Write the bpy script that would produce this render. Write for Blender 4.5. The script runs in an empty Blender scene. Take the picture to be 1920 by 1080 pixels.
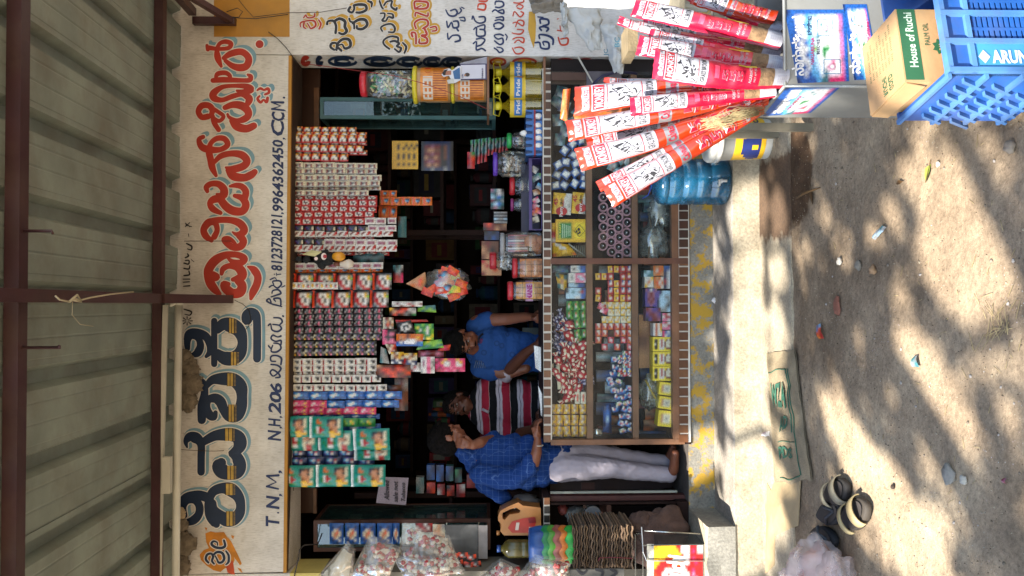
import bpy, math, random
import numpy as np
from mathutils import Vector, Matrix, noise
random.seed(7)
R = math.radians
sc = bpy.context.scene
COL = sc.collection
# ------------------------------------------------ camera
F = 1500.0
CAM = Vector((0, -5, 1.25))
_p, _y, _r = R(1.718), R(1.2), R(0.12)
_f0 = Vector((math.sin(_y), math.cos(_y), 0)); _r0 = Vector((math.cos(_y), -math.sin(_y), 0)); _u = Vector((0, 0, 1))
FWD = _f0 * math.cos(_p) - _u * math.sin(_p)
_up = _u * math.cos(_p) + _f0 * math.sin(_p)
_rr = _r0 * math.cos(_r) - _up * math.sin(_r)
_up = _up * math.cos(_r) + _r0 * math.sin(_r)
CX, CY = -_up, _rr
cd = bpy.data.cameras.new('camera'); cam = bpy.data.objects.new('camera', cd); COL.objects.link(cam)
cd.sensor_width = 36; cd.lens = 36 * F / 1920; cd.clip_start = 0.05; cd.clip_end = 500
mw = Matrix.Identity(4)
for i, v in enumerate((CX, CY, -FWD)):
    for j in range(3): mw[j][i] = v[j]
mw.translation = CAM; cam.matrix_world = mw
sc.camera = cam
# ------------------------------------------------ light
SUN = Vector((0.45, 0.56, -0.80)).normalized()      # direction the sunlight travels
w = bpy.data.worlds.new('World'); sc.world = w; w.use_nodes = True
nt = w.node_tree; bg = nt.nodes['Background']
sky = nt.nodes.new('ShaderNodeTexSky'); sky.sky_type = 'NISHITA'; sky.sun_disc = False
sky.sun_elevation = math.asin(-SUN.z); sky.sun_rotation = math.atan2(-SUN.x, -SUN.y)
nt.links.new(sky.outputs[0], bg.inputs[0]); bg.inputs[1].default_value = 0.15
sl = bpy.data.lights.new('sun', 'SUN'); sl.energy = 5.0; sl.angle = R(0.55); sl.color = (1, 0.955, 0.89)
so = bpy.data.objects.new('sun', sl); COL.objects.link(so); so.rotation_euler = SUN.to_track_quat('-Z', 'Y').to_euler()
so.location = (-5, -10, 9)
sc.view_settings.view_transform = 'Standard'; sc.view_settings.look = 'None'
sc.view_settings.exposure = 1.65; sc.view_settings.gamma = 1; sc.view_settings.use_curve_mapping = False
sc.render.engine = 'CYCLES'
sc.cycles.max_bounces = 10; sc.cycles.transparent_max_bounces = 24; sc.cycles.use_denoising = True
sc.cycles.caustics_reflective = False; sc.cycles.caustics_refractive = False

# ------------------------------------------------ helpers: pixels of the photograph to points of the place
def ray(px, py): return FWD + CX * ((px - 960) / F) + CY * ((540 - py) / F)
def W(px, py, Y=0.0):
    r = ray(px, py); return CAM + r * ((Y - CAM.y) / r.y)
def G(px, py, z=-0.334):
    r = ray(px, py); return CAM + r * ((z - CAM.z) / r.z)
def S(Y): return (Y - CAM.y) / F
def lin(h):
    h = h.lstrip('#'); c = [int(h[i:i + 2], 16) / 255 for i in (0, 2, 4)]
    return [x / 12.92 if x <= .04045 else ((x + .055) / 1.055) ** 2.4 for x in c]
_mc = {}
def mat(col, rough=.55, metal=0, var=.15, ns=18, bump=.0, spec=.5, dirt=0, name=None, bscale=None, sub=0):
    key = (col, rough, metal, var, ns, bump, spec, dirt, bscale, sub)
    if key in _mc: return _mc[key]
    m = bpy.data.materials.new(name or 'paint_' + col); m.use_nodes = True
    n = m.node_tree.nodes; l = m.node_tree.links; b = n['Principled BSDF']
    c = lin(col)
    b.inputs['Roughness'].default_value = rough; b.inputs['Metallic'].default_value = metal
    b.inputs['Specular IOR Level'].default_value = spec
    if sub: b.inputs['Subsurface Weight'].default_value = sub; b.inputs['Subsurface Scale'].default_value = .01
    tc = n.new('ShaderNodeTexCoord'); nz = n.new('ShaderNodeTexNoise'); nz.inputs['Scale'].default_value = ns; nz.inputs['Detail'].default_value = 4
    l.new(tc.outputs['Object'], nz.inputs['Vector'])
    rp = n.new('ShaderNodeValToRGB'); rp.color_ramp.elements[0].position = .3; rp.color_ramp.elements[1].position = .7
    rp.color_ramp.elements[0].color = [x * (1 - var) for x in c] + [1]; rp.color_ramp.elements[1].color = [min(1, x * (1 + var)) for x in c] + [1]
    l.new(nz.outputs['Fac'], rp.inputs['Fac'])
    out = rp.outputs['Color']
    if dirt:
        n2 = n.new('ShaderNodeTexNoise'); n2.inputs['Scale'].default_value = 3.2; n2.inputs['Detail'].default_value = 8; n2.inputs['Roughness'].default_value = .7
        l.new(tc.outputs['Object'], n2.inputs['Vector'])
        r2 = n.new('ShaderNodeValToRGB'); r2.color_ramp.elements[0].position = .45; r2.color_ramp.elements[1].position = .72
        r2.color_ramp.elements[0].color = (0, 0, 0, 1); r2.color_ramp.elements[1].color = (dirt, dirt, dirt, 1)
        l.new(n2.outputs['Fac'], r2.inputs['Fac'])
        mx = n.new('ShaderNodeMixRGB'); mx.inputs['Color2'].default_value = (.12, .09, .06, 1)
        l.new(r2.outputs['Color'], mx.inputs['Fac']); l.new(out, mx.inputs['Color1']); out = mx.outputs['Color']
    l.new(out, b.inputs['Base Color'])
    if bump:
        nb = n.new('ShaderNodeTexNoise'); nb.inputs['Scale'].default_value = bscale or ns * 4; nb.inputs['Detail'].default_value = 6
        l.new(tc.outputs['Object'], nb.inputs['Vector'])
        bp = n.new('ShaderNodeBump'); bp.inputs['Strength'].default_value = bump; bp.inputs['Distance'].default_value = .01
        l.new(nb.outputs['Fac'], bp.inputs['Height']); l.new(bp.outputs['Normal'], b.inputs['Normal'])
    _mc[key] = m
    return m
def clear(col='FFFFFF', tint=.15, gloss=.10, rough=.05, name='clear_plastic', fk=.5):
    key = ('clear', col, tint, gloss, rough)
    if key in _mc: return _mc[key]
    m = bpy.data.materials.new(name); m.use_nodes = True
    n = m.node_tree.nodes; l = m.node_tree.links; n.clear()
    o = n.new('ShaderNodeOutputMaterial'); t = n.new('ShaderNodeBsdfTransparent'); g = n.new('ShaderNodeBsdfGlossy'); d = n.new('ShaderNodeBsdfDiffuse')
    c = lin(col); t.inputs[0].default_value = [.55 + .45 * x for x in c] + [1]; d.inputs[0].default_value = c + [1]; g.inputs['Roughness'].default_value = rough
    fr = n.new('ShaderNodeLayerWeight'); fr.inputs[0].default_value = .25
    nz = n.new('ShaderNodeTexNoise'); nz.inputs['Scale'].default_value = 9; nz.inputs['Detail'].default_value = 6
    tc = n.new('ShaderNodeTexCoord'); l.new(tc.outputs['Object'], nz.inputs['Vector'])
    mu = n.new('ShaderNodeMath'); mu.operation = 'MULTIPLY'; mu.inputs[1].default_value = tint * 2; l.new(nz.outputs['Fac'], mu.inputs[0])
    ma = n.new('ShaderNodeMath'); ma.operation = 'MULTIPLY_ADD'; ma.inputs[1].default_value = fk; ma.inputs[2].default_value = gloss; l.new(fr.outputs['Fresnel'], ma.inputs[0])
    m1 = n.new('ShaderNodeMixShader'); l.new(mu.outputs[0], m1.inputs[0]); l.new(t.outputs[0], m1.inputs[1]); l.new(d.outputs[0], m1.inputs[2])
    m2 = n.new('ShaderNodeMixShader'); l.new(ma.outputs[0], m2.inputs[0]); l.new(m1.outputs[0], m2.inputs[1]); l.new(g.outputs[0], m2.inputs[2])
    l.new(m2.outputs[0], o.inputs[0]); _mc[key] = m
    return m

# text outlines, read once per string from Blender's built-in font
_tx = {}
def text_shape(s, bold=0.0, shear=0.0):
    key = (s, bold, shear)
    if key in _tx: return _tx[key]
    c = bpy.data.curves.new('lettering', 'FONT'); c.body = s; c.resolution_u = 2; c.offset = bold; c.shear = shear
    o = bpy.data.objects.new('lettering', c); COL.objects.link(o)
    me = o.evaluated_get(bpy.context.evaluated_depsgraph_get()).to_mesh()
    v = [(p.co.x, p.co.y) for p in me.vertices]; f = [tuple(p.vertices) for p in me.polygons]
    bpy.data.objects.remove(o); bpy.data.curves.remove(c)
    xs = [p[0] for p in v] or [0, 1]; ys = [p[1] for p in v] or [0, 1]
    x0, x1, y0, y1 = min(xs), max(xs), min(ys), max(ys)
    v = [((p[0] - x0) / max(1e-6, x1 - x0), (p[1] - y0) / max(1e-6, y1 - y0)) for p in v]
    _tx[key] = (v, f); return _tx[key]

class M:
    """collects shapes and links them as one mesh object"""
    def __init__(s): s.v = []; s.f = []; s.m = []; s.sm = []; s.mats = []; s.T = None; s.pc = {}
    def mi(s, m):
        if m not in s.mats: s.mats.append(m)
        return s.mats.index(m)
    def add(s, vs, fs, m, smooth=False):
        b = len(s.v); T = s.T
        s.v += [(T @ Vector(p)) if T else Vector(p) for p in vs]
        if isinstance(m, (list, tuple)):
            for f, q in zip(fs, m): s.f.append([b + i for i in f]); s.m.append(s.mi(q)); s.sm.append(smooth)
        else:
            k = s.mi(m)
            for f in fs: s.f.append([b + i for i in f]); s.m.append(k); s.sm.append(smooth)
        return s
    def box(s, x0, x1, y0, y1, z0, z1, m):
        v = [(x, y, z) for x in (x0, x1) for y in (y0, y1) for z in (z0, z1)]
        return s.add(v, [(0, 1, 3, 2), (4, 6, 7, 5), (0, 4, 5, 1), (2, 3, 7, 6), (0, 2, 6, 4), (1, 5, 7, 3)], m)
    def hexa(s, a, b, m):       # a, b: two quads (4 points each), front and back
        v = list(a) + list(b)
        return s.add(v, [(0, 1, 2, 3), (7, 6, 5, 4), (0, 4, 5, 1), (1, 5, 6, 2), (2, 6, 7, 3), (3, 7, 4, 0)], m)
    def tube(s, pts, r, m, seg=8, smooth=True, flat=1.0):
        pts = [Vector(p) for p in pts]; n = len(pts); rs = r if isinstance(r, (list, tuple)) else [r] * n
        v = []; f = []; prev = None
        for i, p in enumerate(pts):
            t = (pts[min(i + 1, n - 1)] - pts[max(i - 1, 0)])
            if t.length < 1e-9: t = Vector((0, 0, 1))
            t.normalize()
            if prev is None:
                a = Vector((0, 1, 0)) if abs(t.y) < .9 else Vector((1, 0, 0))
                u = t.cross(a).normalized()
            else: u = (prev - t * prev.dot(t)).normalized()
            prev = u; w_ = t.cross(u)
            for k in range(seg):
                a = 2 * math.pi * k / seg
                v.append(p + (u * math.cos(a) + w_ * math.sin(a) * flat) * rs[i])
        for i in range(n - 1):
            for k in range(seg):
                k2 = (k + 1) % seg; f.append((i * seg + k, i * seg + k2, (i + 1) * seg + k2, (i + 1) * seg + k))
        f.append(tuple(range(seg))[::-1]); f.append(tuple((n - 1) * seg + k for k in range(seg)))
        return s.add(v, f, m, smooth)
    def lathe(s, prof, m, seg=20, c=(0, 0, 0), sx=1, sy=1, smooth=True, caps=True):
        v = []; f = []; n = len(prof)
        for r, z in prof:
            for k in range(seg):
                a = 2 * math.pi * k / seg; v.append((c[0] + r * sx * math.cos(a), c[1] + r * sy * math.sin(a), c[2] + z))
        for i in range(n - 1):
            for k in range(seg):
                k2 = (k + 1) % seg; f.append((i * seg + k, i * seg + k2, (i + 1) * seg + k2, (i + 1) * seg + k))
        if caps: f.append(tuple(range(seg))[::-1]); f.append(tuple((n - 1) * seg + k for k in range(seg)))
        return s.add(v, f, m, smooth)
    def ell(s, c, r, m, su=12, sv=8, amp=0, fr=3, seed=0):
        v = []; f = []; c = Vector(c)
        r = (r, r, r) if not isinstance(r, (tuple, list)) else r
        for i in range(sv + 1):
            th = math.pi * i / sv
            for k in range(su):
                a = 2 * math.pi * k / su
                d = Vector((math.sin(th) * math.cos(a), math.sin(th) * math.sin(a), math.cos(th)))
                q = 1 + (amp * noise.noise(d * fr + Vector((seed, seed * 1.7, 0))) if amp else 0)
                v.append(c + Vector((d.x * r[0], d.y * r[1], d.z * r[2])) * q)
        for i in range(sv):
            for k in range(su):
                k2 = (k + 1) % su; f.append((i * su + k, (i + 1) * su + k, (i + 1) * su + k2, i * su + k2))
        return s.add(v, f, m, True)
    def rect(s, x0, x1, z0, z1, y, m, fn=None, nx=1, nz=1):
        v = []; f = []
        for j in range(nz + 1):
            for i in range(nx + 1):
                p = (x0 + (x1 - x0) * i / nx, y, z0 + (z1 - z0) * j / nz); v.append(fn(*p) if fn else p)
        for j in range(nz):
            for i in range(nx): a = j * (nx + 1) + i; f.append((a, a + 1, a + nx + 2, a + nx + 1))
        return s.add(v, f, m)
    def disc(s, cx, cz, rx, rz, y, m, n=14, fn=None):
        v = [(cx + rx * math.cos(2 * math.pi * k / n), y, cz + rz * math.sin(2 * math.pi * k / n)) for k in range(n)]
        if fn: v = [fn(*p) for p in v]
        return s.add(v, [tuple(range(n))], m)
    def text(s, t, x0, x1, z0, z1, y, m, bold=0.0, shear=0.0, fn=None):
        v, f = text_shape(t, bold, shear)
        vv = [(x0 + (x1 - x0) * p[0], y, z0 + (z1 - z0) * p[1]) for p in v]
        if fn: vv = [fn(*p) for p in vv]
        return s.add(vv, f, m)
    def mesh(s, name, o=None):
        me = bpy.data.meshes.new(name)
        o = o or Vector((0, 0, 0))
        me.from_pydata([tuple(p - o) for p in s.v], [], s.f)
        for m in s.mats: me.materials.append(m)
        me.polygons.foreach_set('material_index', s.m); me.polygons.foreach_set('use_smooth', s.sm); me.update()
        if s.pc:
            ca = me.color_attributes.new('print', 'FLOAT_COLOR', 'CORNER'); fl = []
            for k, q in enumerate(s.f):
                for c in (s.pc.get(k) or [(.5, .5, .5)] * len(q)): fl += [c[0], c[1], c[2], 1]
            ca.data.foreach_set('color', fl)
        return me
    def build(s, name, parent=None, origin=None, loc=None, rot=None, label=None):
        """origin: world point the mesh is measured from (vertices given in world space); else vertices are local"""
        wp = parent['_o'] if parent is not None and '_o' in parent else None
        if loc is None and wp is not None: o = Vector(wp)
        elif origin is not None: o = Vector(origin)
        else: o = Vector((0, 0, 0))
        ob = bpy.data.objects.new(name, s.mesh(name, o)); COL.objects.link(ob)
        if name in ('print', 'sticker_print', 'label_print', 'lettering'): ob['kind'] = 'stuff'
        if parent is not None: ob.parent = parent; ob['_o'] = list(o)
        elif origin is not None: ob.location = o; ob['_o'] = list(o)
        if loc is not None: ob.location = loc
        if rot is not None: ob.rotation_euler = rot
        if label: ob['label'] = label
        return ob
def tag(o, label, cat, group=None):
    o['label'] = label; o['category'] = cat
    if group: o['group'] = group
    return o
def thing(name, label, cat, loc=(0, 0, 0), rot=(0, 0, 0), group=None, world=True):
    """Empty at the base of a thing; world=True: its parts are given in world space"""
    o = bpy.data.objects.new(name, None); COL.objects.link(o); o.location = loc; o.rotation_euler = rot; o.empty_display_size = .05
    if world: o['_o'] = list(loc)
    return tag(o, label, cat, group)
def single(m, name, label, cat, origin, group=None):
    return tag(m.build(name, origin=origin), label, cat, group)
def struct(m, name, parent=None):
    o = m.build(name, parent); 
    if parent is None: o['kind'] = 'structure'
    return o
def link_copy(me, name, parent=None, loc=(0, 0, 0), rot=(0, 0, 0), scale=None, label=None):
    o = bpy.data.objects.new(name, me); COL.objects.link(o); o.parent = parent; o.location = loc; o.rotation_euler = rot
    if scale: o.scale = scale
    if label: o['label'] = label
    return o

# palette of flat print colours
HEX = dict(o='C9651C', w='CFCBC4', r='A81C1C', d='6E1216', k='141216', b='1B4F93', g='1E7A3A', y='D9A81E', p='C72B5E', P='D8708F', t='0E8577', s='B57A55', n='14264E',
           c='CFC7AE', m='8E5468', v='4B3A86', l='5AA5CE', B='6B3B22', G='8B8B88', L='7DB33A', R='D8421C', a='A9C7D8', e='2E2A2C', W='EDEDEA', Y='E6C92F', q='B9865C', T='3F6F73', u='2467B8', z='80707A')
def pal(ch, rough=.4): return mat(HEX[ch], rough, var=.10, ns=40)
_pm = {}
def print_mat(rough):
    if rough in _pm: return _pm[rough]
    m = bpy.data.materials.new('printed_film'); m.use_nodes = True; n = m.node_tree.nodes; l = m.node_tree.links; b = n['Principled BSDF']
    a = n.new('ShaderNodeAttribute'); a.attribute_name = 'print'; tc = n.new('ShaderNodeTexCoord'); nz = n.new('ShaderNodeTexNoise'); nz.inputs['Scale'].default_value = 150; nz.inputs['Detail'].default_value = 3
    l.new(tc.outputs['Object'], nz.inputs['Vector']); r = n.new('ShaderNodeValToRGB'); r.color_ramp.elements[0].position = .38; r.color_ramp.elements[0].color = (.62, .62, .62, 1); r.color_ramp.elements[1].position = .6; r.color_ramp.elements[1].color = (1.12, 1.12, 1.12, 1)
    l.new(nz.outputs['Fac'], r.inputs[0]); mx = n.new('ShaderNodeMixRGB'); mx.blend_type = 'MULTIPLY'; mx.inputs[0].default_value = .8; l.new(a.outputs['Color'], mx.inputs[1]); l.new(r.outputs[0], mx.inputs[2]); l.new(mx.outputs[0], b.inputs['Base Color'])
    b.inputs['Roughness'].default_value = rough; _pm[rough] = m; return m
def printed(m, rows, fn, rough=.4, px=1, smooth=True):
    Rn, Cn = len(rows), max(len(r) for r in rows); px = max(px, 2); R2, C2 = Rn * px, Cn * px
    def cell(i, j): row = rows[min(max(j, 0), Rn - 1)]; return lin(HEX[row[min(max(i, 0), len(row) - 1)]])
    def colr(i, j):                                  # colour at a grid corner: mean of the cells that touch it
        x, y = i / px, j / px; e = .5 / px; c = [cell(int(math.floor(x + a)), int(math.floor(y + b_))) for a in (-e, e - 1e-4) for b_ in (-e, e - 1e-4)]
        return [sum(q[k] for q in c) / 4 for k in range(3)]
    v = [fn(i / C2, j / R2) for j in range(R2 + 1) for i in range(C2 + 1)]; cv = [colr(i, j) for j in range(R2 + 1) for i in range(C2 + 1)]
    f = []
    for j in range(R2):
        for i in range(C2): a = j * (C2 + 1) + i; q = (a + 1, a + C2 + 2, a + C2 + 1, a); m.pc[len(m.f) + len(f)] = [cv[k] for k in q]; f.append(q)
    m.add(v, f, print_mat(rough), smooth)
def printed_flat(m, rows, fn, rough=.4, px=1, smooth=True):
    """flat print as a grid of coloured faces; rows in the photograph's orientation; fn(u,v)->point"""
    Rn, Cn = len(rows), max(len(r) for r in rows)
    R2, C2 = Rn * px, Cn * px
    v = [fn(i / C2, j / R2) for j in range(R2 + 1) for i in range(C2 + 1)]
    f = []; mm = []
    for j in range(R2):
        for i in range(C2):
            a = j * (C2 + 1) + i; f.append((a, a + C2 + 1, a + C2 + 2, a + 1)[::-1]); row = rows[j // px]; mm.append(pal(row[min(i // px, len(row) - 1)], rough))
    m.add(v, f, mm, smooth)
def card(name, label, cat, q, Y, rows, bulge=.006, thick=.004, group=None, rough=.4, px=1, wob=0, parent=None, build=True, seed=0, jag=0, lay=None):
    """printed pack whose four image corners are q (x0,y0,x1,y1 or four points TL,TR,BR,BL) standing at depth Y"""
    if len(q) == 4 and not isinstance(q[0], (tuple, list)): x0, y0, x1, y1 = q; q = [(x0, y0), (x1, y0), (x1, y1), (x0, y1)]
    Ys = Y if isinstance(Y, (tuple, list)) else [Y] * 4
    P = [W(q[i][0], q[i][1], Ys[i]) for i in range(4)]
    def at(u, v, off=0):
        p = (P[0] * (1 - u) + P[1] * u) * (1 - v) + (P[3] * (1 - u) + P[2] * u) * v
        b = bulge * (max(0, math.sin(math.pi * u)) ** .6) * (max(0, math.sin(math.pi * v)) ** .6)
        if wob: b += wob * noise.noise(p * 38 + Vector((seed, 0, 0)))
        return p + Vector((0, -b + off, 0))
    m = M()
    Rn, Cn = len(rows), max(len(r) for r in rows)
    px = max(px, 2)
    printed(m, rows, at, rough, px)
    R2, C2 = Rn * px, Cn * px
    base = mat(HEX[rows[-1][-1]], rough, var=.1, ns=40)
    ed = [(i / C2, 0) for i in range(C2)] + [(1, j / R2) for j in range(R2)] + [(1 - i / C2, 1) for i in range(C2)] + [(0, 1 - j / R2) for j in range(R2)]
    fr = [at(*e) for e in ed]
    bk = [Vector((p.x, max(Ys) + thick, p.z)) if thick > .012 else p + Vector((0, thick, 0)) for p in fr]
    n = len(ed)
    m.add(fr + bk, [(i, i + n, (i + 1) % n + n, (i + 1) % n) for i in range(n)] + [tuple(range(n, 2 * n))], base)
    if not build: return m
    o = (P[0] + P[1] + P[2] + P[3]) / 4; o = Vector((o.x, o.y, min(p.z for p in P)))
    if parent is not None: return m.build(name, parent)
    return single(m, name, label, cat, o, group)
# ================================================ THE SETTING
def soil_mat():
    m = bpy.data.materials.new('soil'); m.use_nodes = True; n = m.node_tree.nodes; l = m.node_tree.links; b = n['Principled BSDF']
    tc = n.new('ShaderNodeNewGeometry'); pos = tc.outputs['Position']
    def nz(scale, det=6, rg=.6):
        t = n.new('ShaderNodeTexNoise'); t.inputs['Scale'].default_value = scale; t.inputs['Detail'].default_value = det; t.inputs['Roughness'].default_value = rg; l.new(pos, t.inputs['Vector']); return t.outputs['Fac']
    def ramp(inp, stops):
        r = n.new('ShaderNodeValToRGB'); e = r.color_ramp.elements
        while len(e) < len(stops): e.new(.5)
        for k, (p, c) in enumerate(stops): e[k].position = p; e[k].color = lin(c) + [1] if isinstance(c, str) else (c, c, c, 1)
        l.new(inp, r.inputs['Fac']); return r.outputs['Color']
    base = ramp(nz(1.6, 8, .65), [(.28, '6A5844'), (.5, '97836A'), (.7, 'B8A385')])
    fine = ramp(nz(55, 4, .7), [(.3, .62), (.5, 1.0), (.72, 1.35)])
    mx = n.new('ShaderNodeMixRGB'); mx.blend_type = 'MULTIPLY'; mx.inputs[0].default_value = .8; l.new(base, mx.inputs[1]); l.new(fine, mx.inputs[2])
    # specks of grit and crumbs
    vo = n.new('ShaderNodeTexVoronoi'); vo.inputs['Scale'].default_value = 70; l.new(pos, vo.inputs['Vector'])
    sp = ramp(vo.outputs['Distance'], [(.0, 1.0), (.10, 1.0), (.14, 0.0)])
    nk = ramp(nz(4), [(.5, 0.0), (.62, .7)])
    mm = n.new('ShaderNodeMath'); mm.operation = 'MULTIPLY'; l.new(sp, mm.inputs[0]); l.new(nk, mm.inputs[1])
    m2 = n.new('ShaderNodeMixRGB'); l.new(mm.outputs[0], m2.inputs[0]); l.new(mx.outputs[0], m2.inputs[1]); l.new(vo.outputs['Color'], m2.inputs[2])
    hs = n.new('ShaderNodeHueSaturation'); hs.inputs['Saturation'].default_value = .25; hs.inputs['Value'].default_value = .8; l.new(vo.outputs['Color'], hs.inputs['Color']); l.new(hs.outputs[0], m2.inputs[2])
    # damp soil below the water can
    def wet(cx, cy, rx, ry, soft=.35):
        sv = n.new('ShaderNodeVectorMath'); sv.operation = 'SUBTRACT'; sv.inputs[1].default_value = (cx, cy, 0); l.new(pos, sv.inputs[0])
        dv = n.new('ShaderNodeVectorMath'); dv.operation = 'MULTIPLY'; dv.inputs[1].default_value = (1 / rx, 1 / ry, 0); l.new(sv.outputs[0], dv.inputs[0])
        ln = n.new('ShaderNodeVectorMath'); ln.operation = 'LENGTH'; l.new(dv.outputs[0], ln.inputs[0])
        ad = n.new('ShaderNodeMath'); ad.operation = 'MULTIPLY_ADD'; ad.inputs[1].default_value = .9; l.new(nz(9, 5), ad.inputs[0]); l.new(ln.outputs['Value'], ad.inputs[2])
        return ramp(ad.outputs[0], [(.0, 1.0), (1 / 2 * 1.0, 1.0), (.0001 + 1 / 2 * 1.0 + soft * .4, 0.0)]), ad
    g = G(1490, 330); wt, ad = wet(g.x, -.95, .26, .20)
    m3 = n.new('ShaderNodeMixRGB'); m3.blend_type = 'MULTIPLY'; m3.inputs[2].default_value = (.38, .30, .25, 1); l.new(m2.outputs[0], m3.inputs[1])
    dv2 = n.new('ShaderNodeMath'); dv2.operation = 'SUBTRACT'; dv2.inputs[1].default_value = .6; l.new(ad.outputs[0], dv2.inputs[0])
    wf = ramp(dv2.outputs[0], [(.0, 1.0), (.75, 1.0), (.9, 0.0)]); l.new(wf, m3.inputs[0])
    l.new(m3.outputs[0], b.inputs['Base Color']); b.inputs['Roughness'].default_value = .95; b.inputs['Specular IOR Level'].default_value = .2
    bp = n.new('ShaderNodeBump'); bp.inputs['Strength'].default_value = .8; bp.inputs['Distance'].default_value = .014; l.new(nz(24, 10, .75), bp.inputs['Height'])
    l.new(bp.outputs[0], b.inputs['Normal'])
    return m
SOIL = soil_mat()
def gz(x, y):
    v = Vector((x, y, 0))
    return -0.338 + .010 * noise.noise(v * 1.3) + .010 * noise.noise(v * 4.1) + .0065 * noise.noise(v * 11) + .0042 * noise.noise(v * 27)
m = M(); nx, ny = 220, 260
v = []; f = []
for j in range(ny + 1):
    for i in range(nx + 1):
        x = -3 + 6 * i / nx; y = -5.2 + 4.42 * j / ny; v.append((x, y, gz(x, y)))
for j in range(ny):
    for i in range(nx): a = j * (nx + 1) + i; f.append((a, a + 1, a + nx + 2, a + nx + 1))
m.add(v, f, SOIL, True)
O = -.36
for (x0, x1, y0, y1) in ((-60, -2.95, -60, 40), (2.95, 60, -60, 40), (-2.95, 2.95, -60, -5.15), (-2.95, 2.95, 12, 40)):
    m.add([(x0, y0, O), (x1, y0, O), (x1, y1, O), (x0, y1, O)], [(0, 1, 2, 3)], SOIL)
struct(m, 'ground')

def cement(name, c1, c2, stain=None, paint=None, rough=.9):
    m = bpy.data.materials.new(name); m.use_nodes = True; n = m.node_tree.nodes; l = m.node_tree.links; b = n['Principled BSDF']
    g = n.new('ShaderNodeNewGeometry'); pos = g.outputs['Position']
    def nz(scale, det=7, rg=.65):
        t = n.new('ShaderNodeTexNoise'); t.inputs['Scale'].default_value = scale; t.inputs['Detail'].default_value = det; t.inputs['Roughness'].default_value = rg; l.new(pos, t.inputs['Vector']); return t.outputs['Fac']
    r = n.new('ShaderNodeValToRGB'); r.color_ramp.elements[0].color = lin(c1) + [1]; r.color_ramp.elements[1].color = lin(c2) + [1]; r.color_ramp.elements[0].position = .32; r.color_ramp.elements[1].position = .68
    l.new(nz(6), r.inputs['Fac']); out = r.outputs['Color']
    r3 = n.new('ShaderNodeValToRGB'); r3.color_ramp.elements[0].color = (.55, .55, .55, 1); r3.color_ramp.elements[1].color = (1.2, 1.2, 1.2, 1); r3.color_ramp.elements[0].position = .3; r3.color_ramp.elements[1].position = .62
    l.new(nz(70, 4), r3.inputs['Fac']); mu = n.new('ShaderNodeMixRGB'); mu.blend_type = 'MULTIPLY'; mu.inputs[0].default_value = .7; l.new(out, mu.inputs[1]); l.new(r3.outputs[0], mu.inputs[2]); out = mu.outputs[0]
    if paint:
        rp = n.new('ShaderNodeValToRGB'); e = rp.color_ramp.elements; e[0].position = .495; e[0].color = (0, 0, 0, 1); e[1].position = .545; e[1].color = (1, 1, 1, 1)
        t = n.new('ShaderNodeTexNoise'); t.inputs['Scale'].default_value = 7; t.inputs['Detail'].default_value = 10; t.inputs['Roughness'].default_value = .75
        l.new(pos, t.inputs['Vector']); l.new(t.outputs['Fac'], rp.inputs['Fac'])
        mx = n.new('ShaderNodeMixRGB'); mx.inputs[2].default_value = lin(paint) + [1]; l.new(rp.outputs[0], mx.inputs[0]); l.new(out, mx.inputs[1]); out = mx.outputs[0]
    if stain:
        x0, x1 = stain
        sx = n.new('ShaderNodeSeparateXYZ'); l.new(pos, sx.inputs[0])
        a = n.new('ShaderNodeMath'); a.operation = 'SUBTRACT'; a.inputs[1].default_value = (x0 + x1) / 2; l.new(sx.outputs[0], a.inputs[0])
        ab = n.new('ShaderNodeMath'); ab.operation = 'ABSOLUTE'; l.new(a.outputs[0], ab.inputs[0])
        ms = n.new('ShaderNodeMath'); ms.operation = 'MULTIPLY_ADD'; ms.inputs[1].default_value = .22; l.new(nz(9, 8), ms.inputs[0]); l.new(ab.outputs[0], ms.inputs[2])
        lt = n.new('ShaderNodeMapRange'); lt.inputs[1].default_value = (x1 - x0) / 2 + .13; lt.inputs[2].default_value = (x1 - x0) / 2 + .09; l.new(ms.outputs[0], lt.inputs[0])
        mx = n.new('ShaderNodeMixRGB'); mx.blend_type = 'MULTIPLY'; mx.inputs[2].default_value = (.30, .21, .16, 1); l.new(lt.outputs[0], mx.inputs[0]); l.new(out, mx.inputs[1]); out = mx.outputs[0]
    l.new(out, b.inputs['Base Color']); b.inputs['Roughness'].default_value = rough
    bp = n.new('ShaderNodeBump'); bp.inputs['Strength'].default_value = .5; bp.inputs['Distance'].default_value = .006; l.new(nz(90, 6), bp.inputs['Height']); l.new(bp.outputs[0], b.inputs['Normal'])
    return m
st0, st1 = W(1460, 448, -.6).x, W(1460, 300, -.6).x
C_LEDGE = cement('worn_yellow_cement', '6E6A60', '928C7E', paint='B08A2C')
C_RISE1 = cement('grey_cement', '7F7668', 'A2988A')
C_TREAD = cement('rough_cement', '8E8068', 'B5A88F')
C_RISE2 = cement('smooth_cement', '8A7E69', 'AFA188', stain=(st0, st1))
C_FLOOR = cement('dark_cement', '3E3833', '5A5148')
YL, YM = -0.41, -0.874
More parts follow.
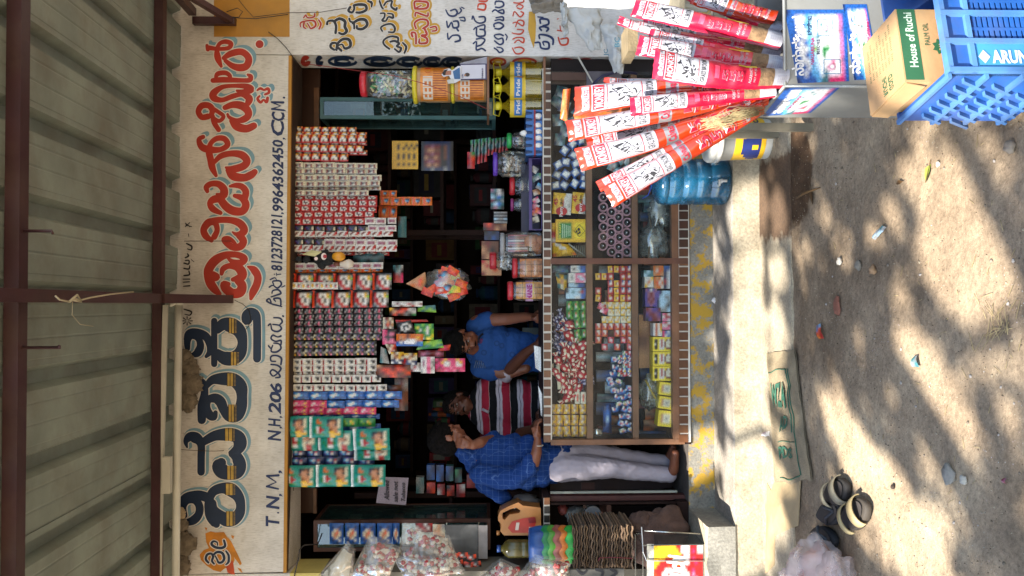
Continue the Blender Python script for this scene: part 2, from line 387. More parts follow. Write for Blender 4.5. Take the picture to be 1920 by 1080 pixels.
def rough_slab(name, x0, x1, y0, y1, z0, z1, top, front, amp=.004, n=90):
    """block with slightly worn edges, split so that the front edge wanders"""
    m = M(); v = []; f = []; mm = []
    prof = [(y1, z1, 0), (y0 + .02, z1, .3), (y0, z1 - .004, 1), (y0, z0 + (z1 - z0) * .5, .4), (y0 - .001, z0, .2)]
    for i in range(n + 1):
        x = x0 + (x1 - x0) * i / n
        for (y, z, a) in prof:
            v.append((x, y + a * amp * 2.2 * noise.noise(Vector((x * 9, z * 30, 1.3))), z + a * amp * noise.noise(Vector((x * 13, 5, z * 9)))))
    k = len(prof)
    for i in range(n):
        for j in range(k - 1):
            f.append((i * k + j, (i + 1) * k + j, (i + 1) * k + j + 1, i * k + j + 1)); mm.append(top if j < 2 else front)
    m.add(v, f, mm); k = len(prof); m.add(v[:k] + [(x0, y1, z0)], [tuple(range(k + 1))[::-1]], front); m.add(v[-k:] + [(x1, y1, z0)], [tuple(range(k + 1))], front)
    return struct(m, name)
xl, xr = -2.6, 2.6
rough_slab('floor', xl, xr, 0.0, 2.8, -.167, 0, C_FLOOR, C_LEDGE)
rough_slab('step', xl, xr, YL, 0.02, -.326, -.167, C_RISE1, C_TREAD)
rough_slab('pavement', xl, xr, YM, YL + .01, -.38, -.326, C_RISE2, C_RISE2)

# ------------------------------------------------ front wall
def plaster():
    m = bpy.data.materials.new('cream_plaster'); m.use_nodes = True; n = m.node_tree.nodes; l = m.node_tree.links; b = n['Principled BSDF']
    g = n.new('ShaderNodeNewGeometry'); pos = g.outputs['Position']
    mp = n.new('ShaderNodeMapping'); mp.inputs['Scale'].default_value = (1.2, 1, 9); l.new(pos, mp.inputs[0])
    mp2 = n.new('ShaderNodeMapping'); mp2.inputs['Scale'].default_value = (60, 20, 9); l.new(pos, mp2.inputs[0])
    a = n.new('ShaderNodeTexNoise'); a.inputs['Scale'].default_value = 2.2; a.inputs['Detail'].default_value = 9; a.inputs['Roughness'].default_value = .7; l.new(pos, a.inputs['Vector'])
    r = n.new('ShaderNodeValToRGB'); e = r.color_ramp.elements; e[0].position = .3; e[0].color = lin('A9A49C') + [1]; e[1].position = .6; e[1].color = lin('D1CDC7') + [1]; l.new(a.outputs['Fac'], r.inputs[0])
    c = n.new('ShaderNodeTexNoise'); c.inputs['Scale'].default_value = 3; c.inputs['Detail'].default_value = 5; l.new(mp2.outputs[0], c.inputs['Vector'])
    r2 = n.new('ShaderNodeValToRGB'); e = r2.color_ramp.elements; e[0].position = .28; e[0].color = (.68, .66, .62, 1); e[1].position = .5; e[1].color = (1.03, 1.03, 1.03, 1); l.new(c.outputs['Fac'], r2.inputs[0])
    mu = n.new('ShaderNodeMixRGB'); mu.blend_type = 'MULTIPLY'; mu.inputs[0].default_value = .8; l.new(r.outputs[0], mu.inputs[1]); l.new(r2.outputs[0], mu.inputs[2])
    l.new(mu.outputs[0], b.inputs['Base Color']); b.inputs['Roughness'].default_value = .85
    bp = n.new('ShaderNodeBump'); bp.inputs['Strength'].default_value = .35; bp.inputs['Distance'].default_value = .006; l.new(c.outputs['Fac'], bp.inputs['Height']); l.new(bp.outputs[0], b.inputs['Normal'])
    return m
PL = plaster()
zt = 3.35; zl = W(545, 590, 0).z
XR = W(800, 104, 0).x; XL = W(800, 1072, 0).x
wall = bpy.data.objects.new('front_wall', None); COL.objects.link(wall); wall['_o'] = [0, 0, 0]
tag(wall, 'cream plastered shop front wall with painted lettering above and beside the opening', 'wall')
TH = .28
m = M(); m.hexa([W(537, 1072, 0), W(547, 104, 0), (XR, 0, zt), (XL, 0, zt)], [Vector((XL, TH, zl)), Vector((XR, TH, zl)), Vector((XR, TH, zt)), Vector((XL, TH, zt))], PL); m.build('lintel', wall)
m = M(); m.box(XR, 2.6, 0, TH, -.30, zt, PL); m.build('right_pier', wall)
PY = mat('C8B86A', .8, dirt=.3, var=.1, ns=5)
zq = W(602, 1075, 0).z; m = M(); m.box(-2.6, XL, 0, TH, zq, zl, PY); m.box(-2.6, XL, 0, TH, -.30, zq, mat('6A6456', .85, dirt=.4, var=.2, ns=5)); m.box(-2.6, XL, 0, TH, zl, zt, PL); m.build('left_pier', wall)
OCH = mat('A8772A', .75, var=.12, ns=6, dirt=.25, bump=.15)
m = M(); m.hexa([W(537, 1074, -.006), W(547, 104, -.006), W(541, 104, -.006) + Vector((0, 0, 0)), W(531, 1074, -.006)][::-1], [p + Vector((0, .005, 0)) for p in [W(537, 1074, -.006), W(547, 104, -.006), W(541, 104, -.006), W(531, 1074, -.006)]][::-1], OCH)
a, b_ = W(537, 1072, .0), W(547, 104, .0)
m.add([a + Vector((0, 0, -.002)), b_ + Vector((0, 0, -.002)), b_ + Vector((0, .012, -.002)), a + Vector((0, .012, -.002))], [(0, 3, 2, 1)], OCH)
c_, d_ = a + Vector((0, .0125, -.0025)), b_ + Vector((0, .0125, -.0025)); m.add([c_, d_, d_ + Vector((0, TH - .0125, 0)), c_ + Vector((0, TH - .0125, 0))], [(0, 3, 2, 1)], mat('3A2A20', .85, var=.3, ns=6)); m.build('painted_border', wall, label='ochre band painted along the lower edge of the lintel, soffit coloured dark for shade')  # dark sheet over the soffit: shade put into its colour
m = M(); q = [W(401, 69, -.0015), W(543, 69, -.0015), W(543, -80, -.0015), W(401, -80, -.0015)]; m.add(q, [(0, 1, 2, 3)], OCH); m.build('painted_panel', wall, label='ochre rectangle painted above the right pier')

# ------------------------------------------------ painted letters: brush strokes traced as ribbons of varying width
def smooth(pts, k=5):
    P = [np.array(p, float) for p in pts]
    if len(P) < 3: return P
    out = []
    for i in range(len(P) - 1):
        p0 = P[max(i - 1, 0)]; p1 = P[i]; p2 = P[i + 1]; p3 = P[min(i + 2, len(P) - 1)]
        for s_ in range(k):
            t = s_ / k; out.append(.5 * (2 * p1 + (p2 - p0) * t + (2 * p0 - 5 * p1 + 4 * p2 - p3) * t * t + (3 * p1 - p0 - 3 * p2 + p3) * t ** 3))
    out.append(P[-1]); return out
_off = [0]
def ribbon(m, pts, mt, base, grow=0, dx=0, dy=0, k=5, plane=None, sc6=6.0, ox=320, oy=0, cap=True):
    P = smooth(pts, k); n = len(P); v = []; f = []
    _off[0] = (_off[0] + 1) % 10
    plane = plane or (lambda x, y, o: W(x, y, -o))
    for i, p in enumerate(P):
        q = P[min(i + 1, n - 1)] - P[max(i - 1, 0)]; L = math.hypot(q[0], q[1]) or 1
        nx_, ny_ = -q[1] / L, q[0] / L; h = (max(p[2], 4) / 2) / sc6 + grow
        cx, cy = ox + p[0] / sc6 + dx, oy + p[1] / sc6 + dy
        o = base + _off[0] * .00004 + .0004 * i / n
        v += [plane(cx + nx_ * h, cy + ny_ * h, o), plane(cx - nx_ * h, cy - ny_ * h, o)]
    for i in range(n - 1): f.append((2 * i, 2 * i + 1, 2 * i + 3, 2 * i + 2))
    m.add(v, f, mt)
    if cap:
        for e, (i, sg) in enumerate(((0, -1), (n - 1, 1))):
            p = P[i]; q = P[min(i + 1, n - 1)] - P[max(i - 1, 0)]; a0 = math.atan2(q[1], q[0]) + (math.pi if sg < 0 else 0)
            h = (max(p[2], 4) / 2) / sc6 + grow; cx, cy = ox + p[0] / sc6 + dx, oy + p[1] / sc6 + dy; o = base + _off[0] * .00004 + .0004 * i / n
            c = [plane(cx + h * math.cos(a0 + a), cy + h * math.sin(a0 + a), o) for a in [math.pi * (t / 6 - .5) for t in range(7)]]
            m.add(c, [tuple(range(7))], mt)
RED = mat('A32A17', .55, var=.18, ns=7); SHB = mat('6F93A3', .7, var=.15, ns=9); WH = mat('D4CFC8', .7, var=.06, ns=12); NAVY = mat('10243F', .5, var=.12, ns=10)
BLKP = mat('17151A', .6, var=.2, ns=14); GOLD = mat('A98A3F', .5, var=.3, ns=22); INK = mat('14264F', .6, var=.2, ns=16); REDP = mat('B33A1E', .65, var=.15, ns=14); GRN = mat('2E8B62', .7, var=.2, ns=14)
def letter(strokes, oy, fill, halo, hdx, hdy, hg, label, ox=320, outline=1.8):
    m = M()
    for s_ in strokes:
        ribbon(m, s_, halo, .0012, grow=hg, dx=hdx, dy=hdy, oy=oy, ox=ox)
    for s_ in strokes: ribbon(m, s_, WH, .0022, grow=outline, oy=oy, ox=ox)
    for s_ in strokes: ribbon(m, s_, fill, .0032, oy=oy, ox=ox)
    return m
def bands(m, quads, oy):
    for (x0, x1, y0, y1) in quads:
        q = [(x0, y0), (x1, y0), (x1, y1), (x0, y1)]; m.add([W(320 + a / 6, oy + b / 6, -.0045) for a, b in q], [(0, 1, 2, 3)], GOLD)
        for t in (.0, .48, 1.0):
            a = x0 + (x1 - x0) * t; m.add([W(320 + (a + d) / 6, oy + e / 6, -.0049) for d, e in ((-4, y0), (4, y0), (4, y1), (-4, y1))], [(0, 1, 2, 3)], BLKP)
        nn = max(3, int((y1 - y0) / 14))
        for i in range(nn):
            yy = y0 + (y1 - y0) * (i + .5) / nn; m.add([W(320 + a / 6, oy + b / 6, -.0047) for a, b in ((x1 + 6, yy - 3), (x1 + 26, yy - 3), (x1 + 26, yy + 2), (x1 + 6, yy + 2))], [(0, 1, 2, 3)], GOLD)
def L(name_label, strokes, oy, kind, bnd=None):
    if kind == 'n': m = letter(strokes, oy, NAVY, SHB, 3.5, -2.5, 4.2, '')
    else: m = letter(strokes, oy, RED, SHB, 7, -6, .6, '')
    if bnd: bands(m, bnd, oy)
    o = m.build('painted_letter', wall, label=name_label)
L('navy letter with a gold band, first of the large shop name',
  [[(105, 455, 30), (170, 478, 70), (260, 450, 100), (318, 380, 92), (322, 290, 90), (270, 225, 90), (180, 225, 100), (140, 300, 80), (160, 400, 60)],
   [(110, 250, 70), (170, 200, 100), (250, 178, 110), (340, 175, 110), (430, 215, 110), (430, 300, 105), (450, 400, 120), (500, 480, 110), (515, 500, 80)],
   [(430, 220, 90), (480, 130, 105), (580, 92, 120), (680, 112, 155), (762, 190, 125), (788, 290, 105), (768, 380, 125), (700, 442, 150), (620, 440, 165), (560, 400, 120), (490, 330, 90), (470, 260, 90)]], 900, 'n',
  [(618, 700, 40, 170), (625, 700, 352, 515)])
L('navy letter with two lobes and a gold band, second of the shop name',
  [[(185, 590, 24), (172, 530, 60), (215, 478, 110), (290, 490, 125), (342, 560, 90), (343, 700, 85), (342, 870, 85)],
   [(350, 545, 80), (420, 500, 100), (500, 462, 115), (600, 448, 140), (690, 450, 150), (765, 485, 150), (780, 560, 150), (745, 620, 120), (680, 655, 65)],
   [(690, 668, 80), (745, 705, 130), (778, 790, 145), (745, 865, 160), (660, 885, 150), (580, 860, 170), (545, 800, 160), (570, 765, 110)]], 740, 'n',
  [(610, 695, 378, 520), (635, 712, 800, 955)])
L('navy letter with an upright bar and gold bands, third of the shop name',
  [[(330, -200, 14), (375, -120, 75), (380, 0, 90), (352, 130, 100), (350, 285, 95)],
   [(400, -90, 60), (470, -165, 100), (600, -178, 145), (710, -165, 150), (785, -90, 150), (802, 20, 120), (790, 140, 135), (745, 235, 135), (660, 245, 120), (600, 170, 110), (560, 80, 120), (500, 40, 110), (425, 60, 85), (410, 140, 75), (440, 230, 100), (490, 255, 70), (505, 200, 50)]], 740, 'n',
  [(635, 705, -240, -95), (650, 715, 110, 305)])
L('navy letter with a ring and a hooked tail, fourth of the shop name',
  [[(235, 635, 40), (300, 610, 95), (335, 530, 85), (310, 450, 70), (240, 425, 60), (190, 470, 80), (190, 560, 60)],
   [(190, 450, 90), (220, 395, 110), (310, 390, 105), (400, 430, 95), (440, 520, 80), (440, 600, 70), (400, 650, 40)],
   [(490, 250, 72), (490, 490, 72), (490, 735, 72)],
   [(530, 350, 90), (590, 292, 140), (690, 303, 172), (775, 370, 150), (808, 490, 110), (780, 610, 140), (700, 672, 155), (600, 665, 150), (530, 610, 90)],
   [(905, 215, 60), (858, 248, 105), (850, 185, 100), (895, 140, 80), (955, 175, 95), (972, 290, 90), (972, 675, 90)]], 560, 'n',
  [(655, 715, 220, 390), (675, 742, 600, 752)])
L('red letter with an outer arc, first of the second red word',
  [[(640, 500, 30), (700, 545, 60), (790, 555, 75), (828, 515, 85), (785, 478, 75), (700, 462, 72), (600, 475, 85), (500, 530, 105), (432, 620, 105), (425, 700, 105), (450, 790, 105), (500, 860, 90), (550, 905, 50)],
   [(485, 665, 30), (515, 715, 85), (470, 742, 50)],
   [(572, 680, 45), (590, 625, 65), (655, 592, 66), (745, 602, 95), (800, 660, 110), (788, 720, 105), (700, 745, 50)],
   [(760, 752, 95), (802, 812, 105), (780, 885, 115), (700, 900, 105), (625, 850, 105), (600, 798, 85), (650, 795, 50)],
   [(870, 600, 25), (935, 635, 85), (980, 710, 85), (968, 800, 88), (925, 890, 85), (903, 960, 40)]], 400, 'r')
L('red letter with an upper ring, second of the second red word',
  [[(460, 305, 50), (395, 255, 78), (372, 180, 78), (430, 102, 88), (500, 110, 70), (523, 190, 62), (490, 265, 70)],
   [(430, 100, 85), (540, 75, 72), (680, 78, 76), (780, 115, 90), (828, 185, 88), (795, 228, 80), (740, 235, 50), (695, 210, 20)],
   [(770, 245, 80), (818, 310, 85), (785, 372, 85), (700, 380, 80), (625, 330, 70), (600, 292, 60), (650, 282, 55), (700, 312, 45), (735, 345, 26)]], 400, 'r')
L('red letter with two open loops, third of the second red word',
  [[(412, 712, 46), (402, 665, 66), (455, 628, 66), (540, 632, 76), (598, 690, 90), (588, 760, 90), (515, 742, 24)],
   [(560, 790, 95), (480, 806, 85), (442, 850, 66), (475, 910, 76), (560, 955, 50)],
   [(560, 800, 85), (620, 880, 95), (705, 932, 98), (805, 935, 90), (846, 865, 88), (805, 790, 78), (720, 762, 46)],
   [(828, 805, 76), (846, 720, 78), (805, 662, 72), (740, 645, 62), (668, 655, 32)]], 240, 'r')
L('red letter with a curl on top, fourth of the second red word',
  [[(365, 100, 50), (318, 130, 55), (350, 212, 78), (440, 243, 84), (560, 242, 62), (640, 190, 66), (605, 122, 66), (520, 118, 62), (452, 172, 56), (432, 262, 76), (448, 350, 78), (470, 450, 76), (510, 535, 40)],
   [(480, 400, 40), (560, 318, 66), (680, 287, 70), (800, 303, 88), (858, 370, 85), (815, 430, 86), (700, 462, 80), (622, 445, 30)],
   [(640, 475, 50), (700, 540, 95), (820, 560, 88), (900, 530, 88), (945, 495, 70)]], 240, 'r')
L('red letter with two rings above, first of the last red word',
  [[(420, 950, 70), (350, 958, 66), (312, 895, 66), (350, 830, 72), (430, 828, 70), (470, 880, 70), (450, 940, 50)],
   [(470, 860, 50), (545, 905, 46), (595, 950, 46), (550, 1000, 46), (488, 975, 50), (470, 930, 40)],
   [(470, 940, 50), (490, 1020, 60), (540, 1100, 56)],
   [(612, 850, 60), (700, 818, 76), (800, 830, 92), (866, 885, 88), (870, 945, 80), (815, 985, 76), (740, 995, 50), (660, 960, 40), (640, 925, 30)],
   [(690, 1000, 66), (745, 1062, 95), (850, 1088, 88), (935, 1055, 78)],
   [(870, 800, 70), (882, 745, 86), (800, 702, 56), (700, 722, 60), (580, 765, 56), (492, 745, 80), (482, 690, 84), (575, 622, 56), (700, 605, 46), (850, 612, 66), (900, 648, 84), (820, 672, 60), (745, 660, 30)]], 60, 'r')
L('narrow red vowel sign, second of the last red word',
  [[(475, 545, 56), (600, 537, 66), (800, 545, 52), (888, 540, 58), (898, 500, 56), (868, 480, 30)], [(505, 520, 36), (530, 470, 56), (620, 460, 54), (670, 500, 46), (655, 532, 30)]], 60, 'r')
L('red letter with a flag stroke, last letter of the sign',
  [[(408, 150, 36), (418, 195, 50)], [(430, 178, 56), (540, 190, 46), (650, 180, 50), (678, 132, 56), (620, 108, 54), (552, 130, 46), (522, 200, 52), (530, 290, 76), (568, 385, 36)],
   [(598, 292, 50), (680, 243, 74), (800, 224, 76), (876, 292, 78), (856, 378, 84), (780, 402, 84), (690, 378, 66), (615, 322, 46)]], 60, 'r')
L('small red mark under the last red word',
  [[(975, 655, 22), (1010, 635, 32), (1050, 652, 26), (1095, 638, 36), (1106, 680, 32), (1062, 702, 26)], [(1090, 742, 34), (1078, 788, 36), (1045, 762, 24), (1012, 792, 32), (978, 752, 32), (1000, 720, 24)]], 60, 'r')
m = M()
for (mt, r, o, d) in ((SHB, 8.5, .0012, (7, -3)), (WH, 9.3, .0022, (0, 0)), (RED, 7.6, .0034, (0, 0))):
    m.add([W(320 + 1000 / 6 + d[0] + r * math.cos(a), 60 + 137 / 6 + d[1] + r * math.sin(a), -o) for a in [2 * math.pi * k / 18 for k in range(18)]], [tuple(range(18))], mt)
m.build('painted_dot', wall, label='red dot after the last letter of the sign')
# orange splash with the small word
m = M()
SPL = mat('B8741A', .7, var=.3, ns=14); SPR = mat('B0431C', .7, var=.25, ns=12)
def poly(m, pts, mt, o, oy, ox=320, k=1):
    P = [W(ox + a / 6, oy + b / 6, -o) for a, b in pts]; c = sum(P, Vector()) / len(P)
    m.add([c] + P, [(0, i + 1, (i + 1) % len(P) + 1) for i in range(len(P))], mt)
poly(m, [(390, 600), (450, 578), (505, 590), (600, 585), (640, 650), (700, 800), (720, 900), (700, 950), (600, 1000), (560, 1035), (480, 1015), (400, 960), (340, 900), (325, 840), (370, 790), (430, 765), (400, 700)], SPL, .001, 900)
poly(m, [(620, 970), (700, 900), (722, 1065), (680, 1060), (640, 1040)], SPR, .0013, 900)
poly(m, [(640, 640), (680, 690), (760, 850), (800, 940), (780, 960), (720, 880), (670, 760)], SPL, .0012, 900)
poly(m, [(380, 530), (412, 540), (400, 575)], SPL, .001, 900); poly(m, [(680, 620), (715, 630), (705, 665), (685, 650)], SPL, .001, 900); poly(m, [(750, 985), (790, 1000), (812, 1045), (780, 1030)], SPL, .001, 900)
small = [[(600, 680, 26), (612, 740, 30), (570, 765, 30), (500, 755, 30), (460, 720, 30), (482, 690, 24), (522, 702, 18), (528, 735, 14)],
         [(425, 930, 24), (395, 890, 28), (412, 840, 28), (455, 828, 26), (478, 862, 28), (465, 910, 26), (488, 942, 22)],
         [(472, 852, 24), (520, 812, 28), (580, 822, 30), (602, 880, 32), (580, 922, 28), (540, 928, 26), (520, 890, 20), (502, 855, 18)],
         [(622, 800, 20), (652, 850, 28), (650, 920, 28), (622, 952, 16)]]
for s_ in small: ribbon(m, s_, WH, .0022, grow=1.6, oy=900)
for s_ in small: ribbon(m, s_, NAVY, .0032, oy=900)
m.build('painted_word', wall, label='small navy word on an orange paint splash, left end of the sign')
# ---- lettering from the font: ya = start of the line (larger y), yb = its end, xt/xb = top and bottom of the letters
def wtext(m, t, ya, yb, xt, xb, mt, o=.0016, bold=.02, shear=0, Y=0):
    v, f = text_shape(t, bold, shear)
    m.add([W(xb + (xt - xb) * p[1], ya + (yb - ya) * p[0], Y - o) for p in v], f, mt)
m = M()
for t, ya, yb, xt, xb in (("T", 987, 967, 498, 524), (".", 963, 960, 519, 524), ("N", 955, 929, 499, 524), (",", 931, 926, 523, 530), (",", 888, 882, 522, 530),
                          ("N", 827, 806, 502, 527), (",", 804, 800, 524, 530), ("H", 800, 784, 503, 526), (",", 784, 780, 524, 530), ("2", 777, 755, 503, 527), ("0", 755, 734, 505, 528), ("6", 741 - 4, 718, 506, 529),
                          ("8123728121", 508, 402, 508, 530), (",", 402, 398, 527, 533), ("9964362450", 396, 262, 510, 532), (",", 262, 258, 530, 536), ("C", 255, 224, 508, 533), (".", 236 - 12, 231 - 9, 530, 534), ("C", 228 - 1, 209, 509, 534), (",", 209, 206, 531, 537), (".", 185, 181, 530, 535)):
    wtext(m, t, ya, yb, xt, xb, INK, bold=.008 if t == 'M' else .028, shear=.15)
ribbon(m, [(1210, 1060, 20), (1082, 1032, 24)], INK, .0018, oy=740, k=1); ribbon(m, [(1082, 1032, 20), (1188, 984, 20), (1082, 915, 20)], INK, .0019, oy=740, k=1); ribbon(m, [(1082, 915, 22), (1214, 908, 26)], INK, .0020, oy=740, k=1); ribbon(m, [(1272, 880, 20), (1138, 866, 22)], INK, .0018, oy=60, k=1); ribbon(m, [(1138, 866, 20), (1238, 832, 20), (1134, 788, 20)], INK, .0019, oy=60, k=1); ribbon(m, [(1134, 788, 20), (1268, 792, 26)], INK, .0020, oy=60, k=1)
kn = [[(1180, 890, 16), (1230, 880, 22), (1210, 840, 22), (1150, 800, 20), (1120, 830, 20), (1150, 870, 18), (1190, 850, 18), (1240, 790, 24), (1200, 750, 20), (1130, 740, 20)], [(1240, 740, 20), (1245, 670, 24), (1190, 640, 20), (1130, 650, 20), (1130, 700, 18), (1180, 705, 16)],
      [(1100, 530, 18), (1130, 560, 18), (1150, 520, 16), (1130, 590, 18), (1190, 600, 22), (1240, 560, 22), (1220, 510, 18), (1160, 500, 16)], [(1240, 520, 18), (1240, 470, 22), (1180, 480, 18), (1130, 450, 20), (1150, 410, 20), (1200, 430, 16), (1240, 420, 22)],
      [(1100, 300, 20), (1125, 285, 16), (1140, 350, 18), (1200, 370, 22), (1245, 340, 22), (1220, 300, 18), (1150, 290, 16)], [(1220, 300, 16), (1255, 260, 22), (1230, 220, 20), (1160, 215, 16)], [(1262, 195, 22), (1268, 198, 20)]]
for s_ in kn: ribbon(m, s_, INK, .0018, oy=560)
kn = [[(1250, 1050, 14), (1200, 1035, 18), (1140, 1020, 18), (1080, 985, 22), (1110, 960, 18), (1130, 1000, 16)], [(1240, 1030, 20), (1230, 960, 22), (1160, 960, 20), (1180, 990, 14)], [(1130, 940, 16), (1190, 920, 20), (1240, 900, 22), (1210, 860, 20), (1150, 870, 18), (1140, 900, 14)],
      [(1110, 830, 20), (1150, 810, 16), (1200, 840, 18), (1245, 800, 22), (1225, 760, 20), (1150, 765, 18), (1160, 800, 14)], [(1250, 830, 14), (1285, 815, 12)], [(1120, 745, 16), (1170, 725, 14), (1190, 745, 10)], [(1165, 685, 12), (1172, 684, 12)], [(1200, 688, 12), (1240, 684, 12)], [(1190, 672, 10), (1192, 700, 10)]]
for s_ in kn: ribbon(m, s_, INK, .0018, oy=400)
m.build('painted_line', wall, label='navy hand painted address and phone numbers under the sign')
# cut-off black line under the roof edge
m = M()
kt = [[(165, 110, 10), (215, 150, 10)], [(165, 150, 10), (215, 105, 10)], [(170, 130, 10), (235, 150, 10)], [(200, 230, 8), (205, 260, 8)], [(180, 340, 16), (235, 370, 20), (230, 410, 16), (190, 400, 12)], [(165, 500, 16), (200, 480, 20), (190, 455, 14)], [(150, 560, 16), (200, 570, 18), (205, 530, 16), (165, 530, 14)],
      [(150, 620, 16), (205, 625, 18), (215, 590, 14)], [(150, 700, 16), (210, 690, 18), (205, 650, 14)], [(140, 740, 12), (215, 740, 14)], [(140, 775, 12), (210, 770, 14)], [(145, 820, 12), (215, 815, 16)], [(230, 520, 8), (262, 545, 8)]]
for s_ in kt: ribbon(m, s_, BLKP, .0018, oy=400)
kt = [[(150, 120, 12), (190, 130, 18), (235, 150, 18), (215, 185, 14), (160, 175, 10)]] + [[(185 + 14 * math.cos(a), 250 + 12 * math.sin(a), 6), (185 + 58 * math.cos(a), 250 + 46 * math.sin(a), 14)] for a in [k * math.pi / 4 for k in range(8)]]
for s_ in kt: ribbon(m, s_, BLKP, .0018, oy=560)
m.build('painted_line', wall, label='cut off black lettering showing under the roof edge')

# right pier lettering (strokes in the enlarged crops: x0 = 540 or 820)
YEL = mat('B58A2C', .7, var=.15, ns=14)
def word(strokes, fill, ox, oy, halo=None, hd=(2.5, -2), hg=2.2, label='', outline=False):
    m = M()
    if halo:
        for s_ in strokes: ribbon(m, s_, halo, .0010, grow=hg, dx=hd[0], dy=hd[1], ox=ox, oy=oy)
    if outline or halo:
        for s_ in strokes: ribbon(m, s_, WH, .0016, grow=.9, ox=ox, oy=oy)
    for s_ in strokes: ribbon(m, s_, fill, .0024, ox=ox, oy=oy)
    m.build('painted_word', wall, label=label)
RD2 = mat('9E2C1B', .65, var=.15, ns=12)
word([[(175, 200, 16), (200, 170, 18), (215, 195, 16), (255, 200, 18), (295, 185, 22), (300, 155, 18)], [(140, 300, 14), (140, 260, 18), (180, 245, 20), (175, 300, 20), (200, 320, 16)], [(180, 240, 16), (250, 230, 20), (300, 240, 24), (310, 290, 24), (260, 320, 20), (235, 290, 16), (215, 260, 14)], [(345, 225, 18), (370, 270, 24), (350, 325, 20)]], RD2, 540, 0, halo=YEL, hd=(5, -3), hg=1, label='small red word, top of the lettering on the right pier')
word([[(520, 560, 26), (480, 530, 30), (490, 490, 30), (540, 485, 26), (560, 530, 28), (600, 570, 30)], [(545, 560, 30), (560, 490, 30), (620, 440, 34), (690, 450, 36), (700, 520, 34), (640, 545, 30), (610, 500, 20), (570, 510, 20)],
      [(440, 270, 30), (450, 240, 24), (510, 235, 30), (540, 290, 30), (535, 370, 30)], [(520, 240, 30), (580, 210, 34), (640, 240, 36), (640, 300, 36), (660, 350, 36), (620, 385, 30), (575, 370, 26)],
      [(690, 210, 26), (700, 240, 24), (740, 260, 26), (745, 320, 24)], [(730, 260, 30), (800, 220, 34), (870, 225, 36), (890, 280, 34), (840, 325, 32), (780, 320, 30), (775, 290, 22)],
      [(700, 80, 30), (680, 120, 30), (720, 140, 26), (745, 100, 26), (740, 60, 26)], [(740, 60, 26), (800, 50, 34), (870, 60, 34), (880, 110, 32), (820, 140, 30), (770, 140, 26)], [(900, 10, 26), (940, 30, 30), (940, 75, 20)]], BLKP, 540, 0, halo=YEL, hd=(4, -4), hg=2, label='black shop name with yellow shading on the right pier')
word([[(1030, 10, 22), (1050, 70, 24), (1070, 100, 20)], [(1080, 60, 22), (1110, 20, 22), (1170, 10, 24), (1160, 70, 24), (1210, 110, 30), (1225, 90, 24)], [(1040, 150, 18), (1085, 150, 22), (1085, 190, 22), (1060, 230, 26), (1100, 235, 22), (1130, 190, 22), (1180, 200, 28), (1175, 160, 22), (1120, 150, 16)],
      [(1060, 350, 20), (1045, 310, 22), (1090, 280, 24), (1160, 270, 24), (1200, 310, 28), (1190, 360, 26), (1130, 360, 18)], [(1140, 550, 24), (1080, 500, 24), (1080, 450, 24), (1150, 410, 24), (1230, 420, 28), (1240, 455, 24)], [(1150, 470, 22), (1200, 460, 28), (1250, 490, 30), (1220, 520, 20), (1270, 540, 30), (1250, 585, 26), (1200, 550, 22)], [(1290, 480, 20), (1330, 530, 30), (1310, 595, 24)]], BLKP, 540, 0, halo=YEL, hd=(5, -4), hg=1, label='black word of two syllables on the right pier')
word([[(1430, 100, 24), (1425, 20, 24), (1500, 15, 24), (1570, 30, 28), (1565, 85, 28), (1500, 100, 24), (1440, 95, 22), (1500, 60, 14)], [(1430, 180, 20), (1440, 140, 20), (1500, 160, 24), (1570, 180, 22), (1575, 145, 20)], [(1440, 320, 22), (1425, 260, 24), (1480, 220, 24), (1560, 225, 26), (1575, 280, 26), (1520, 320, 26)],
      [(1400, 410, 26), (1390, 370, 26), (1430, 370, 24), (1440, 420, 24), (1440, 490, 24)], [(1540, 330, 26), (1560, 390, 28), (1500, 400, 24), (1560, 430, 26), (1560, 480, 28), (1480, 485, 24), (1480, 440, 20)], [(1600, 310, 18), (1660, 300, 22), (1670, 340, 22), (1620, 350, 18)]], RD2, 540, 0, halo=YEL, hd=(0, 0), hg=5, label='red word outlined in yellow on the right pier')
def pier(strokes, fill, label):
    m = M()
    for s_ in strokes: ribbon(m, s_, fill, .0020, ox=820, oy=0)
    m.build('painted_word', wall, label=label)
pier([[(115, 375, 16), (125, 440, 20), (170, 400, 18), (240, 400, 22), (255, 450, 26), (200, 470, 20)], [(105, 240, 16), (120, 310, 20), (160, 250, 16), (180, 310, 22), (235, 300, 22), (230, 240, 22), (180, 240, 16)], [(235, 345, 22), (210, 310, 18)], [(95, 110, 14), (130, 170, 20), (190, 180, 22), (225, 145, 24), (200, 105, 20), (150, 120, 18)], [(250, 200, 16), (300, 195, 18), (310, 235, 18), (260, 225, 14)], [(255, 90, 14), (270, 120, 18), (240, 155, 14)], [(270, 80, 12), (300, 95, 14)]], INK, 'navy four syllable word, upper part of the right pier')
pier([[(405, 490, 18), (440, 470, 18), (440, 560, 20), (500, 545, 20), (540, 570, 20)], [(450, 520, 18), (500, 500, 20), (535, 450, 20), (500, 430, 18), (440, 440, 18)], [(410, 330, 16), (440, 310, 18), (445, 400, 20), (530, 400, 22), (530, 340, 22), (480, 330, 18)], [(530, 330, 20), (530, 280, 18), (450, 300, 16)], [(390, 215, 16), (400, 180, 18), (430, 240, 18), (480, 260, 18), (535, 240, 22), (530, 190, 20), (470, 190, 18)]], INK, 'navy three syllable word on the right pier')
pier([[(455, 100, 20), (530, 110, 22), (540, 50, 22), (470, 45, 20), (455, 80, 16)], [(470, 10, 20), (540, 15, 22), (565, 0, 18)]], REDP, 'red syllable cut by the photograph edge on the right pier')
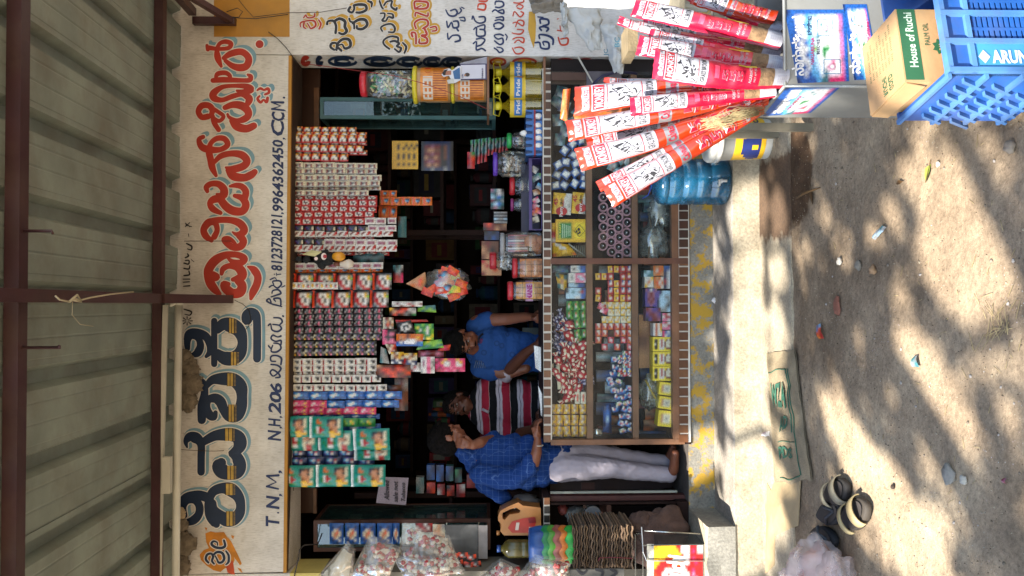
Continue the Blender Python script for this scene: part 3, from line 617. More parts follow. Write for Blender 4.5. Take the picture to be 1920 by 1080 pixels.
pier([[(640, 540, 16), (670, 560, 18), (700, 590, 20), (740, 570, 20), (720, 540, 16), (670, 530, 14)], [(645, 460, 18), (700, 500, 20), (740, 480, 22), (730, 430, 20), (680, 440, 18), (640, 400, 16), (700, 385, 20), (740, 400, 20)], [(765, 385, 14), (785, 410, 16), (775, 450, 14)], [(640, 300, 20), (640, 270, 18), (700, 255, 22), (745, 290, 22), (700, 325, 22), (650, 320, 18)], [(650, 230, 16), (700, 220, 18), (740, 230, 22), (735, 190, 20), (660, 200, 16)], [(620, 130, 18), (650, 110, 18), (700, 140, 20), (745, 150, 22), (740, 110, 20), (690, 120, 16)], [(655, 80, 18), (700, 85, 20), (745, 60, 22), (730, 20, 20), (660, 15, 18), (650, 50, 16)]], INK, 'navy two word line in the middle of the right pier')
pier([[(845, 540, 14), (880, 600, 16), (940, 600, 18), (975, 560, 18), (930, 530, 16), (870, 540, 14)], [(870, 480, 16), (910, 450, 14), (965, 480, 20), (970, 430, 18), (900, 420, 14), (850, 440, 14)], [(840, 370, 12), (880, 380, 14), (940, 380, 18), (970, 340, 16), (900, 330, 14)], [(850, 260, 12), (890, 250, 14), (960, 290, 18), (970, 240, 18), (910, 230, 14), (880, 300, 12)], [(850, 180, 12), (870, 130, 14), (930, 190, 16), (970, 150, 18), (940, 130, 14)], [(900, 90, 16), (940, 100, 16), (965, 70, 16), (920, 50, 14), (890, 70, 12)], [(860, 30, 14), (920, 35, 16), (970, 20, 16), (970, 0, 14)]], REDP, 'orange red line of script on the right pier')
m = M(); poly(m, [(1030, 130), (1095, 130), (1110, 250), (1105, 420), (1085, 545), (1050, 450), (1020, 330)], YEL, .001, 0, 820); m.build('painted_brush_mark', wall, label='ochre brush mark above the word in black')
pier([[(1100, 480, 20), (1150, 480, 22), (1170, 540, 22), (1250, 545, 26), (1250, 480, 24), (1190, 470, 20), (1200, 510, 14)], [(1150, 430, 22), (1150, 390, 20), (1240, 400, 26), (1300, 440, 26), (1300, 500, 20)], [(1170, 340, 22), (1150, 310, 20), (1200, 300, 22), (1250, 320, 26), (1230, 350, 22)], [(1160, 260, 22), (1160, 215, 22), (1240, 220, 26), (1250, 270, 24), (1190, 290, 22)], [(1130, 190, 14), (1190, 195, 14)]], INK, 'navy black word, lowest full word of the right pier')
pier([[(1360, 420, 16), (1390, 500, 20), (1460, 495, 22), (1465, 430, 20), (1390, 440, 16)], [(1350, 340, 14), (1400, 350, 14)], [(1380, 290, 12), (1385, 340, 12)], [(1350, 215, 12), (1360, 210, 12)]], REDP, 'broken orange word at the bottom of the right pier')
# dark painted letters on the reveal inside the opening
def reveal(x, y, o): # the inner face of the right pier: y 104..128 runs into the depth
    t = (y - 104) / 24.0; Yd = max(0, min(1, t)) * TH
    p = W(x, 540, Yd); return Vector((XR - .0005 - o, Yd, p.z))
m = M()
for cx, w_ in ((572, 14), (598, 10), (642, 52), (712, 58), (768, 46), (812, 34), (850, 40)):
    mt = RD2 if cx < 590 else NAVY
    for r in (1.0, .55):
        pts = [(cx + w_ / 2 * r * math.cos(a), 115 + 7.5 * r * math.sin(a), 3.2) for a in [2 * math.pi * k / 10 for k in range(10)]]
        ribbon(m, [((a - 0), b, 5) for a, b, c in pts], mt, .0012, sc6=1, ox=0, oy=0, plane=reveal, cap=False)
for cx, w_ in ((935, 28), (985, 44), (1062, 38), (1100, 30)):
    for r in (1.0, .55):
        pts = [(cx + w_ / 2 * r * math.cos(a), 114 + 6 * r * math.sin(a), 4) for a in [2 * math.pi * k / 10 for k in range(11)]]
        ribbon(m, pts, RD2 if r == 1 else YEL, .0012, sc6=1, ox=0, oy=0, plane=reveal, cap=False)
m.build('painted_line', wall, label='dark letters painted on the inner face of the right pier')

# ------------------------------------------------ roof
STEEL = mat('7F8A82', .55, metal=.0, var=.2, ns=4, dirt=.5, bump=.12); MAR = mat('3B1F24', .45, var=.2, ns=6, dirt=.25)
roof = bpy.data.objects.new('roof', None); COL.objects.link(roof); roof['_o'] = [0, 0, 0]; tag(roof, 'sheet metal canopy roof on maroon steel tubes above the shop front', 'roof')
def rz(Y): return 3.15 + .047 * Y
pitch = .345; x0s = W(295, 890, -.45).x - pitch * .5
Xs = [-2.6 + .0, ]
def sheet(x0, nrib, yend, zoff, seed):
    m = M(); prof = []
    for k in range(nrib):
        b = x0 + k * pitch
        prof += [(b, 0), (b + .012, .002), (b + .026, .003), (b + .030, .0), (b + .105, .0), (b + .112, .003), (b + .120, .0), (b + .19, .0), (b + .197, .003), (b + .205, .0), (b + .248, .0), (b + .270, .050), (b + .322, .050), (b + .345, .0)]
    prof.append((x0 + nrib * pitch + .03, 0))
    ys = [-2.26] + [-2.26 + (yend + 2.26) * k / 10 for k in range(1, 11)]
    v = []; f = []; n = len(prof)
    for j, y in enumerate(ys):
        for i, (x, dz) in enumerate(prof):
            yy = y + (.018 * noise.noise(Vector((x * 14, seed, 0))) if j == 10 else 0)
            sg = .003 * noise.noise(Vector((x * 2, y * 2, seed)))
            v.append((x, yy, rz(yy) + dz + zoff + sg))
    N = len(v); v2 = [(a, b, c + .0012) for a, b, c in v]
    for j in range(10):
        for i in range(n - 1): a = j * n + i; f.append((a, a + 1, a + n + 1, a + n)); f.append((N + a + n, N + a + n + 1, N + a + 1, N + a))
    m.add(v + v2, f, STEEL); m.build('roof_sheet', roof)
xs = W(295, 886, -.45).x
for k, (ye, zo) in enumerate(((-.03, .0), (-.045, .003), (-.02, .0), (-.05, .003))):
    sheet(xs - pitch * 4 + k * pitch * 4 - .0, 4, ye, zo, k * 3.3)
def px_tube(a, b, h=.05, d=.05, mt=MAR, parent=roof, name='purlin', label=None):
    """square tube between two world points"""
    a = Vector(a); b = Vector(b); t = (b - a).normalized(); up = Vector((0, 0, 1)); s_ = t.cross(up)
    if s_.length < .1: s_ = Vector((1, 0, 0)); up = Vector((0, 1, 0))
    s_.normalize(); u = s_.cross(t).normalized()
    m = M(); c = [(-d / 2, -h / 2), (d / 2, -h / 2), (d / 2, h / 2), (-d / 2, h / 2)]
    m.hexa([a + s_ * i + u * j for i, j in c], [b + s_ * i + u * j for i, j in c], mt)
    return m.build(name, parent, label=label)
zb = lambda Y, t=.03: rz(Y) - t
px_tube((-2.6, -.45, zb(-.45)), (2.6, -.45, zb(-.45)))
px_tube((-2.6, -1.93, zb(-1.93)), (2.6, -1.93, zb(-1.93)), .055, .06)
p1 = W(437, 561, -.012)
px_tube((p1.x, -2.24, zb(-2.24, .085)), (p1.x, -.06, zb(-.06, .085)), .05, .05, name='rafter')
px_tube((p1.x, -.62, zb(-.45, .11)), (p1.x, -.03, p1.z + .02), .05, .05, name='strut')
px_tube((p1.x, -.028, p1.z - .00), (p1.x, -.028, zb(-.1, .115)), .05, .05, name='bracket_post')
p2 = W(443, 42, -.012)
px_tube((p2.x, -.03, p2.z), (p2.x, -.03, zb(-.03, .08)), .04, .045, name='bracket_post')
px_tube((p2.x + .0, -.035, p2.z + .02), (p2.x + .05, -.45, zb(-.45, .10)), .035, .035, name='strut')
px_tube((p2.x + .045, -.06, zb(-.06, .085)), (p2.x + .045, -2.24, zb(-2.24, .085)), .045, .045, name='rafter')
for yy, dx, ln in ((433, 12, 65), (652, 0, 80)):
    a = W(30, yy, -1.93); m = M(); b = a - Vector((0, 0, ln * S(-1.93)))
    m.tube([a, b, b + Vector((-.012, 0, -.004)) if yy < 500 else b + Vector((.006, -.01, -.0))], .006, MAR, 6); m.build('hanging_rod', roof)
# white batten and pipe under the roof
m = M(); WP = mat('BDBCB0', .45, var=.08, ns=5, dirt=.2)
a, b = W(309, 572, -.47), W(296, 1100, -.47); m.hexa([a + Vector((0, 0, .012)), b + Vector((0, 0, .012)), b - Vector((0, 0, .012)), a - Vector((0, 0, .012))], [p + Vector((0, .02, 0)) for p in (a + Vector((0, 0, .012)), b + Vector((0, 0, .012)), b - Vector((0, 0, .012)), a - Vector((0, 0, .012)))], WP)
t = thing('light_batten', 'white light batten with a ballast box fixed below the roof purlin', 'light fitting', (a + b) / 2); m.build('batten', t)
m = M(); c = W(314, 890, -.49); m.box(c.x - .10, c.x + .10, -.515, -.477, c.z - .022, c.z + .022, WP); m.build('ballast_box', t)
m = M(); a, b = W(335, 572, -.40), W(329, 1110, -.40)
m.tube([a, b], .0215, WP, 12);
tt = thing('fluorescent_tube', 'long white tube running under the roof at the left', 'tube light', (a + b) / 2); m.build('tube', tt)
m = M(); m.tube([a + Vector((.0, 0, 0)), a + Vector((.035, 0, 0))], .026, WP, 12); m.tube([a + Vector((.02, 0, 0)), W(318, 572, -.44)], .012, WP, 8); m.build('end_cap', tt)
# string knotted on the rafter
m = M(); ST = mat('A79E84', .9)
Yr = lambda x: -5 + 1500 * 1.665 / (915 - x)
pts = [W(x, y, Yr(x)) for x, y in ((104, 555), (112, 562), (130, 566), (143, 560), (150, 563), (170, 558), (205, 552), (250, 547))]
m.tube(pts, .0035, ST, 6); m.tube([W(130, 566, Yr(130)), W(145, 553, Yr(145)), W(152, 566, Yr(152)), W(136, 562, Yr(136))], .005, ST, 6)
m.tube([W(136, 566, Yr(136)), W(135, 590, Yr(135)), W(150, 608, Yr(150)), W(175, 612, Yr(175))], .0012, ST, 4)
single(m, 'string', 'pale string knotted round the maroon rafter', 'string', pts[3])
# nests of rag and cobweb between the roof and the wall
RAG = mat('6E6455', .95, var=.4, ns=22, bump=.8)
def rag(name, label, pts, Y, r, amp=.45, col=RAG, cat='rag', group=None, fr=4):
    m = M()
    for k, (x, y, rr) in enumerate(pts): c = W(x, y, Y); m.ell(c, (rr * S(Y) * 1.1, rr * S(Y) * .45, rr * S(Y)), col, 22, 14, amp=amp, fr=fr, seed=k * 3.1 + x)
    return single(m, name, label, cat, W(pts[0][0], pts[0][1], Y), group)
rag('rag', 'torn grey sacking stuffed under the roof above the shop name', [(352, 690, 19), (356, 720, 22), (350, 752, 18), (346, 668, 12)], -.045, 1)
rag('rag', 'grey rag wad tucked under the roof left of the small word', [(340, 985, 12), (346, 1020, 20), (338, 1060, 18)], -.045, 1)
rag('rag', 'small pale wad under the roof edge beside the first navy letter', [(337, 962, 10)], -.05, 1, col=mat('9D8D72', .9))
# thin cracks, wires and twigs on the wall
WIRE = mat('2A2320', .6)
def wire(label, pts, Y, r=.0025, mt=WIRE, name='wire'):
    P = [W(p[0], p[1], p[2] if len(p) > 2 else Y) for p in pts]; m = M(); m.tube(P, r, mt, 5); return single(m, name, label, 'wire', P[0])
wire('brown wire running down across the ochre panel to the opening corner', [(503, 60), (520, 72), (537, 90), (550, 108), (556, 118)], -.01)
wire('black cable crossing the wall above the pier lettering', [(440, -10), (462, 18), (475, 32), (540, 24), (600, 23), (650, 15)], -.02, .002)
wire('looped cable hooked on the right bracket', [(425, 22, -.05), (445, 15, -.05), (455, 22, -.05), (448, 32, -.05), (430, 33, -.05), (480, 35, -.03), (540, 27, -.02)], -.05, .0025)
wire('rusty wire hanging down over the red letters', [(345, 452), (395, 452), (434, 452)], -.03, .0022)
wire('thin cracked cable curling beside the hooked navy letter', [(440, 563), (455, 570), (466, 580), (470, 598), (466, 612), (460, 618)], -.012, .0018)
wire('dry cobweb strand across the second navy letter', [(340, 843), (370, 845), (400, 846), (420, 845)], -.012, .0018, mat('4A3A28', .9))
wire('red thread sagging from the opening corner to the oil bottles', [(560, 118, .1), (600, 123, .1), (660, 131, .05), (740, 142, -.05), (800, 158, -.08), (860, 180, -.05), (900, 198, 0), (915, 205, .02)], 0, .0022, mat('8A2A2A', .7))
# unseen slab added above the sheets to keep sun off the wall; room behind the opening
CON = mat('8E8676', .9, var=.2, ns=5, bump=.3)
m = M(); m.box(-2.6, 2.6, -.5, -.001, 3.215, 3.345, CON); m.build('sun_block', wall)
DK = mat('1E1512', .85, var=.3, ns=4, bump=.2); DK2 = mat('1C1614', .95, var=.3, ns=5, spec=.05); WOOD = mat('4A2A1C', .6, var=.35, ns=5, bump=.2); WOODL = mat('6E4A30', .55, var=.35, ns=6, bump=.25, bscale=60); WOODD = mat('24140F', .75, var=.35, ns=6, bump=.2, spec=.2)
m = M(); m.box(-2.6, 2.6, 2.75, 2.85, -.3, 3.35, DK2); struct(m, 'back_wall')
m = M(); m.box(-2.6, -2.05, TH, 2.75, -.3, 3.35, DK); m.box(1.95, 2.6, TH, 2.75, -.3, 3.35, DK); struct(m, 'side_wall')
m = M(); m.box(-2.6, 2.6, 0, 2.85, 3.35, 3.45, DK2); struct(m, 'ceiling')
# shelving at the back and sides, loaded with boxes and tins
def rack(name, label, x0, x1, y0, y1, zs, seed, deep=False):
    t = thing(name, label, 'shelf', ((x0 + x1) / 2, (y0 + y1) / 2, 0))
    for z in zs: m = M(); m.box(x0, x1, y0, y1, z - .012, z + .012, WOODD); m.build('shelf_board', t)
    for x in ((x0, x1) if not deep else (x0,)):
        for y in (y0, y1): m = M(); m.box(x - .02, x + .02, y - .02, y + .02, 0, max(zs) + .3, WOODD); m.build('upright', t)
    return t
rack('shelf_rack', 'dark wooden rack across the back of the shop', -1.6, 1.5, 2.35, 2.7, (.35, .75, 1.15, 1.55, 1.95, 2.35), 1)
rng = random.Random(3)
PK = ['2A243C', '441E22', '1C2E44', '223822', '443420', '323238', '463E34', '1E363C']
def goods(label, xs, z, y, zmax, group, cat='box', name='goods_box', n=8, w=(.08, .26), cols=PK):
    x = xs[0]
    while x < xs[1]:
        ww = rng.uniform(*w); h = rng.uniform(.5, 1) * zmax; m = M(); c = mat(rng.choice(cols), .9, var=.3, ns=20, spec=.08); c2 = mat(rng.choice(cols + ['20201E']), .9, var=.2, ns=20, spec=.08)
        if rng.random() < .45:
            r_ = ww * .30; cx_ = x + ww * .32; m.lathe([(r_, 0), (r_, h * .62), (r_ * .55, h * .74), (r_ * .4, h * .76)], c, 12, c=(cx_, y + .06, z)); m.lathe([(r_ * .6, h * .76), (r_ * .6, h * .86)], c2, 10, c=(cx_, y + .06, z)); m.lathe([(r_ * 1.02, h * .15), (r_ * 1.02, h * .5)], c2, 12, c=(cx_, y + .06, z), caps=False); single(m, 'bottle', label.replace('carton or tin', 'bottle or jar').replace('packet', 'bottle'), 'bottle', (cx_, y, z), group.replace('goods', 'bottles')); x += r_ * 2.2; continue
        m.box(x, x + ww * .94, y, y + .18, z, z + h, c); m.rect(x + ww * .12, x + ww * .8, z + h * .25, z + h * .8, y - .001, c2); m.rect(x + ww * .2, x + ww * .7, z + h * .45, z + h * .6, y - .002, mat(rng.choice(['4A4A42', '4E4220', '4A1A1A']), .9, spec=.1))
        single(m, name, label, cat, (x + ww / 2, y, z), group); x += ww + rng.uniform(.0, .03)
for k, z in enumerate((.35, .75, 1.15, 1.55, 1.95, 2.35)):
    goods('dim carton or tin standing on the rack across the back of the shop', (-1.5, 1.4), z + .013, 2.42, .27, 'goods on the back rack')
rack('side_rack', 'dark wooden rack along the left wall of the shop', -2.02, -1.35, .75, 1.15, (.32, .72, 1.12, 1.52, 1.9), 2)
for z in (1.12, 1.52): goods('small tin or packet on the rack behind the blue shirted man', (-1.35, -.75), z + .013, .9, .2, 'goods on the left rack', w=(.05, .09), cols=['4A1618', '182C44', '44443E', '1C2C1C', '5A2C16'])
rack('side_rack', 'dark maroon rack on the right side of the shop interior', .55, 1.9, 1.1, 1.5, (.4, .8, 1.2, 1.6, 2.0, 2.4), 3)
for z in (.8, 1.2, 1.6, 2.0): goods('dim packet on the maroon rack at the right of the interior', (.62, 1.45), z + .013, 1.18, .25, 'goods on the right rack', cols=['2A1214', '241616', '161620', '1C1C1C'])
# wooden posts and boards in view at both upper corners
m = M(); BRD = mat('4A2E20', .6, var=.25, ns=3)
a, b = W(548, 240, .55), W(600, 130, .55); m.box(a.x, b.x, .55, .58, b.z, a.z, BRD); t = single(m, 'wooden_board', 'brown board in the top right corner behind the opening', 'board', (a.x, .55, b.z))
a, b = W(590, 245, .53), W(600, 172, .53); m = M(); m.box(a.x, b.x + .02, .50, .53, b.z, a.z, WOODL); single(m, 'wooden_batten', 'light wooden batten under the corner board on the right', 'batten', (a.x, .5, b.z))
a, b = W(548, 962, .5), W(590, 915, .5); m = M(); m.box(a.x, b.x, .5, .53, b.z, a.z, BRD); single(m, 'wooden_board', 'brown board in the top left corner below the diaper packs', 'board', (a.x, .5, b.z))
a, b = W(588, 962, .48), W(594, 915, .48); m = M(); m.box(a.x, b.x, .47, .50, b.z, a.z, WOODL); single(m, 'wooden_batten', 'thin wooden batten edging the corner board on the left', 'batten', (a.x, .47, b.z))

# ------------------------------------------------ wall showcases with glass fronts, right and left
TEAL = mat('3F6A6C', .55, var=.2, ns=6, dirt=.3); TEALD = mat('27464A', .6, var=.2, ns=6); GLS = clear('6F9896', .06, .04, .03, 'pane_glass'); GLD = clear('4E7470', .22, .08, .05, 'dim_glass')
def showcase(label, x0, xt, xb, yf0, yf1, Yf, dep, body, items, side):
    """cabinet: height xt..xb px, front edge between yf0 and yf1 px"""
    a = W(xt, yf0, Yf); b = W(xb, yf1, Yf); x_0, x_1 = min(a.x, b.x), max(a.x, b.x); z0, z1 = b.z, a.z
    t = thing('showcase', label, 'showcase', ((x_0 + x_1) / 2, Yf, z0))
    m = M(); m.box(x_0, x_1, Yf + dep, Yf + dep + .015, z0, z1, TEALD); m.build('back_panel', t)
    for x in (x_0, x_1): m = M(); m.box(x - .008, x + .008, Yf, Yf + dep, z0, z1, GLS if body else GLD); m.build('side_pane', t)
    for x in (x_0, x_1):
        for y in (Yf, Yf + dep): m = M(); m.box(x - .012, x + .012, y - .012, y + .012, z0 + .012, z1 - .012, TEAL if body else WOOD); m.build('corner_post', t)
    for z in (z0, z1): m = M(); m.box(x_0 - .012, x_1 + .012, Yf - .012, Yf + dep + .014, z - .012, z + .012, TEAL if body else WOOD); m.build('frame', t)
    for k in range(1, 4): z = z0 + (z1 - z0) * k / 4; m = M(); m.box(x_0 + .013, x_1 - .013, Yf + .013, Yf + dep - .013, z - .006, z + .006, TEAL if body else GLD); m.build('shelf_board', t)
    m = M(); m.box(x_0 + .013, x_1 - .013, Yf - .004, Yf, z0 + .013, z1 - .013, GLS if body else GLD); m.build('front_pane', t)
    return t, x_0, x_1, z0, z1
sc1 = showcase('pale teal glass showcase hanging on the right side of the opening', 0, 604, 926, 220, 188, .42, .30, True, 0, 0)
sc2 = showcase('dark glass showcase on the left side of the shop', 0, 592, 916, 1030, 975, .30, .40, False, 0, 0)
# its inner side shows teal; goods stand on the shelves
for (t, x0, x1, z0, z1), lab, gp, cc in ((sc1, 'small pack standing in the teal showcase', 'packs in the teal showcase', ['24306A', '8A4A30', 'B8B8B0', '3A5A8A']), (sc2, 'pale packet lying in the dark left showcase', 'packets in the left showcase', ['9A9A90', '7A2A2A', '6A7A70', 'A8A090'])):
    for k in range(4):
        z = z0 + (z1 - z0) * k / 4 + (.013 if k == 0 else .007)
        for q in range(2):
            xx = x0 + (x1 - x0) * (.2 + .45 * q); m = M(); h = rng.uniform(.05, .12); m.box(xx, xx + .06, t.location.y + .08, t.location.y + .2, z, z + h, mat(rng.choice(cc), .5)); m.rect(xx + .01, xx + .05, z + .02, z + h * .8, t.location.y + .079, mat(rng.choice(cc), .5)); single(m, 'pack', lab, 'pack', (xx, t.location.y + .1, z), gp)

# ------------------------------------------------ the strips of packets hanging behind the lintel
RA = ["royyko", "rowwko", "rwwwwk", "rwkwwk", "rrrrrr"]
RB = ["cccccc", "cdGGdc", "cdkGdc", "cdGwdc", "GGGGGG"]
RC = ["rrrrrrr", "rwkwwrr", "rwkdkwr", "rwwkwkr", "rrrrrrr"]
RDK = ["kkkkkkk", "kkvknkc", "kdkvkkc", "kkkkkkk"]
RRW = ["wwwwwwr", "wwdBwrr", "wdBwwrr", "wBwwrrw", "wwwwwww"]
RM = ["wwwwwww", "wmmmmmw", "wmdmmdw", "wwwwwww"]
RE = ["Rkkkkkkk", "RkrwwwyG", "RkrwkwyL", "RkrrwkwG", "RkrrwkwG", "RkGrrwwk", "RkkGrrrk"]
RS = ["wwwwwww", "wyqwGkw", "wyywGpw", "wwwwwww"]
RF = ["kkkkkkk", "kkGkPkG", "kGkdpkk", "kdkkmGk"]
RF2 = ["kkkkkkk", "kcGkvkk", "ckkmkkG", "kykkPkk"]
RG = ["wwwwwww", "rwwkkkw", "dwcwkkw", "rwccwww"]
RH = ["bubbbbub", "bblwbbbb", "uwwwlbub", "blwbbbbb", "nbbbbnbb"]
RP = ["pdppppdp", "pPwpppyp", "pwPPpqpp", "pppdppyp"]
RGR = ["gggggggg", "gLggyLgg", "ggLgLygg", "gggggggg"]
RN = ["nnvnnnn", "nlwnrnn", "nvlvwnn", "nnnnnnk"]
RT = ["Wtttttttttttt", "WttotttkkBkct", "WttoottkssBct", "WtttggtBsskct", "WttwrtttssscT".replace('T', 't'), "WtgwrrttBsstt", "WtgwrttgyyscT".replace('T', 't'), "WttgggttyyyyT".replace('T', 't'), "Wtttttttyyttt"]
RT2 = ["Wtttttttttttt", "WttgrwgtcBcct", "WtttrwttssBct", "WtgtrrgtcGcct", "Wttgwwttcrrtt", "Wtttttttcrrtt"]
RO = ["oRooooo", "qRonkno", "qRollno", "qRoonoo", "oRooooo"]
_strip = {}
def strip(label, y, w_px, x0, x1, n, rows, Y=.12, bulge=.008, runs=None, cat='sachets', tilt=0, name='sachet_strip', rough=.35):
    """string of n packets hanging down: photograph rows run along the strip; y centre, x0..x1 extent in pixels"""
    top = W(x0, y, Y); s = S(Y); pit = (x1 - x0) / n * s; w_ = w_px * s * 1.06
    t = thing(name, label, cat, top, group='strings of packets hanging from the lintel', world=False)
    def me(rows_):
        key = (id(rows_), round(pit, 3), round(w_, 3))
        if key in _strip: return _strip[key]
        m = M(); h = pit * .99; px_ = 2 if pit > .09 else 1
        def fn(u, v):
            b = bulge * (max(0, math.sin(math.pi * u)) * max(0, math.sin(math.pi * v))) ** .6 + w_ * .05 * noise.noise(Vector((u * 5, v * 4, w_ * 90)))
            return (w_ / 2 - v * w_, -b, -u * h)
        printed(m, rows_, fn, rough, 2)
        m.box(-w_ / 2 * .96, w_ / 2 * .96, .0005, .003, -h, 0, mat(HEX[rows_[0][1]], .5))
        e = m.mesh('packet'); _strip[key] = e; return e
    for i in range(n):
        r_ = rows
        if runs:
            for (k0, rr) in runs:
                if i >= k0: r_ = rr
        dy = rng.uniform(-.004, .004)
        link_copy(me(r_), 'packet', t, (rng.uniform(-.0012, .0012) + tilt * i * s, dy, -i * pit), (rng.uniform(-.10, .10), rng.uniform(-.02, .02), rng.uniform(-.12, .12)))
    return t
ST_ = [
 ('orange and white sachet strip nearest the right pier', 243, 11, 551, 668, 7, RA, .16), ('second orange and white strip from the right pier, partly covered', 252, 10, 553, 687, 8, RA, .14),
 ('wide orange and white strip, third from the right pier', 260, 15, 547, 685, 8, RA, .12), ('narrow orange strip half hidden, fourth from the right pier', 269, 9, 550, 687, 8, RA, .145),
 ('fifth orange and white strip from the right pier', 278, 13, 549, 681, 8, RA, .12), ('sixth orange strip showing only its edge', 286, 9, 551, 688, 8, RA, .15), ('short orange and white strip next to the white sachets', 295, 13, 548, 652, 6, RA, .12),
 ('white sachet strip nearest the orange ones', 310, 11, 549, 706, 8, RB, .12), ('second white sachet strip', 321, 11, 550, 705, 8, RB, .125), ('third white sachet strip, longer and doubled at its end', 333, 11, 549, 714, 8, RB, .12), ('fourth white sachet strip', 345, 11, 552, 711, 8, RB, .12),
 ('thin white sachet strip seen edge on', 353, 7, 551, 713, 8, RB, .15), ('fifth wide white sachet strip beside the red bordered ones', 362, 10, 550, 690, 7, RB, .12),
 ('narrow red bordered strip under the white sachets', 371, 9, 550, 706, 8, RC, .14), ('red bordered white sachet strip, second of its kind', 380, 12, 547, 706, 9, RC, .12), ('red bordered white sachet strip, third of its kind', 391, 11, 546, 705, 9, RC, .125),
 ('red bordered white sachet strip, shorter and crooked', 403, 11, 550, 700, 8, RC, .12), ('longest red bordered sachet strip beside the black ones', 416, 12, 546, 722, 9, RC, .12),
 ('black and purple sachet strip between red and white ones', 428, 11, 548, 688, 7, RDK, .12), ('white strip with brown and red figures beside the black strip', 439, 11, 549, 735, 9, RRW, .12), ('thin red strip seen edge on above the evil eye charm', 446, 5, 550, 700, 8, RC, .15),
 ('strip that is black above and mauve below', 454, 12, 549, 743, 10, RDK, .12), ('white strip with brown and red figures just right of the charm', 466, 12, 547, 742, 10, RRW, .12), ('dim red strip behind the charm', 475, 7, 550, 728, 8, RC, .2),
 ('mauve and red sachet strip behind the bulbs', 499, 12, 551, 717, 8, RM, .13), ('thin orange sachet strip above the large packs', 508, 7, 551, 715, 8, RO, .14),
 ('large orange topped black and white packs, right hand string', 528, 29, 551, 733, 5, RE, .10), ('small pink and white sachet strip between the large packs', 536, 12, 547, 633, 5, RS, .075), ('large orange topped black and white packs, left hand string', 561, 30, 549, 727, 5, RE, .10),
 ('black sachet strip next to the large orange topped packs', 583, 12, 550, 716, 9, RF, .12), ('black sachet strip, second of seven', 594, 12, 552, 716, 9, RF, .12), ('black sachet strip, third of seven', 606, 11, 549, 716, 9, RF, .125), ('black sachet strip, fourth of seven', 619, 12, 551, 716, 9, RF, .12),
 ('black sachet strip, fifth of seven with cream dashes', 631, 12, 549, 714, 9, RF2, .12), ('black sachet strip, sixth of seven with cream dashes', 645, 12, 551, 704, 8, RF2, .12), ('black sachet strip, last of seven beside the white ones', 660, 14, 549, 704, 8, RF2, .125),
 ('white strip with black figures, nearest the black sachets', 679, 12, 544, 704, 8, RG, .12), ('white strip with black figures, second of four', 690, 12, 544, 704, 8, RG, .12), ('white strip seen nearly edge on behind the black figured ones', 699, 9, 546, 722, 9, RG, .14),
 ('white strip with black figures, third of four', 710, 13, 545, 712, 9, RG, .12), ('white strip with black figures, last before the blue sachets', 727, 12, 546, 723, 9, RG, .12), ('blue shampoo sachet strip beside the white ones', 742, 14, 545, 751, 6, RH, .12),
 ('strip pink above and blue below', 758, 13, 545, 746, 6, RP, .12), ('pink shampoo sachet strip beside the diaper packs', 771, 13, 545, 703, 5, RP, .12), ('dark blue sachet strip half hidden beside the green one', 781, 9, 548, 710, 6, RH, .17),
 ('green and yellow sachet strip beside the teal packs', 792, 15, 640, 703, 2, RGR, .12), ('dark blue sachet strip behind the green one', 803, 12, 560, 712, 5, RH, .18),
]
for (lab, y, w_, x0, x1, n, rows, Y) in ST_:
    runs = [(4 - 1, RM)] if 'black above' in lab else ([(2, RH)] if 'pink above' in lab else ([(7, RM)] if 'longest' in lab else None))
    if lab.startswith('large') : strip(lab, y, w_, x0, x1, n, rows, Y, bulge=.016, runs=runs, tilt=0)
    else: strip(lab, y, w_, x0, x1, n, rows, Y, runs=runs, tilt=rng.uniform(-.25, .25))
strip('teal diaper packs hanging nearest the shampoo sachets', 801, 37, 516, 642, 2, RT, .06, bulge=.03, cat='diaper packs')
strip('teal diaper packs, second string turned the other way', 826, 36, 529, 661, 2, RT2, .10, bulge=.03, cat='diaper packs')
strip('single large teal diaper pack hanging lower down', 824, 38, 662, 731, 1, RT, .05, bulge=.035, cat='diaper pack')
strip('narrow teal pack behind the single diaper pack', 850, 24, 664, 732, 1, RT2, .11, bulge=.03, cat='diaper pack')
strip('blue detergent packets in a string under the diaper packs', 849, 15, 545, 662, 4, RN, .12, bulge=.012, cat='detergent packets')
strip('blue and violet packets, longer string under the diaper packs', 865, 15, 546, 700, 5, RN, .11, bulge=.012, cat='detergent packets')
strip('teal diaper packs, lowest string at the left of the opening', 893, 38, 526, 720, 3, RT, .05, bulge=.035, cat='diaper packs')
strip('orange packets with blue ovals hanging down, long string', 377, 15, 712, 810, 5, RO, .30, cat='packets')
strip('two orange packets with blue ovals, upper pair', 363, 12, 712, 744, 2, RO, .32, cat='packets')
strip('four orange packets with blue ovals, lower pair', 397, 22, 710, 744, 2, RO, .33, cat='packets')
strip('pink and white sachets hanging under the red bordered strip', 414, 11, 727, 743, 1, RM, .13, cat='sachets')
strip('short mauve pair under the black strip', 428, 11, 690, 743, 3, RM, .12, cat='sachets', runs=None)
# rail the strips hang from
m = M(); a, b = W(549, 920, .13), W(549, 236, .13); m.tube([a, b], .006, mat('2A2420', .5, metal=.5), 8); single(m, 'hanging_rail', 'thin dark rail behind the lintel carrying the packet strings', 'rail', a)

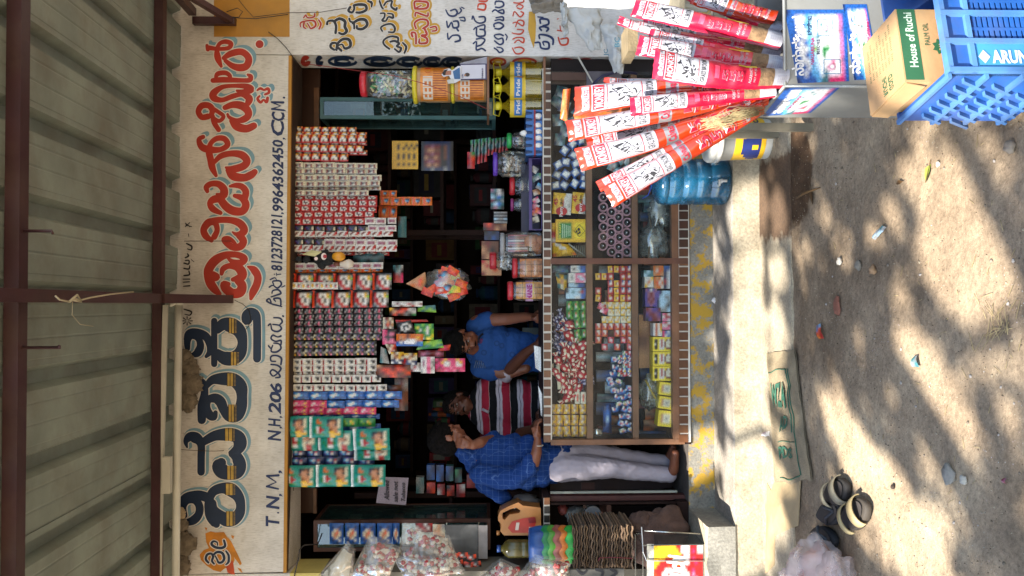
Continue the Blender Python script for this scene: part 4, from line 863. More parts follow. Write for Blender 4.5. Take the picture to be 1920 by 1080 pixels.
# evil-eye charm: black figure, card, lemon, bulb
m = M(); BK = mat('15181A', .9, var=.3, bump=.6)
pts = [W(548, 488, .03), W(580, 484, .02), W(600, 478, .01), W(612, 472, .0), W(624, 484, .0)]
t = thing('charm', 'black cloth charm with a paper slip and cord hanging before the sachets', 'charm', pts[2])
for (x, y, r) in ((596, 485, 9), (609, 476, 9), (612, 490, 10), (603, 497, 8), (575, 486, 7), (560, 486, 5), (618, 482, 8)): c = W(x, y, .02); m.ell(c, (r * S(0), r * S(0) * .7, r * S(0)), BK, 10, 7, amp=.5, fr=3, seed=x)
m.build('figure', t)
m = M(); m.disc(W(608, 481, -.02).x, W(608, 481, -.02).z, .022, .017, W(608, 481, -.02).y - .012, mat('D8C8C0', .6)); m.disc(W(610, 481, -.02).x, W(610, 481, -.02).z, .012, .012, W(608, 481, -.02).y - .0135, mat('9A1C22', .5)); m.disc(W(593, 485, -.02).x, W(593, 485, -.02).z, .011, .011, W(608, 481, -.02).y - .006, mat('D8C0B8', .6)); m.build('face', t)
q = [W(566, 477, -.03), W(584, 469, -.02), W(604, 472, -.035), W(590, 481, -.03)]; m = M(); m.add(q + [p + Vector((0, .002, 0)) for p in q], [(0, 1, 2, 3), (7, 6, 5, 4)], mat('B5AE7E', .7)); m.build('paper_slip', t)
m = M(); c = W(635, 481, .0); m.ell(c, (9 * S(0), 9 * S(0), 12.5 * S(0)), mat('C98A1E', .45, var=.25, ns=25, bump=.2), 18, 12); o_ = tag(m.build('lemon', origin=c), 'yellow orange lemon hanging under the black charm', 'lemon')
t = thing('light_bulb', 'white light bulb hanging beside the lemon', 'bulb', W(650, 495, .02))
c = W(655, 495, .02); s0 = S(0); m = M(); m.lathe([(.0, -9 * s0), (5 * s0, -7 * s0), (8.5 * s0, -2 * s0), (9 * s0, 2 * s0), (7 * s0, 8 * s0), (5.5 * s0, 13 * s0), (5.2 * s0, 17 * s0)], mat('C8BEB0', .3, var=.03), 20, c=tuple(c)); m.build('globe', t)
m = M(); m.lathe([(4 * s0, 17.2 * s0), (4 * s0, 27 * s0), (2 * s0, 29 * s0)], mat('6A3A26', .5), 12, c=tuple(c)); m.build('holder', t)
m = M(); m.tube([W(548, 488, .03), W(600, 490, .03), W(626, 494, .03)], .0018, BK, 5); single(m, 'cord', 'black cord above the hanging bulb', 'cord', W(548, 488, .03))

# ------------------------------------------------ bunch of packets in the middle of the opening
GI = [
 ('white and brown sachet row at the top of the bunch', (735, 565, 792, 575), ["wGwwwGww", "wdwwrGwd", "GwBwwrww"], .10, 0), ('olive green packet behind the bunch', [(783, 574), (816, 572), (818, 586), (783, 584)], ["TLTTT", "LLTLT", "LTLLL"], .16, 0),
 ('yellow and brown folded packets under the sachet row', (730, 577, 780, 592), ["yBkRRwG", "BqRRkGw", "kRkBGkg"], .12, 0), ('long red packet above the black one', [(741, 600), (800, 599), (803, 603), (743, 606)], ["rRrrrrd", "drrRrrr"], .09, 0),
 ('small beige and rust packet at the left of the bunch', (718, 595, 738, 617), ["cdBcB", "cGqBc", "cdRBq", "cGBcG"], .10, 0), ('pink frame packet with black squares', (717, 618, 744, 646), ["Ppkkkk", "PpkPPk", "Pkkkkk", "PPkPPk", "pPPPPP"], .09, 0),
 ('black packet with a white spiral', [(743, 607), (770, 600), (780, 624), (746, 627)], ["ekkkkkkk", "kkkwwwkk", "kkwkkkwk", "kkwkwkwk", "kkwkwwkk", "kkkwkkkk", "Gkkkkkkk"], .06, 0), ('bright green packet with leaf print', (777, 607, 813, 637), ["gggLggLg", "LYgggwLg", "ggwgLwgL", "gLgggwgL", "ggLYgggY", "dgYWgYYL"], .08, 0),
 ('orange and blue razor pack below the black one', (743, 626, 793, 649), ["oooBoooo", "oqoBooyo", "oBqwwwqo", "bwbwwwbl", "ubbbbbbu"], .04, 0), ('green leaf shaped packet pair', [(790, 640), (828, 636), (832, 652), (780, 656)], ["LLYLLLg", "gLLLLLL", "TgTgLgT", "LgggggL"], .09, 0),
 ('red folded packet at the lower edge of the bunch', [(826, 648), (845, 646), (843, 657), (820, 658)], ["rprR", "rRpr"], .11, 0), ('cream and rust wafer packets in a fan', [(722, 645), (742, 646), (745, 660), (730, 664)], ["cBcR", "BcRd", "cRcB"], .08, 0),
 ('yellow and navy biscuit packets, left of the pair', (733, 660, 757, 682), ["yBcyy", "cqByB", "cBqyc", "nnwnn", "wnnwd"], .06, 0), ('yellow and navy biscuit packets, right of the pair', (756, 662, 782, 684), ["yycBy", "ccqBc", "rBqcc", "rnwnn", "dnnwn"], .065, 0),
 ('dark maroon packets behind the white one', (784, 657, 832, 670), ["ddmddmd", "dPmddPm", "dmdddmd"], .12, 0), ('white and mauve packet hanging beside the pink ones', (789, 669, 815, 700), ["wwwPPww", "wmwPPGG", "wmwPPwG", "wwwppGw", "GwwPPww"], .05, 0),
 ('pink sachet pair with white discs at the bottom of the bunch', (816, 672, 872, 697), ["pdpypppypp", "dpywwppwyp", "pppwwppwwp", "pdpppPpppp", "drpPppPdpp"], .05, 0), ('rust brown packets under the wafer fan', (706, 684, 770, 708), ["qBBdRdB", "BRRdRRB", "BdRRdBR", "kBdRBdk"], .11, 0),
 ('grey cap shaped pouch at the left of the bunch', [(714, 650), (724, 655), (730, 682), (712, 680)], ["GGT", "GGG", "TGG"], .09, 0), ('small white sachets behind the rust packets', (770, 680, 792, 697), ["wGwd", "wrwG", "dwww"], .10, 0), ('brown sachet strips hanging lowest at the left of the bunch', (740, 700, 765, 770), ["BkB", "GdG", "BkB", "qdB", "kBk"], .2, 0),
 ('violet and brown sachets beside the blue strip', (722, 722, 752, 738), ["nkBB", "kBdk"], .17, 0), ('red and white sachet bundle above the paper bag', (737, 497, 756, 530), ["TkTG", "kTGk", "drdp", "drrp"], .22, 0), ('olive card behind the mauve sachets', (746, 406, 762, 445), ["BTT", "TTT", "TTT"], .4, 0), ('dark blister card behind the bulb', (662, 473, 720, 492), ["TkTkT", "kTkTk"], .2, 0),
]
for k, (lab, q, rows, Y, _) in enumerate(GI):
    card('packet', lab, 'packet', q, Y, rows, bulge=.012, thick=.005, group='bunch of packets hanging in the middle of the opening', wob=.006, seed=k, px=2)
# brand word on the razor pack, upside down as it hangs
v, f = text_shape('Gillette', .03); m = M(); m.add([W(758 + 19 * (1 - p[0]) + 0, 636 + 9 * (1 - p[1]) * 1.0, .015) for p in v], [t_[::-1] for t_ in f], mat('E8E8EA', .5)); single(m, 'printed_label', 'white brand word on the orange and blue razor pack', 'label', W(768, 640, .015))
# paper cone and bag of sweets hanging in front of the dark room
q = [(761, 532), (797, 510), (800, 530), (792, 546)]
card('paper_cone', 'folded brown paper cone hanging above the bag of sweets', 'paper cone', q, .18, ["qqqq", "oqRq", "qRoq", "qqqq"], bulge=.01, wob=.004, px=2)
BAGC = clear('D8D8D0', .10, .12, .12, 'bag_film')
t = thing('sweet_bag', 'clear bag of red and orange wrapped sweets hanging in the middle', 'bag', W(840, 530, .2))
m = M(); c = W(838, 532, .2); m.ell(c, (32 * s0, .06, 46 * s0), BAGC, 18, 12, amp=.35, fr=2.5, seed=4); m.build('bag_film', t)
for k in range(26):
    x = rng.uniform(800, 874); yy = rng.uniform(508, 560)
    if ((x - 838) / 44) ** 2 + ((yy - 533) / 30) ** 2 > 1: continue
    r_ = rng.choice([["RrR", "rwr", "RrR"], ["ror", "oRo", "roR"], ["RoR", "rRr"], ["yLy", "Lyy"], ["wmw", "mww"], ["onn", "nlo"], ["wTw", "TGw"]])
    a_ = rng.uniform(-.6, .6); dx, dy = 11, 7; P = [(x + (i * dx * math.cos(a_) - j * dy * math.sin(a_)), yy + (i * dx * math.sin(a_) + j * dy * math.cos(a_))) for i, j in ((-1, -1), (1, -1), (1, 1), (-1, 1))]
    card('sweet', '', '', P, .17 - rng.uniform(0, .03), r_, bulge=.006, wob=.004, px=2, parent=t, seed=k)
# toothbrush cards, pen strips
card('card', 'yellow card with rows of dark clips hanging at the right', 'card', (735, 264, 784, 317), .55, ["yyyyyyyyyy", "yykyykykyk", "yykykykyky", "yyyyyyyyyy", "yykykykyky", "yykykykyky", "yyyyyyyyyy", "yykykykyky", "yyyyyyyyyy"], bulge=.002)
card('card', 'blue edged card of red and yellow pens hanging at the right', 'card', (790, 265, 850, 320), .56, ["knnnnnnnnk", "kddmddkBnk", "kBqqBBkBnk", "kddmddkBnk", "kqBBqBkBnk", "kdmmddkknk", "kBqBqBkknk", "knnGnnnGnk"], bulge=.006)
for k in range(11):
    x = 882 + k * 6.6; y0, y1 = 266 - k * .9 - (3 if k < 6 else 0), 300 - k * 1.8 + (10 if k < 5 else 0)
    card('tube_card', 'narrow card with a green topped tube in the row behind the blue egg tray', 'card', [(x, y0), (x + 5, y0 - 1), (x + 4.4, y1), (x - .6, y1 + 1)], .30 + k * .01, [["gT", "kG", "TG", "TG", "dr", "rr"], ["Tg", "gG", "GT", "kT", "rd", "rk"]][k % 2], bulge=.004, group='row of tube cards behind the egg tray')
card('packet', 'red and green patterned packet at the end of the tube cards', 'packet', (876, 285, 890, 316), .28, ["rg", "dR", "rr", "dr"], bulge=.008, wob=.004, px=2)
# ================================================ GLASS COUNTER
CY0 = -.01; CD = .46
def hbar(x0, x1, y0, y1, Y0, dep, mt, name, parent, label=None):
    a, b = W(x0, y1, Y0), W(x1, y0, Y0); m = M(); m.box(a.x, b.x, Y0, Y0 + dep, b.z, a.z, mt); return m.build(name, parent, label=label)
cnt = thing('glass_counter', 'wooden shop counter with glass front, three shelves and brown tile trim', 'counter', W(1290, 480, CY0))
hbar(1019, 1033, 128, 829, CY0, CD, WOODD, 'top_board', cnt)
TILE = mat('6E4022', .35, var=.3, ns=9); TILED = mat('3A2218', .4, var=.3, ns=9); GROUT = mat('C8C2B4', .7); 
hbar(1019.5, 1032.5, 128, 829, CY0 - .004, .004, GROUT, 'trim_grout', cnt)
def tiles(x0, x1, y0, y1, pitch, Y, parent, dark, gap=4.2):
    n = int((y1 - y0) / pitch); s = S(Y); me = {}
    for k in range(n + 1):
        yb = y1 - k * pitch; ya = max(yb - pitch + gap, y0)
        if yb - ya < 3: continue
        key = (round(yb - ya, 1), k % 3, yb > 480)
        if key not in me:
            m = M(); m.box(-(yb - ya) / 2 * s, (yb - ya) / 2 * s, -.005, .0, -(x1 - x0) / 2 * s, (x1 - x0) / 2 * s, mat(['5E3A22', '6A4428', '54321E'][k % 3] if yb > 480 else ['3F261A', '38221A', '472A1C'][k % 3], .35, var=.25, ns=20)); me[key] = m.mesh('tile')
        p = W((x0 + x1) / 2, (ya + yb) / 2, Y); link_copy(me[key], 'tile', parent, p - Vector(parent['_o']))
tiles(1019.5, 1032.5, 130, 829, 17.35, CY0 - .0045, cnt, TILE)
hbar(1270, 1291, 128, 833, CY0 - .002, CD, WOODD, 'base_board', cnt)
hbar(1273, 1290, 128, 829, CY0 - .006, .004, GROUT, 'trim_grout', cnt)
tiles(1273, 1290, 384, 829, 17.4, CY0 - .0065, cnt, TILE, gap=2.6)
for (x0, x1) in ((1101, 1109), (1187, 1194)): hbar(x0, x1, 135, 823, CY0 + .004, CD - .03, WOODL, 'shelf_board', cnt)
hbar(1262, 1270, 135, 829, CY0 - .008, .05, WOODL, 'bottom_rail', cnt)
hbar(1033, 1290, 484, 495, CY0 - .012, .04, mat('5E3826', .5, var=.35, ns=8, bump=.3, bscale=50), 'post', cnt)
hbar(1033, 1284, 823, 835, CY0 - .010, .05, WOODL, 'post', cnt)
a, b = W(1033, 829, 0), W(1270, 829, 0); m = M(); m.box(a.x - .01, a.x, .04, CD, b.z, a.z, DK); m.build('end_panel', cnt)
hbar(1033, 1270, 128, 826, CD - .04, .02, DK2, 'back_panel', cnt)
PANE = clear('F6FBF8', .008, .006, .02, 'counter_glass', .2)
for (y0, y1) in ((135, 484), (495, 823)): hbar(1033, 1262, y0, y1, CY0 + .0, .003, PANE, 'glass_pane', cnt)
# notes and papers on the counter top
for lab, q, Y in (('white sheet of paper on the counter by the forearm', [(1001, 648), (1018, 652), (1018, 700), (1004, 690)], .2), ('white sheet of paper lying by the striped shirt', [(1009, 723), (1018, 742), (1018, 783), (1014, 778)], .1)):
    card('paper', lab, 'paper', q, Y, ["Ww", "wW"], bulge=0, thick=.003)

def rp(cx, cy, w_, h, a): # rotated rectangle in pixels
    c, s_ = math.cos(a), math.sin(a); return [(cx + i * w_ / 2 * c - j * h / 2 * s_, cy + i * w_ / 2 * s_ + j * h / 2 * c) for i, j in ((-1, -1), (1, -1), (1, 1), (-1, 1))]
# top shelf, right bay: blue wipes packs
RBW = ["bbbwwb", "bwWwWb", "bwwWwb", "bWwwwb", "ubbbbb"]
for k, (x, y) in enumerate(((1047, 309), (1059, 282), (1074, 270), (1091, 264), (1076, 291), (1093, 285), (1061, 304), (1080, 307), (1096, 303), (1045, 328), (1061, 327), (1079, 324), (1095, 321), (1096, 335), (1058, 347), (1078, 344), (1096, 347), (1042, 348))):
    card('wipes_pack', 'small blue pack with a white label in the heap on the top shelf', 'pack', rp(x, y, 17, 15, rng.uniform(-1, 1)), .05 + .012 * (k % 5), RBW, bulge=.012, group='blue packs heaped on the top shelf', wob=.004, px=2, seed=k)
for k, (x, y) in enumerate(((1052, 173), (1044, 190), (1058, 200), (1046, 225), (1070, 232), (1085, 210), (1060, 245), (1050, 262))):
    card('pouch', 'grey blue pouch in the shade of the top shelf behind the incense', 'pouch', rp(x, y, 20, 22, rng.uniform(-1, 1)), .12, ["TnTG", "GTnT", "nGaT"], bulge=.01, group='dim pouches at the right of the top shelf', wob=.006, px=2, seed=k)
for k, (x, y, w_, h) in enumerate(((1054, 382, 35, 40), (1089, 381, 33, 40))):
    o = card('sugar_pouch', ['yellow and clear pouch with red 45 on the top shelf, upper one', 'yellow and clear pouch with red 45 beside the shelf board'][k], 'pouch', rp(x, y, w_, h, .08), .045 + .01 * k, ["yyyyyyyywwww", "yyyyyyywwwww", "yyyyyyrwwwww", "yyyyyyrwwwGw", "yyyyyywwwwww", "yyyyyywwGwww"], bulge=.016, wob=.004, px=2, seed=k)
m = M()
for x0, y0 in ((1045, 378), (1081, 372)):
    wtext(m, '45', y0 + 7, y0 - 6, x0 - 7, x0 + 1, mat('A81C1C', .5), o=.02, Y=.042); wtext(m, '9=', y0 + 6, y0 - 6, x0 + 5, x0 + 11, mat('141216', .5), o=.02, Y=.042)
    c = W(x0 + 8, y0 + 18, .02); m.disc(c.x, c.z, .028, .036, c.y, mat('A81C1C', .4)); wtext(m, 'Parry', y0 + 28, y0 + 9, x0 + 4, x0 + 12, WH, o=.003, Y=.02)
single(m, 'printed_label', 'red and black price print 45 and 9 on the two yellow pouches', 'label', W(1060, 380, .02))
t = card('mat_pack', 'green and yellow boxed pack with a black diamond on the top shelf', 'pack', (1042, 411, 1102, 454), .035, ["yyyyyyyyyyyy", "ygggggyYYYYy", "ygggggyYYYYy", "ygggggyYYYYy", "ygggggyYYYYy", "ygggggyYYYYy", "yyyyyyyyyyyy"], bulge=.002, thick=.03)
m = M(); wtext(m, 'OK KARTY', 449, 416, 1048, 1052, mat('D8C838', .5), o=.003, Y=.033)
for k in range(5): wtext(m, 'iiiilliiilil', 446 - k, 420 + k, 1054 + k * 3.4, 1056 + k * 3.4, mat('C8D8B8', .6), o=.003, Y=.033)
P = [W(1086 + a, 433 + b, .029) for a, b in ((-10, 0), (0, 11), (11, 0), (0, -12))]
for i in range(4): m.tube([P[i], P[(i + 1) % 4]], .0012, mat('141216', .5), 4)
for a, b, r in ((0, -3, 3), (-4, 1, 2.5), (2, 3, 2.4), (-1, 5, 2)): c = W(1085 + a, 433 + b, .029); m.disc(c.x, c.z, r * S(0), r * .8 * S(0), c.y, mat('141216', .5))
single(m, 'printed_label', 'yellow lettering and black diamond printed on the green mat pack', 'label', W(1070, 433, .03))
card('pouch', 'crumpled yellow pouch beside the wooden post on the top shelf', 'pouch', [(1036, 455), (1066, 458), (1082, 478), (1036, 482)], .05, ["ywwyyy", "yywwyy", "yyyyyy", "oyyyyo"], bulge=.02, wob=.012, px=3)
card('pouch', 'red and white pouch edge under the green mat pack', 'pouch', (1034, 418, 1042, 462), .06, ["y", "y", "r", "r", "w", "r"], bulge=.008, wob=.004, px=2)
for k in range(9): a = W(1070 + k * 3.6, 462 - k * .4, .09); b = W(1072 + k * 3.4, 482, .09); m = M(); m.tube([a, b], .0035, mat('8B8B78', .5), 5); single(m, 'stick', 'thin pale stick in the bunch leaning by the wooden post', 'stick', a, 'sticks in the corner of the top shelf')
m = M(); m.tube([W(1066, 457, .04), W(1098, 481, .04)], .005, mat('8B8B82', .4), 5); single(m, 'stick', 'long grey stick lying slantwise by the wooden post', 'stick', W(1066, 457, .04))
# top shelf, left bay
card('bulb_box', 'white and blue bulb box next to the post on the top shelf', 'box', (1070, 498, 1100, 511), .04, ["wwwabbb", "wkwabub", "wwwwlub"], bulge=0, thick=.08)
card('bulb_box', 'white and pink bulb box, second from the post', 'box', (1066, 512, 1100, 530), .035, ["wwwPPPPw", "wGwPawPr", "wGwPPaaP", "wwwPPPPw"], bulge=0, thick=.08)
card('bulb_box', 'grey blue box under the pink bulb box', 'box', (1066, 531, 1100, 539), .05, ["aaGbbn", "aaabbn"], bulge=0, thick=.08)
card('bulb_box', 'grey and blue torch box with a round mark', 'box', (1061, 540, 1100, 560), .035, ["kaaaanb", "kaTaGrb", "aaaaabb", "aaawwun"], bulge=0, thick=.08)
card('pouch', 'yellowish crumpled pouch behind the bulb boxes', 'pouch', [(1042, 512), (1064, 516), (1062, 545), (1046, 540)], .1, ["TyT", "yqy", "Tcy"], bulge=.02, wob=.02, px=4)
card('pouch', 'dark blue pouch at the top left of the bulb boxes', 'pouch', (1036, 498, 1066, 511), .1, ["TnTn", "nTbT"], bulge=.01, wob=.008, px=2)
for k, (x, y) in enumerate(((1068, 573), (1081, 573), (1094, 573), (1068, 590), (1081, 590), (1094, 590), (1083, 606), (1096, 606), (1083, 626), (1096, 626), (1085, 640))):
    card('pouch', 'green pouch in the rows on the top shelf', 'pouch', rp(x, y, 12, 17, rng.uniform(-.1, .1)), .05 + .01 * (k // 3 % 2), ["ggLg", "gogg", "gwLg", "gggL"], bulge=.012, group='green pouches on the top shelf', wob=.003, px=2, seed=k)
def candy_mesh(c1, c2, seed):
    m = M(); A, B = mat(c1, .28, var=.2, ns=30), mat(c2, .35, var=.15, ns=30)
    m.ell((0, 0, 0), (.024, .017, .018), A, 12, 8, amp=.4, fr=2.2, seed=seed)
    for s_ in (-1, 1):
        v = [(s_ * .016, 0, 0)] + [(s_ * .040, .006 * math.sin(k * 2.1), .020 * math.cos(math.pi * k / 6)) for k in range(7)]
        m.add(v, [(0, k + 1, k + 2) for k in range(6)], [A, B, A, B, A, B], True); m.add([(a, b + .002, c) for a, b, c in v], [(0, k + 2, k + 1) for k in range(6)], B, True)
    for k in range(3): a = 2.1 * k + seed; m.ell((.012 * math.cos(a), -.012, .010 * math.sin(a)), (.009, .006, .006), B, 7, 5)
    return m.mesh('sweet')
rc = [candy_mesh('A01824', 'D0C0A8', k) for k in range(3)]; pc = [candy_mesh('2C2450', 'A8A4B8', k) for k in range(3)]
for me in rc + pc: pass
RC_ = [(1046, 676), (1060, 665), (1075, 673), (1092, 666), (1092, 684), (1075, 698), (1092, 702), (1057, 720), (1076, 716), (1067, 732), (1065, 745), (1076, 741), (1042, 698), (1068, 609), (1067, 629), (1093, 648), (1061, 660), (1089, 669), (1060, 690), (1080, 686), (1084, 728), (1052, 708), (1078, 655)]
for k, (x, y) in enumerate(RC_):
    o = link_copy(rc[k % 3], 'sweet', None, W(x, y, .04 + .012 * (k % 3)), (rng.uniform(-.5, .5), rng.uniform(0, 3), rng.uniform(-.5, .5)), (rng.uniform(1.4, 1.8),) * 3); tag(o, 'red and cream wrapped sweet in the heap behind the counter glass', 'sweet', 'red sweets on the top shelf')
for k, (x, y) in enumerate(((1042, 600), (1052, 592), (1047, 614), (1058, 604), (1044, 630), (1054, 640), (1062, 648), (1046, 647), (1056, 620), (1066, 655), (1049, 660), (1070, 643), (1098, 715), (1090, 724))):
    o = link_copy(pc[k % 3], 'sweet', None, W(x, y, .07 + .01 * (k % 3)), (rng.uniform(-.5, .5), rng.uniform(0, 3), rng.uniform(-.5, .5)), (rng.uniform(1.1, 1.5),) * 3); tag(o, 'dark violet and white wrapped sweet behind the counter glass', 'sweet', 'violet sweets on the top shelf')
for x, l_ in ((1083, 'beige bar with red print beside the red sweets, upper one'), (1094, 'beige bar with red print beside the red sweets, lower one')): card('wafer_bar', l_, 'bar', (x - 5, 735, x + 4.5, 757), .04, ["ccc", "cRc", "crc", "cRc", "crc", "ccc"], bulge=.004, thick=.015)
m = M(); a, b = W(1046, 686, .03), W(1049, 730, .03); m.tube([a, b], .012, mat('BFB79C', .6), 8, flat=.4); single(m, 'wafer_bar', 'pale folded paper strip standing among the red sweets', 'paper strip', a)
for j, (y, h) in enumerate(((767, 18), (788, 20), (809, 19))):
    for i, x in enumerate((1037, 1049, 1063, 1078, 1093)):
        card('pouch', 'yellow pouch in the stack at the left end of the top shelf', 'pouch', rp(x, y, 13, h, rng.uniform(-.12, .12)), .04 + .008 * (i % 2), ["ycqy", "yqGy", "qcyy", "yyGq"], bulge=.014, group='yellow pouches at the left end of the top shelf', wob=.004, px=2, seed=i + j * 5)
# middle shelf, left bay: small boxes in piles
def pile(label, group, x0, x1, y0, y1, nx, ny, rows, Y=.04, jit=.06, skip=0, name='small_packet', cat='packet', thick=.025):
    dx, dy = (x1 - x0) / nx, (y1 - y0) / ny
    for i in range(nx):
        for j in range(ny):
            if rng.random() < skip * (1 - i / nx): continue
            card(name, label, cat, rp(x0 + dx * (i + .5), y0 + dy * (j + .5), dx * .92, dy * .92, rng.uniform(-jit, jit)), Y + .008 * rng.random() + .02 * (nx - i) / nx, rng.choice(rows), bulge=.002, thick=thick, group=group)
pile('small red box with yellow and white print in the pile beside the post', 'red boxes on the middle shelf', 1116, 1186, 498, 566, 6, 5, [["rrrr", "rwwr", "rryr"], ["ryrr", "rwwr", "rrrr"], ["yyyr", "ydwr", "yyyr"], ["rbwr", "rwwr", "rrrr"]], jit=.12, skip=.35)
pile('small cream and yellow box in the pile between the red ones', 'cream boxes on the middle shelf', 1128, 1187, 566, 606, 5, 3, [["ccyc", "cqcy", "cccc"], ["yccy", "cwqc", "yyyc"]], jit=.08, skip=.3)
pile('small red and white matchbox in the neat pile', 'matchboxes on the middle shelf', 1116, 1187, 606, 657, 6, 4, [["rPrr", "rwwr", "rrPr"], ["rwwo", "rrwr", "roor"]], jit=.04, skip=.35, name='matchbox', cat='matchbox')
pile('small red, blue and white packet in the loose row', 'small packets in the loose row on the middle shelf', 1158, 1186, 658, 706, 3, 6, [["bwrb", "wrbw", "rwwb"], ["rwwr", "rPrr"], ["lwbb", "wyyb"], ["gwRr", "wLbw"]], jit=.2, skip=.2)
for k, (x, y) in enumerate(((1146, 719), (1151, 732), (1158, 745), (1163, 735), (1161, 758), (1168, 733), (1170, 745), (1173, 758), (1154, 767), (1172, 768), (1180, 728), (1180, 741), (1182, 754), (1180, 768), (1167, 781), (1177, 781), (1165, 794), (1177, 795), (1183, 806), (1168, 808), (1150, 700), (1143, 712), (1154, 689), (1152, 674), (1160, 716))):
    card('small_packet', 'small blue and pink box thrown in the loose heap on the middle shelf', 'packet', rp(x, y, 12, 10, rng.uniform(-.5, .5)), .04 + .006 * (k % 4), rng.choice([["bwwb", "lrPw", "bbwb"], ["wnnw", "wRlb", "bbbb"], ["gwwg", "wyPw", "bnnb"]]), bulge=.002, thick=.03, group='blue and pink boxes in the heap on the middle shelf')
card('pouch', 'blue pouch lying low in the dark middle shelf', 'pouch', [(1131, 760), (1146, 758), (1147, 812), (1130, 810)], .12, ["nbn", "bub", "bab", "nbn", "bbn"], bulge=.02, wob=.01, px=3)
m = M(); c = W(1120, 812, .08); m.ell(c, (.03, .02, .035), mat('B8B8B4', .15, metal=.8), 12, 9, amp=.3, seed=2); single(m, 'foil_lump', 'crumpled shiny foil at the left end of the middle shelf', 'foil', c)
for k, (x, y, r_) in enumerate(((1128, 575, ["Pwr", "rpw"]), (1133, 582, ["PrP", "wPr"]))): card('small_packet', 'pink and white sachet tilted in the middle shelf, number %s from the top' % ('first' if k == 0 else 'second'), 'packet', rp(x, y, 14, 12, .4), .05, r_, bulge=.006, wob=.003, px=2)
# middle shelf, right bay: rolls seen end on
def roll_mesh():
    m = M(); s0 = S(.05); seg = 18; PKR = mat('B58A92', .5, var=.25, ns=60); K = mat('151314', .25)
    def ring(r, y): return [(r * math.cos(2 * math.pi * k / seg), y, r * math.sin(2 * math.pi * k / seg)) for k in range(seg)]
    rs = [(9 * s0, .03), (9 * s0, 0), (8 * s0, -.004), (6.6 * s0, .0), (6.4 * s0, .012)]
    for i in range(4): m.add(ring(*rs[i]) + ring(*rs[i + 1]), [(k, (k + 1) % seg, seg + (k + 1) % seg, seg + k) for k in range(seg)], PKR, True)
    m.ell((0, .014, 0), (6 * s0, .016, 6 * s0), K, 14, 8); m.disc(.3 * s0, .3 * s0, .9 * s0, 1.3 * s0, -.004, mat('C0C0C0', .4), 8)  # pale disc is a glint painted on the dark centre
    return m.mesh('roll')
RM_ = roll_mesh()
for k, (x, y) in enumerate([(1131, v) for v in (369, 388, 407, 425, 444, 461)] + [(1147, v) for v in (397, 416, 436, 453, 472)] + [(1161, v) for v in (388, 407, 427, 445, 463, 481)] + [(1176, v) for v in (378, 396, 417, 436, 454, 472)]):
    o = link_copy(RM_, 'roll', None, W(x + rng.uniform(-1, 1), y, .04), (0, rng.uniform(0, 6), 0)); tag(o, 'pink rimmed black roll end in the honeycomb stack', 'roll', 'rolls stacked end on in the middle shelf')
m = M(); m.tube([W(1185, 372, .04), W(1186, 430, .04), W(1186, 470, .04), W(1182, 482, .04)], .007, mat('B9B8AE', .4), 8); single(m, 'tray_rim', 'white rim of the tray under the rolls', 'tray', W(1185, 430, .04))
for k, (x, y) in enumerate(((1165, 296), (1178, 300), (1150, 310), (1160, 325), (1135, 300), (1180, 320), (1120, 280), (1140, 270), (1165, 265), (1178, 240), (1150, 230), (1125, 220))):
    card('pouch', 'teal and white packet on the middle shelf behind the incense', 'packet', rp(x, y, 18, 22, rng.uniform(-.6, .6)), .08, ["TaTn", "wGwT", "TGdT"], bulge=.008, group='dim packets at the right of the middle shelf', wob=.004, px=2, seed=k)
# bottom shelf
for lab, q, rows in (('pale teal carton at the top of the bottom shelf', (1207, 507, 1225, 519), ["TaT", "aTT"]), ('white and yellow soap box on the bottom shelf', (1209, 519, 1225, 539), ["wwy", "wow", "yww"]), ('orange soap box beside the post, upper', (1225, 498, 1244, 517), ["oqoo", "owRo", "qooq"]),
                     ('orange soap box beside the post, lower', (1226, 519, 1244, 541), ["oqow", "oRwo", "qoow"]), ('white and blue tall box at the bottom by the post', (1245, 498, 1262, 541), ["bbw", "nwW", "nwa", "rwW", "nww"]), ('violet box with a large dark oval', (1210, 541, 1232, 575), ["mvwvm", "vmdmv", "vmdmv", "vdmdv", "vmdmv", "vvmvv"]),
                     ('grey blue box with a torn flap', (1232, 545, 1261, 585), ["vnaaaa", "vaaGGa", "naaaGG", "naaGka", "nGGGaa"]), ('dark violet box below the violet one', (1211, 577, 1239, 602), ["dmvvd", "vddmv", "kvddm"]),
                     ('pink and white box at the bottom shelf edge, upper', (1242, 587, 1261, 602), ["Prww", "wrrP", "PPww"]), ('pink and white box at the bottom shelf edge, lower', (1242, 603, 1261, 618), ["Prww", "wwrP", "PPPw"]), ('white and orange box left of the pink boxes', (1225, 606, 1241, 630), ["wowo", "wrwy", "woww"]), ('small pink chequered box on the bottom shelf', (1242, 620, 1261, 633), ["pbwb", "pwbw"])):
    card('soap_box', lab, 'box', q, .05, rows, bulge=0, thick=.09)
RY = ["YYYYYYYYYYYY", "YkkYwrwYdwdY", "YkkYwrwdcccd", "YwkYwrwdccqd", "YkkYwrwdcccd", "YkkYwwwYdddY", "YYYYYYYYYYYY"]
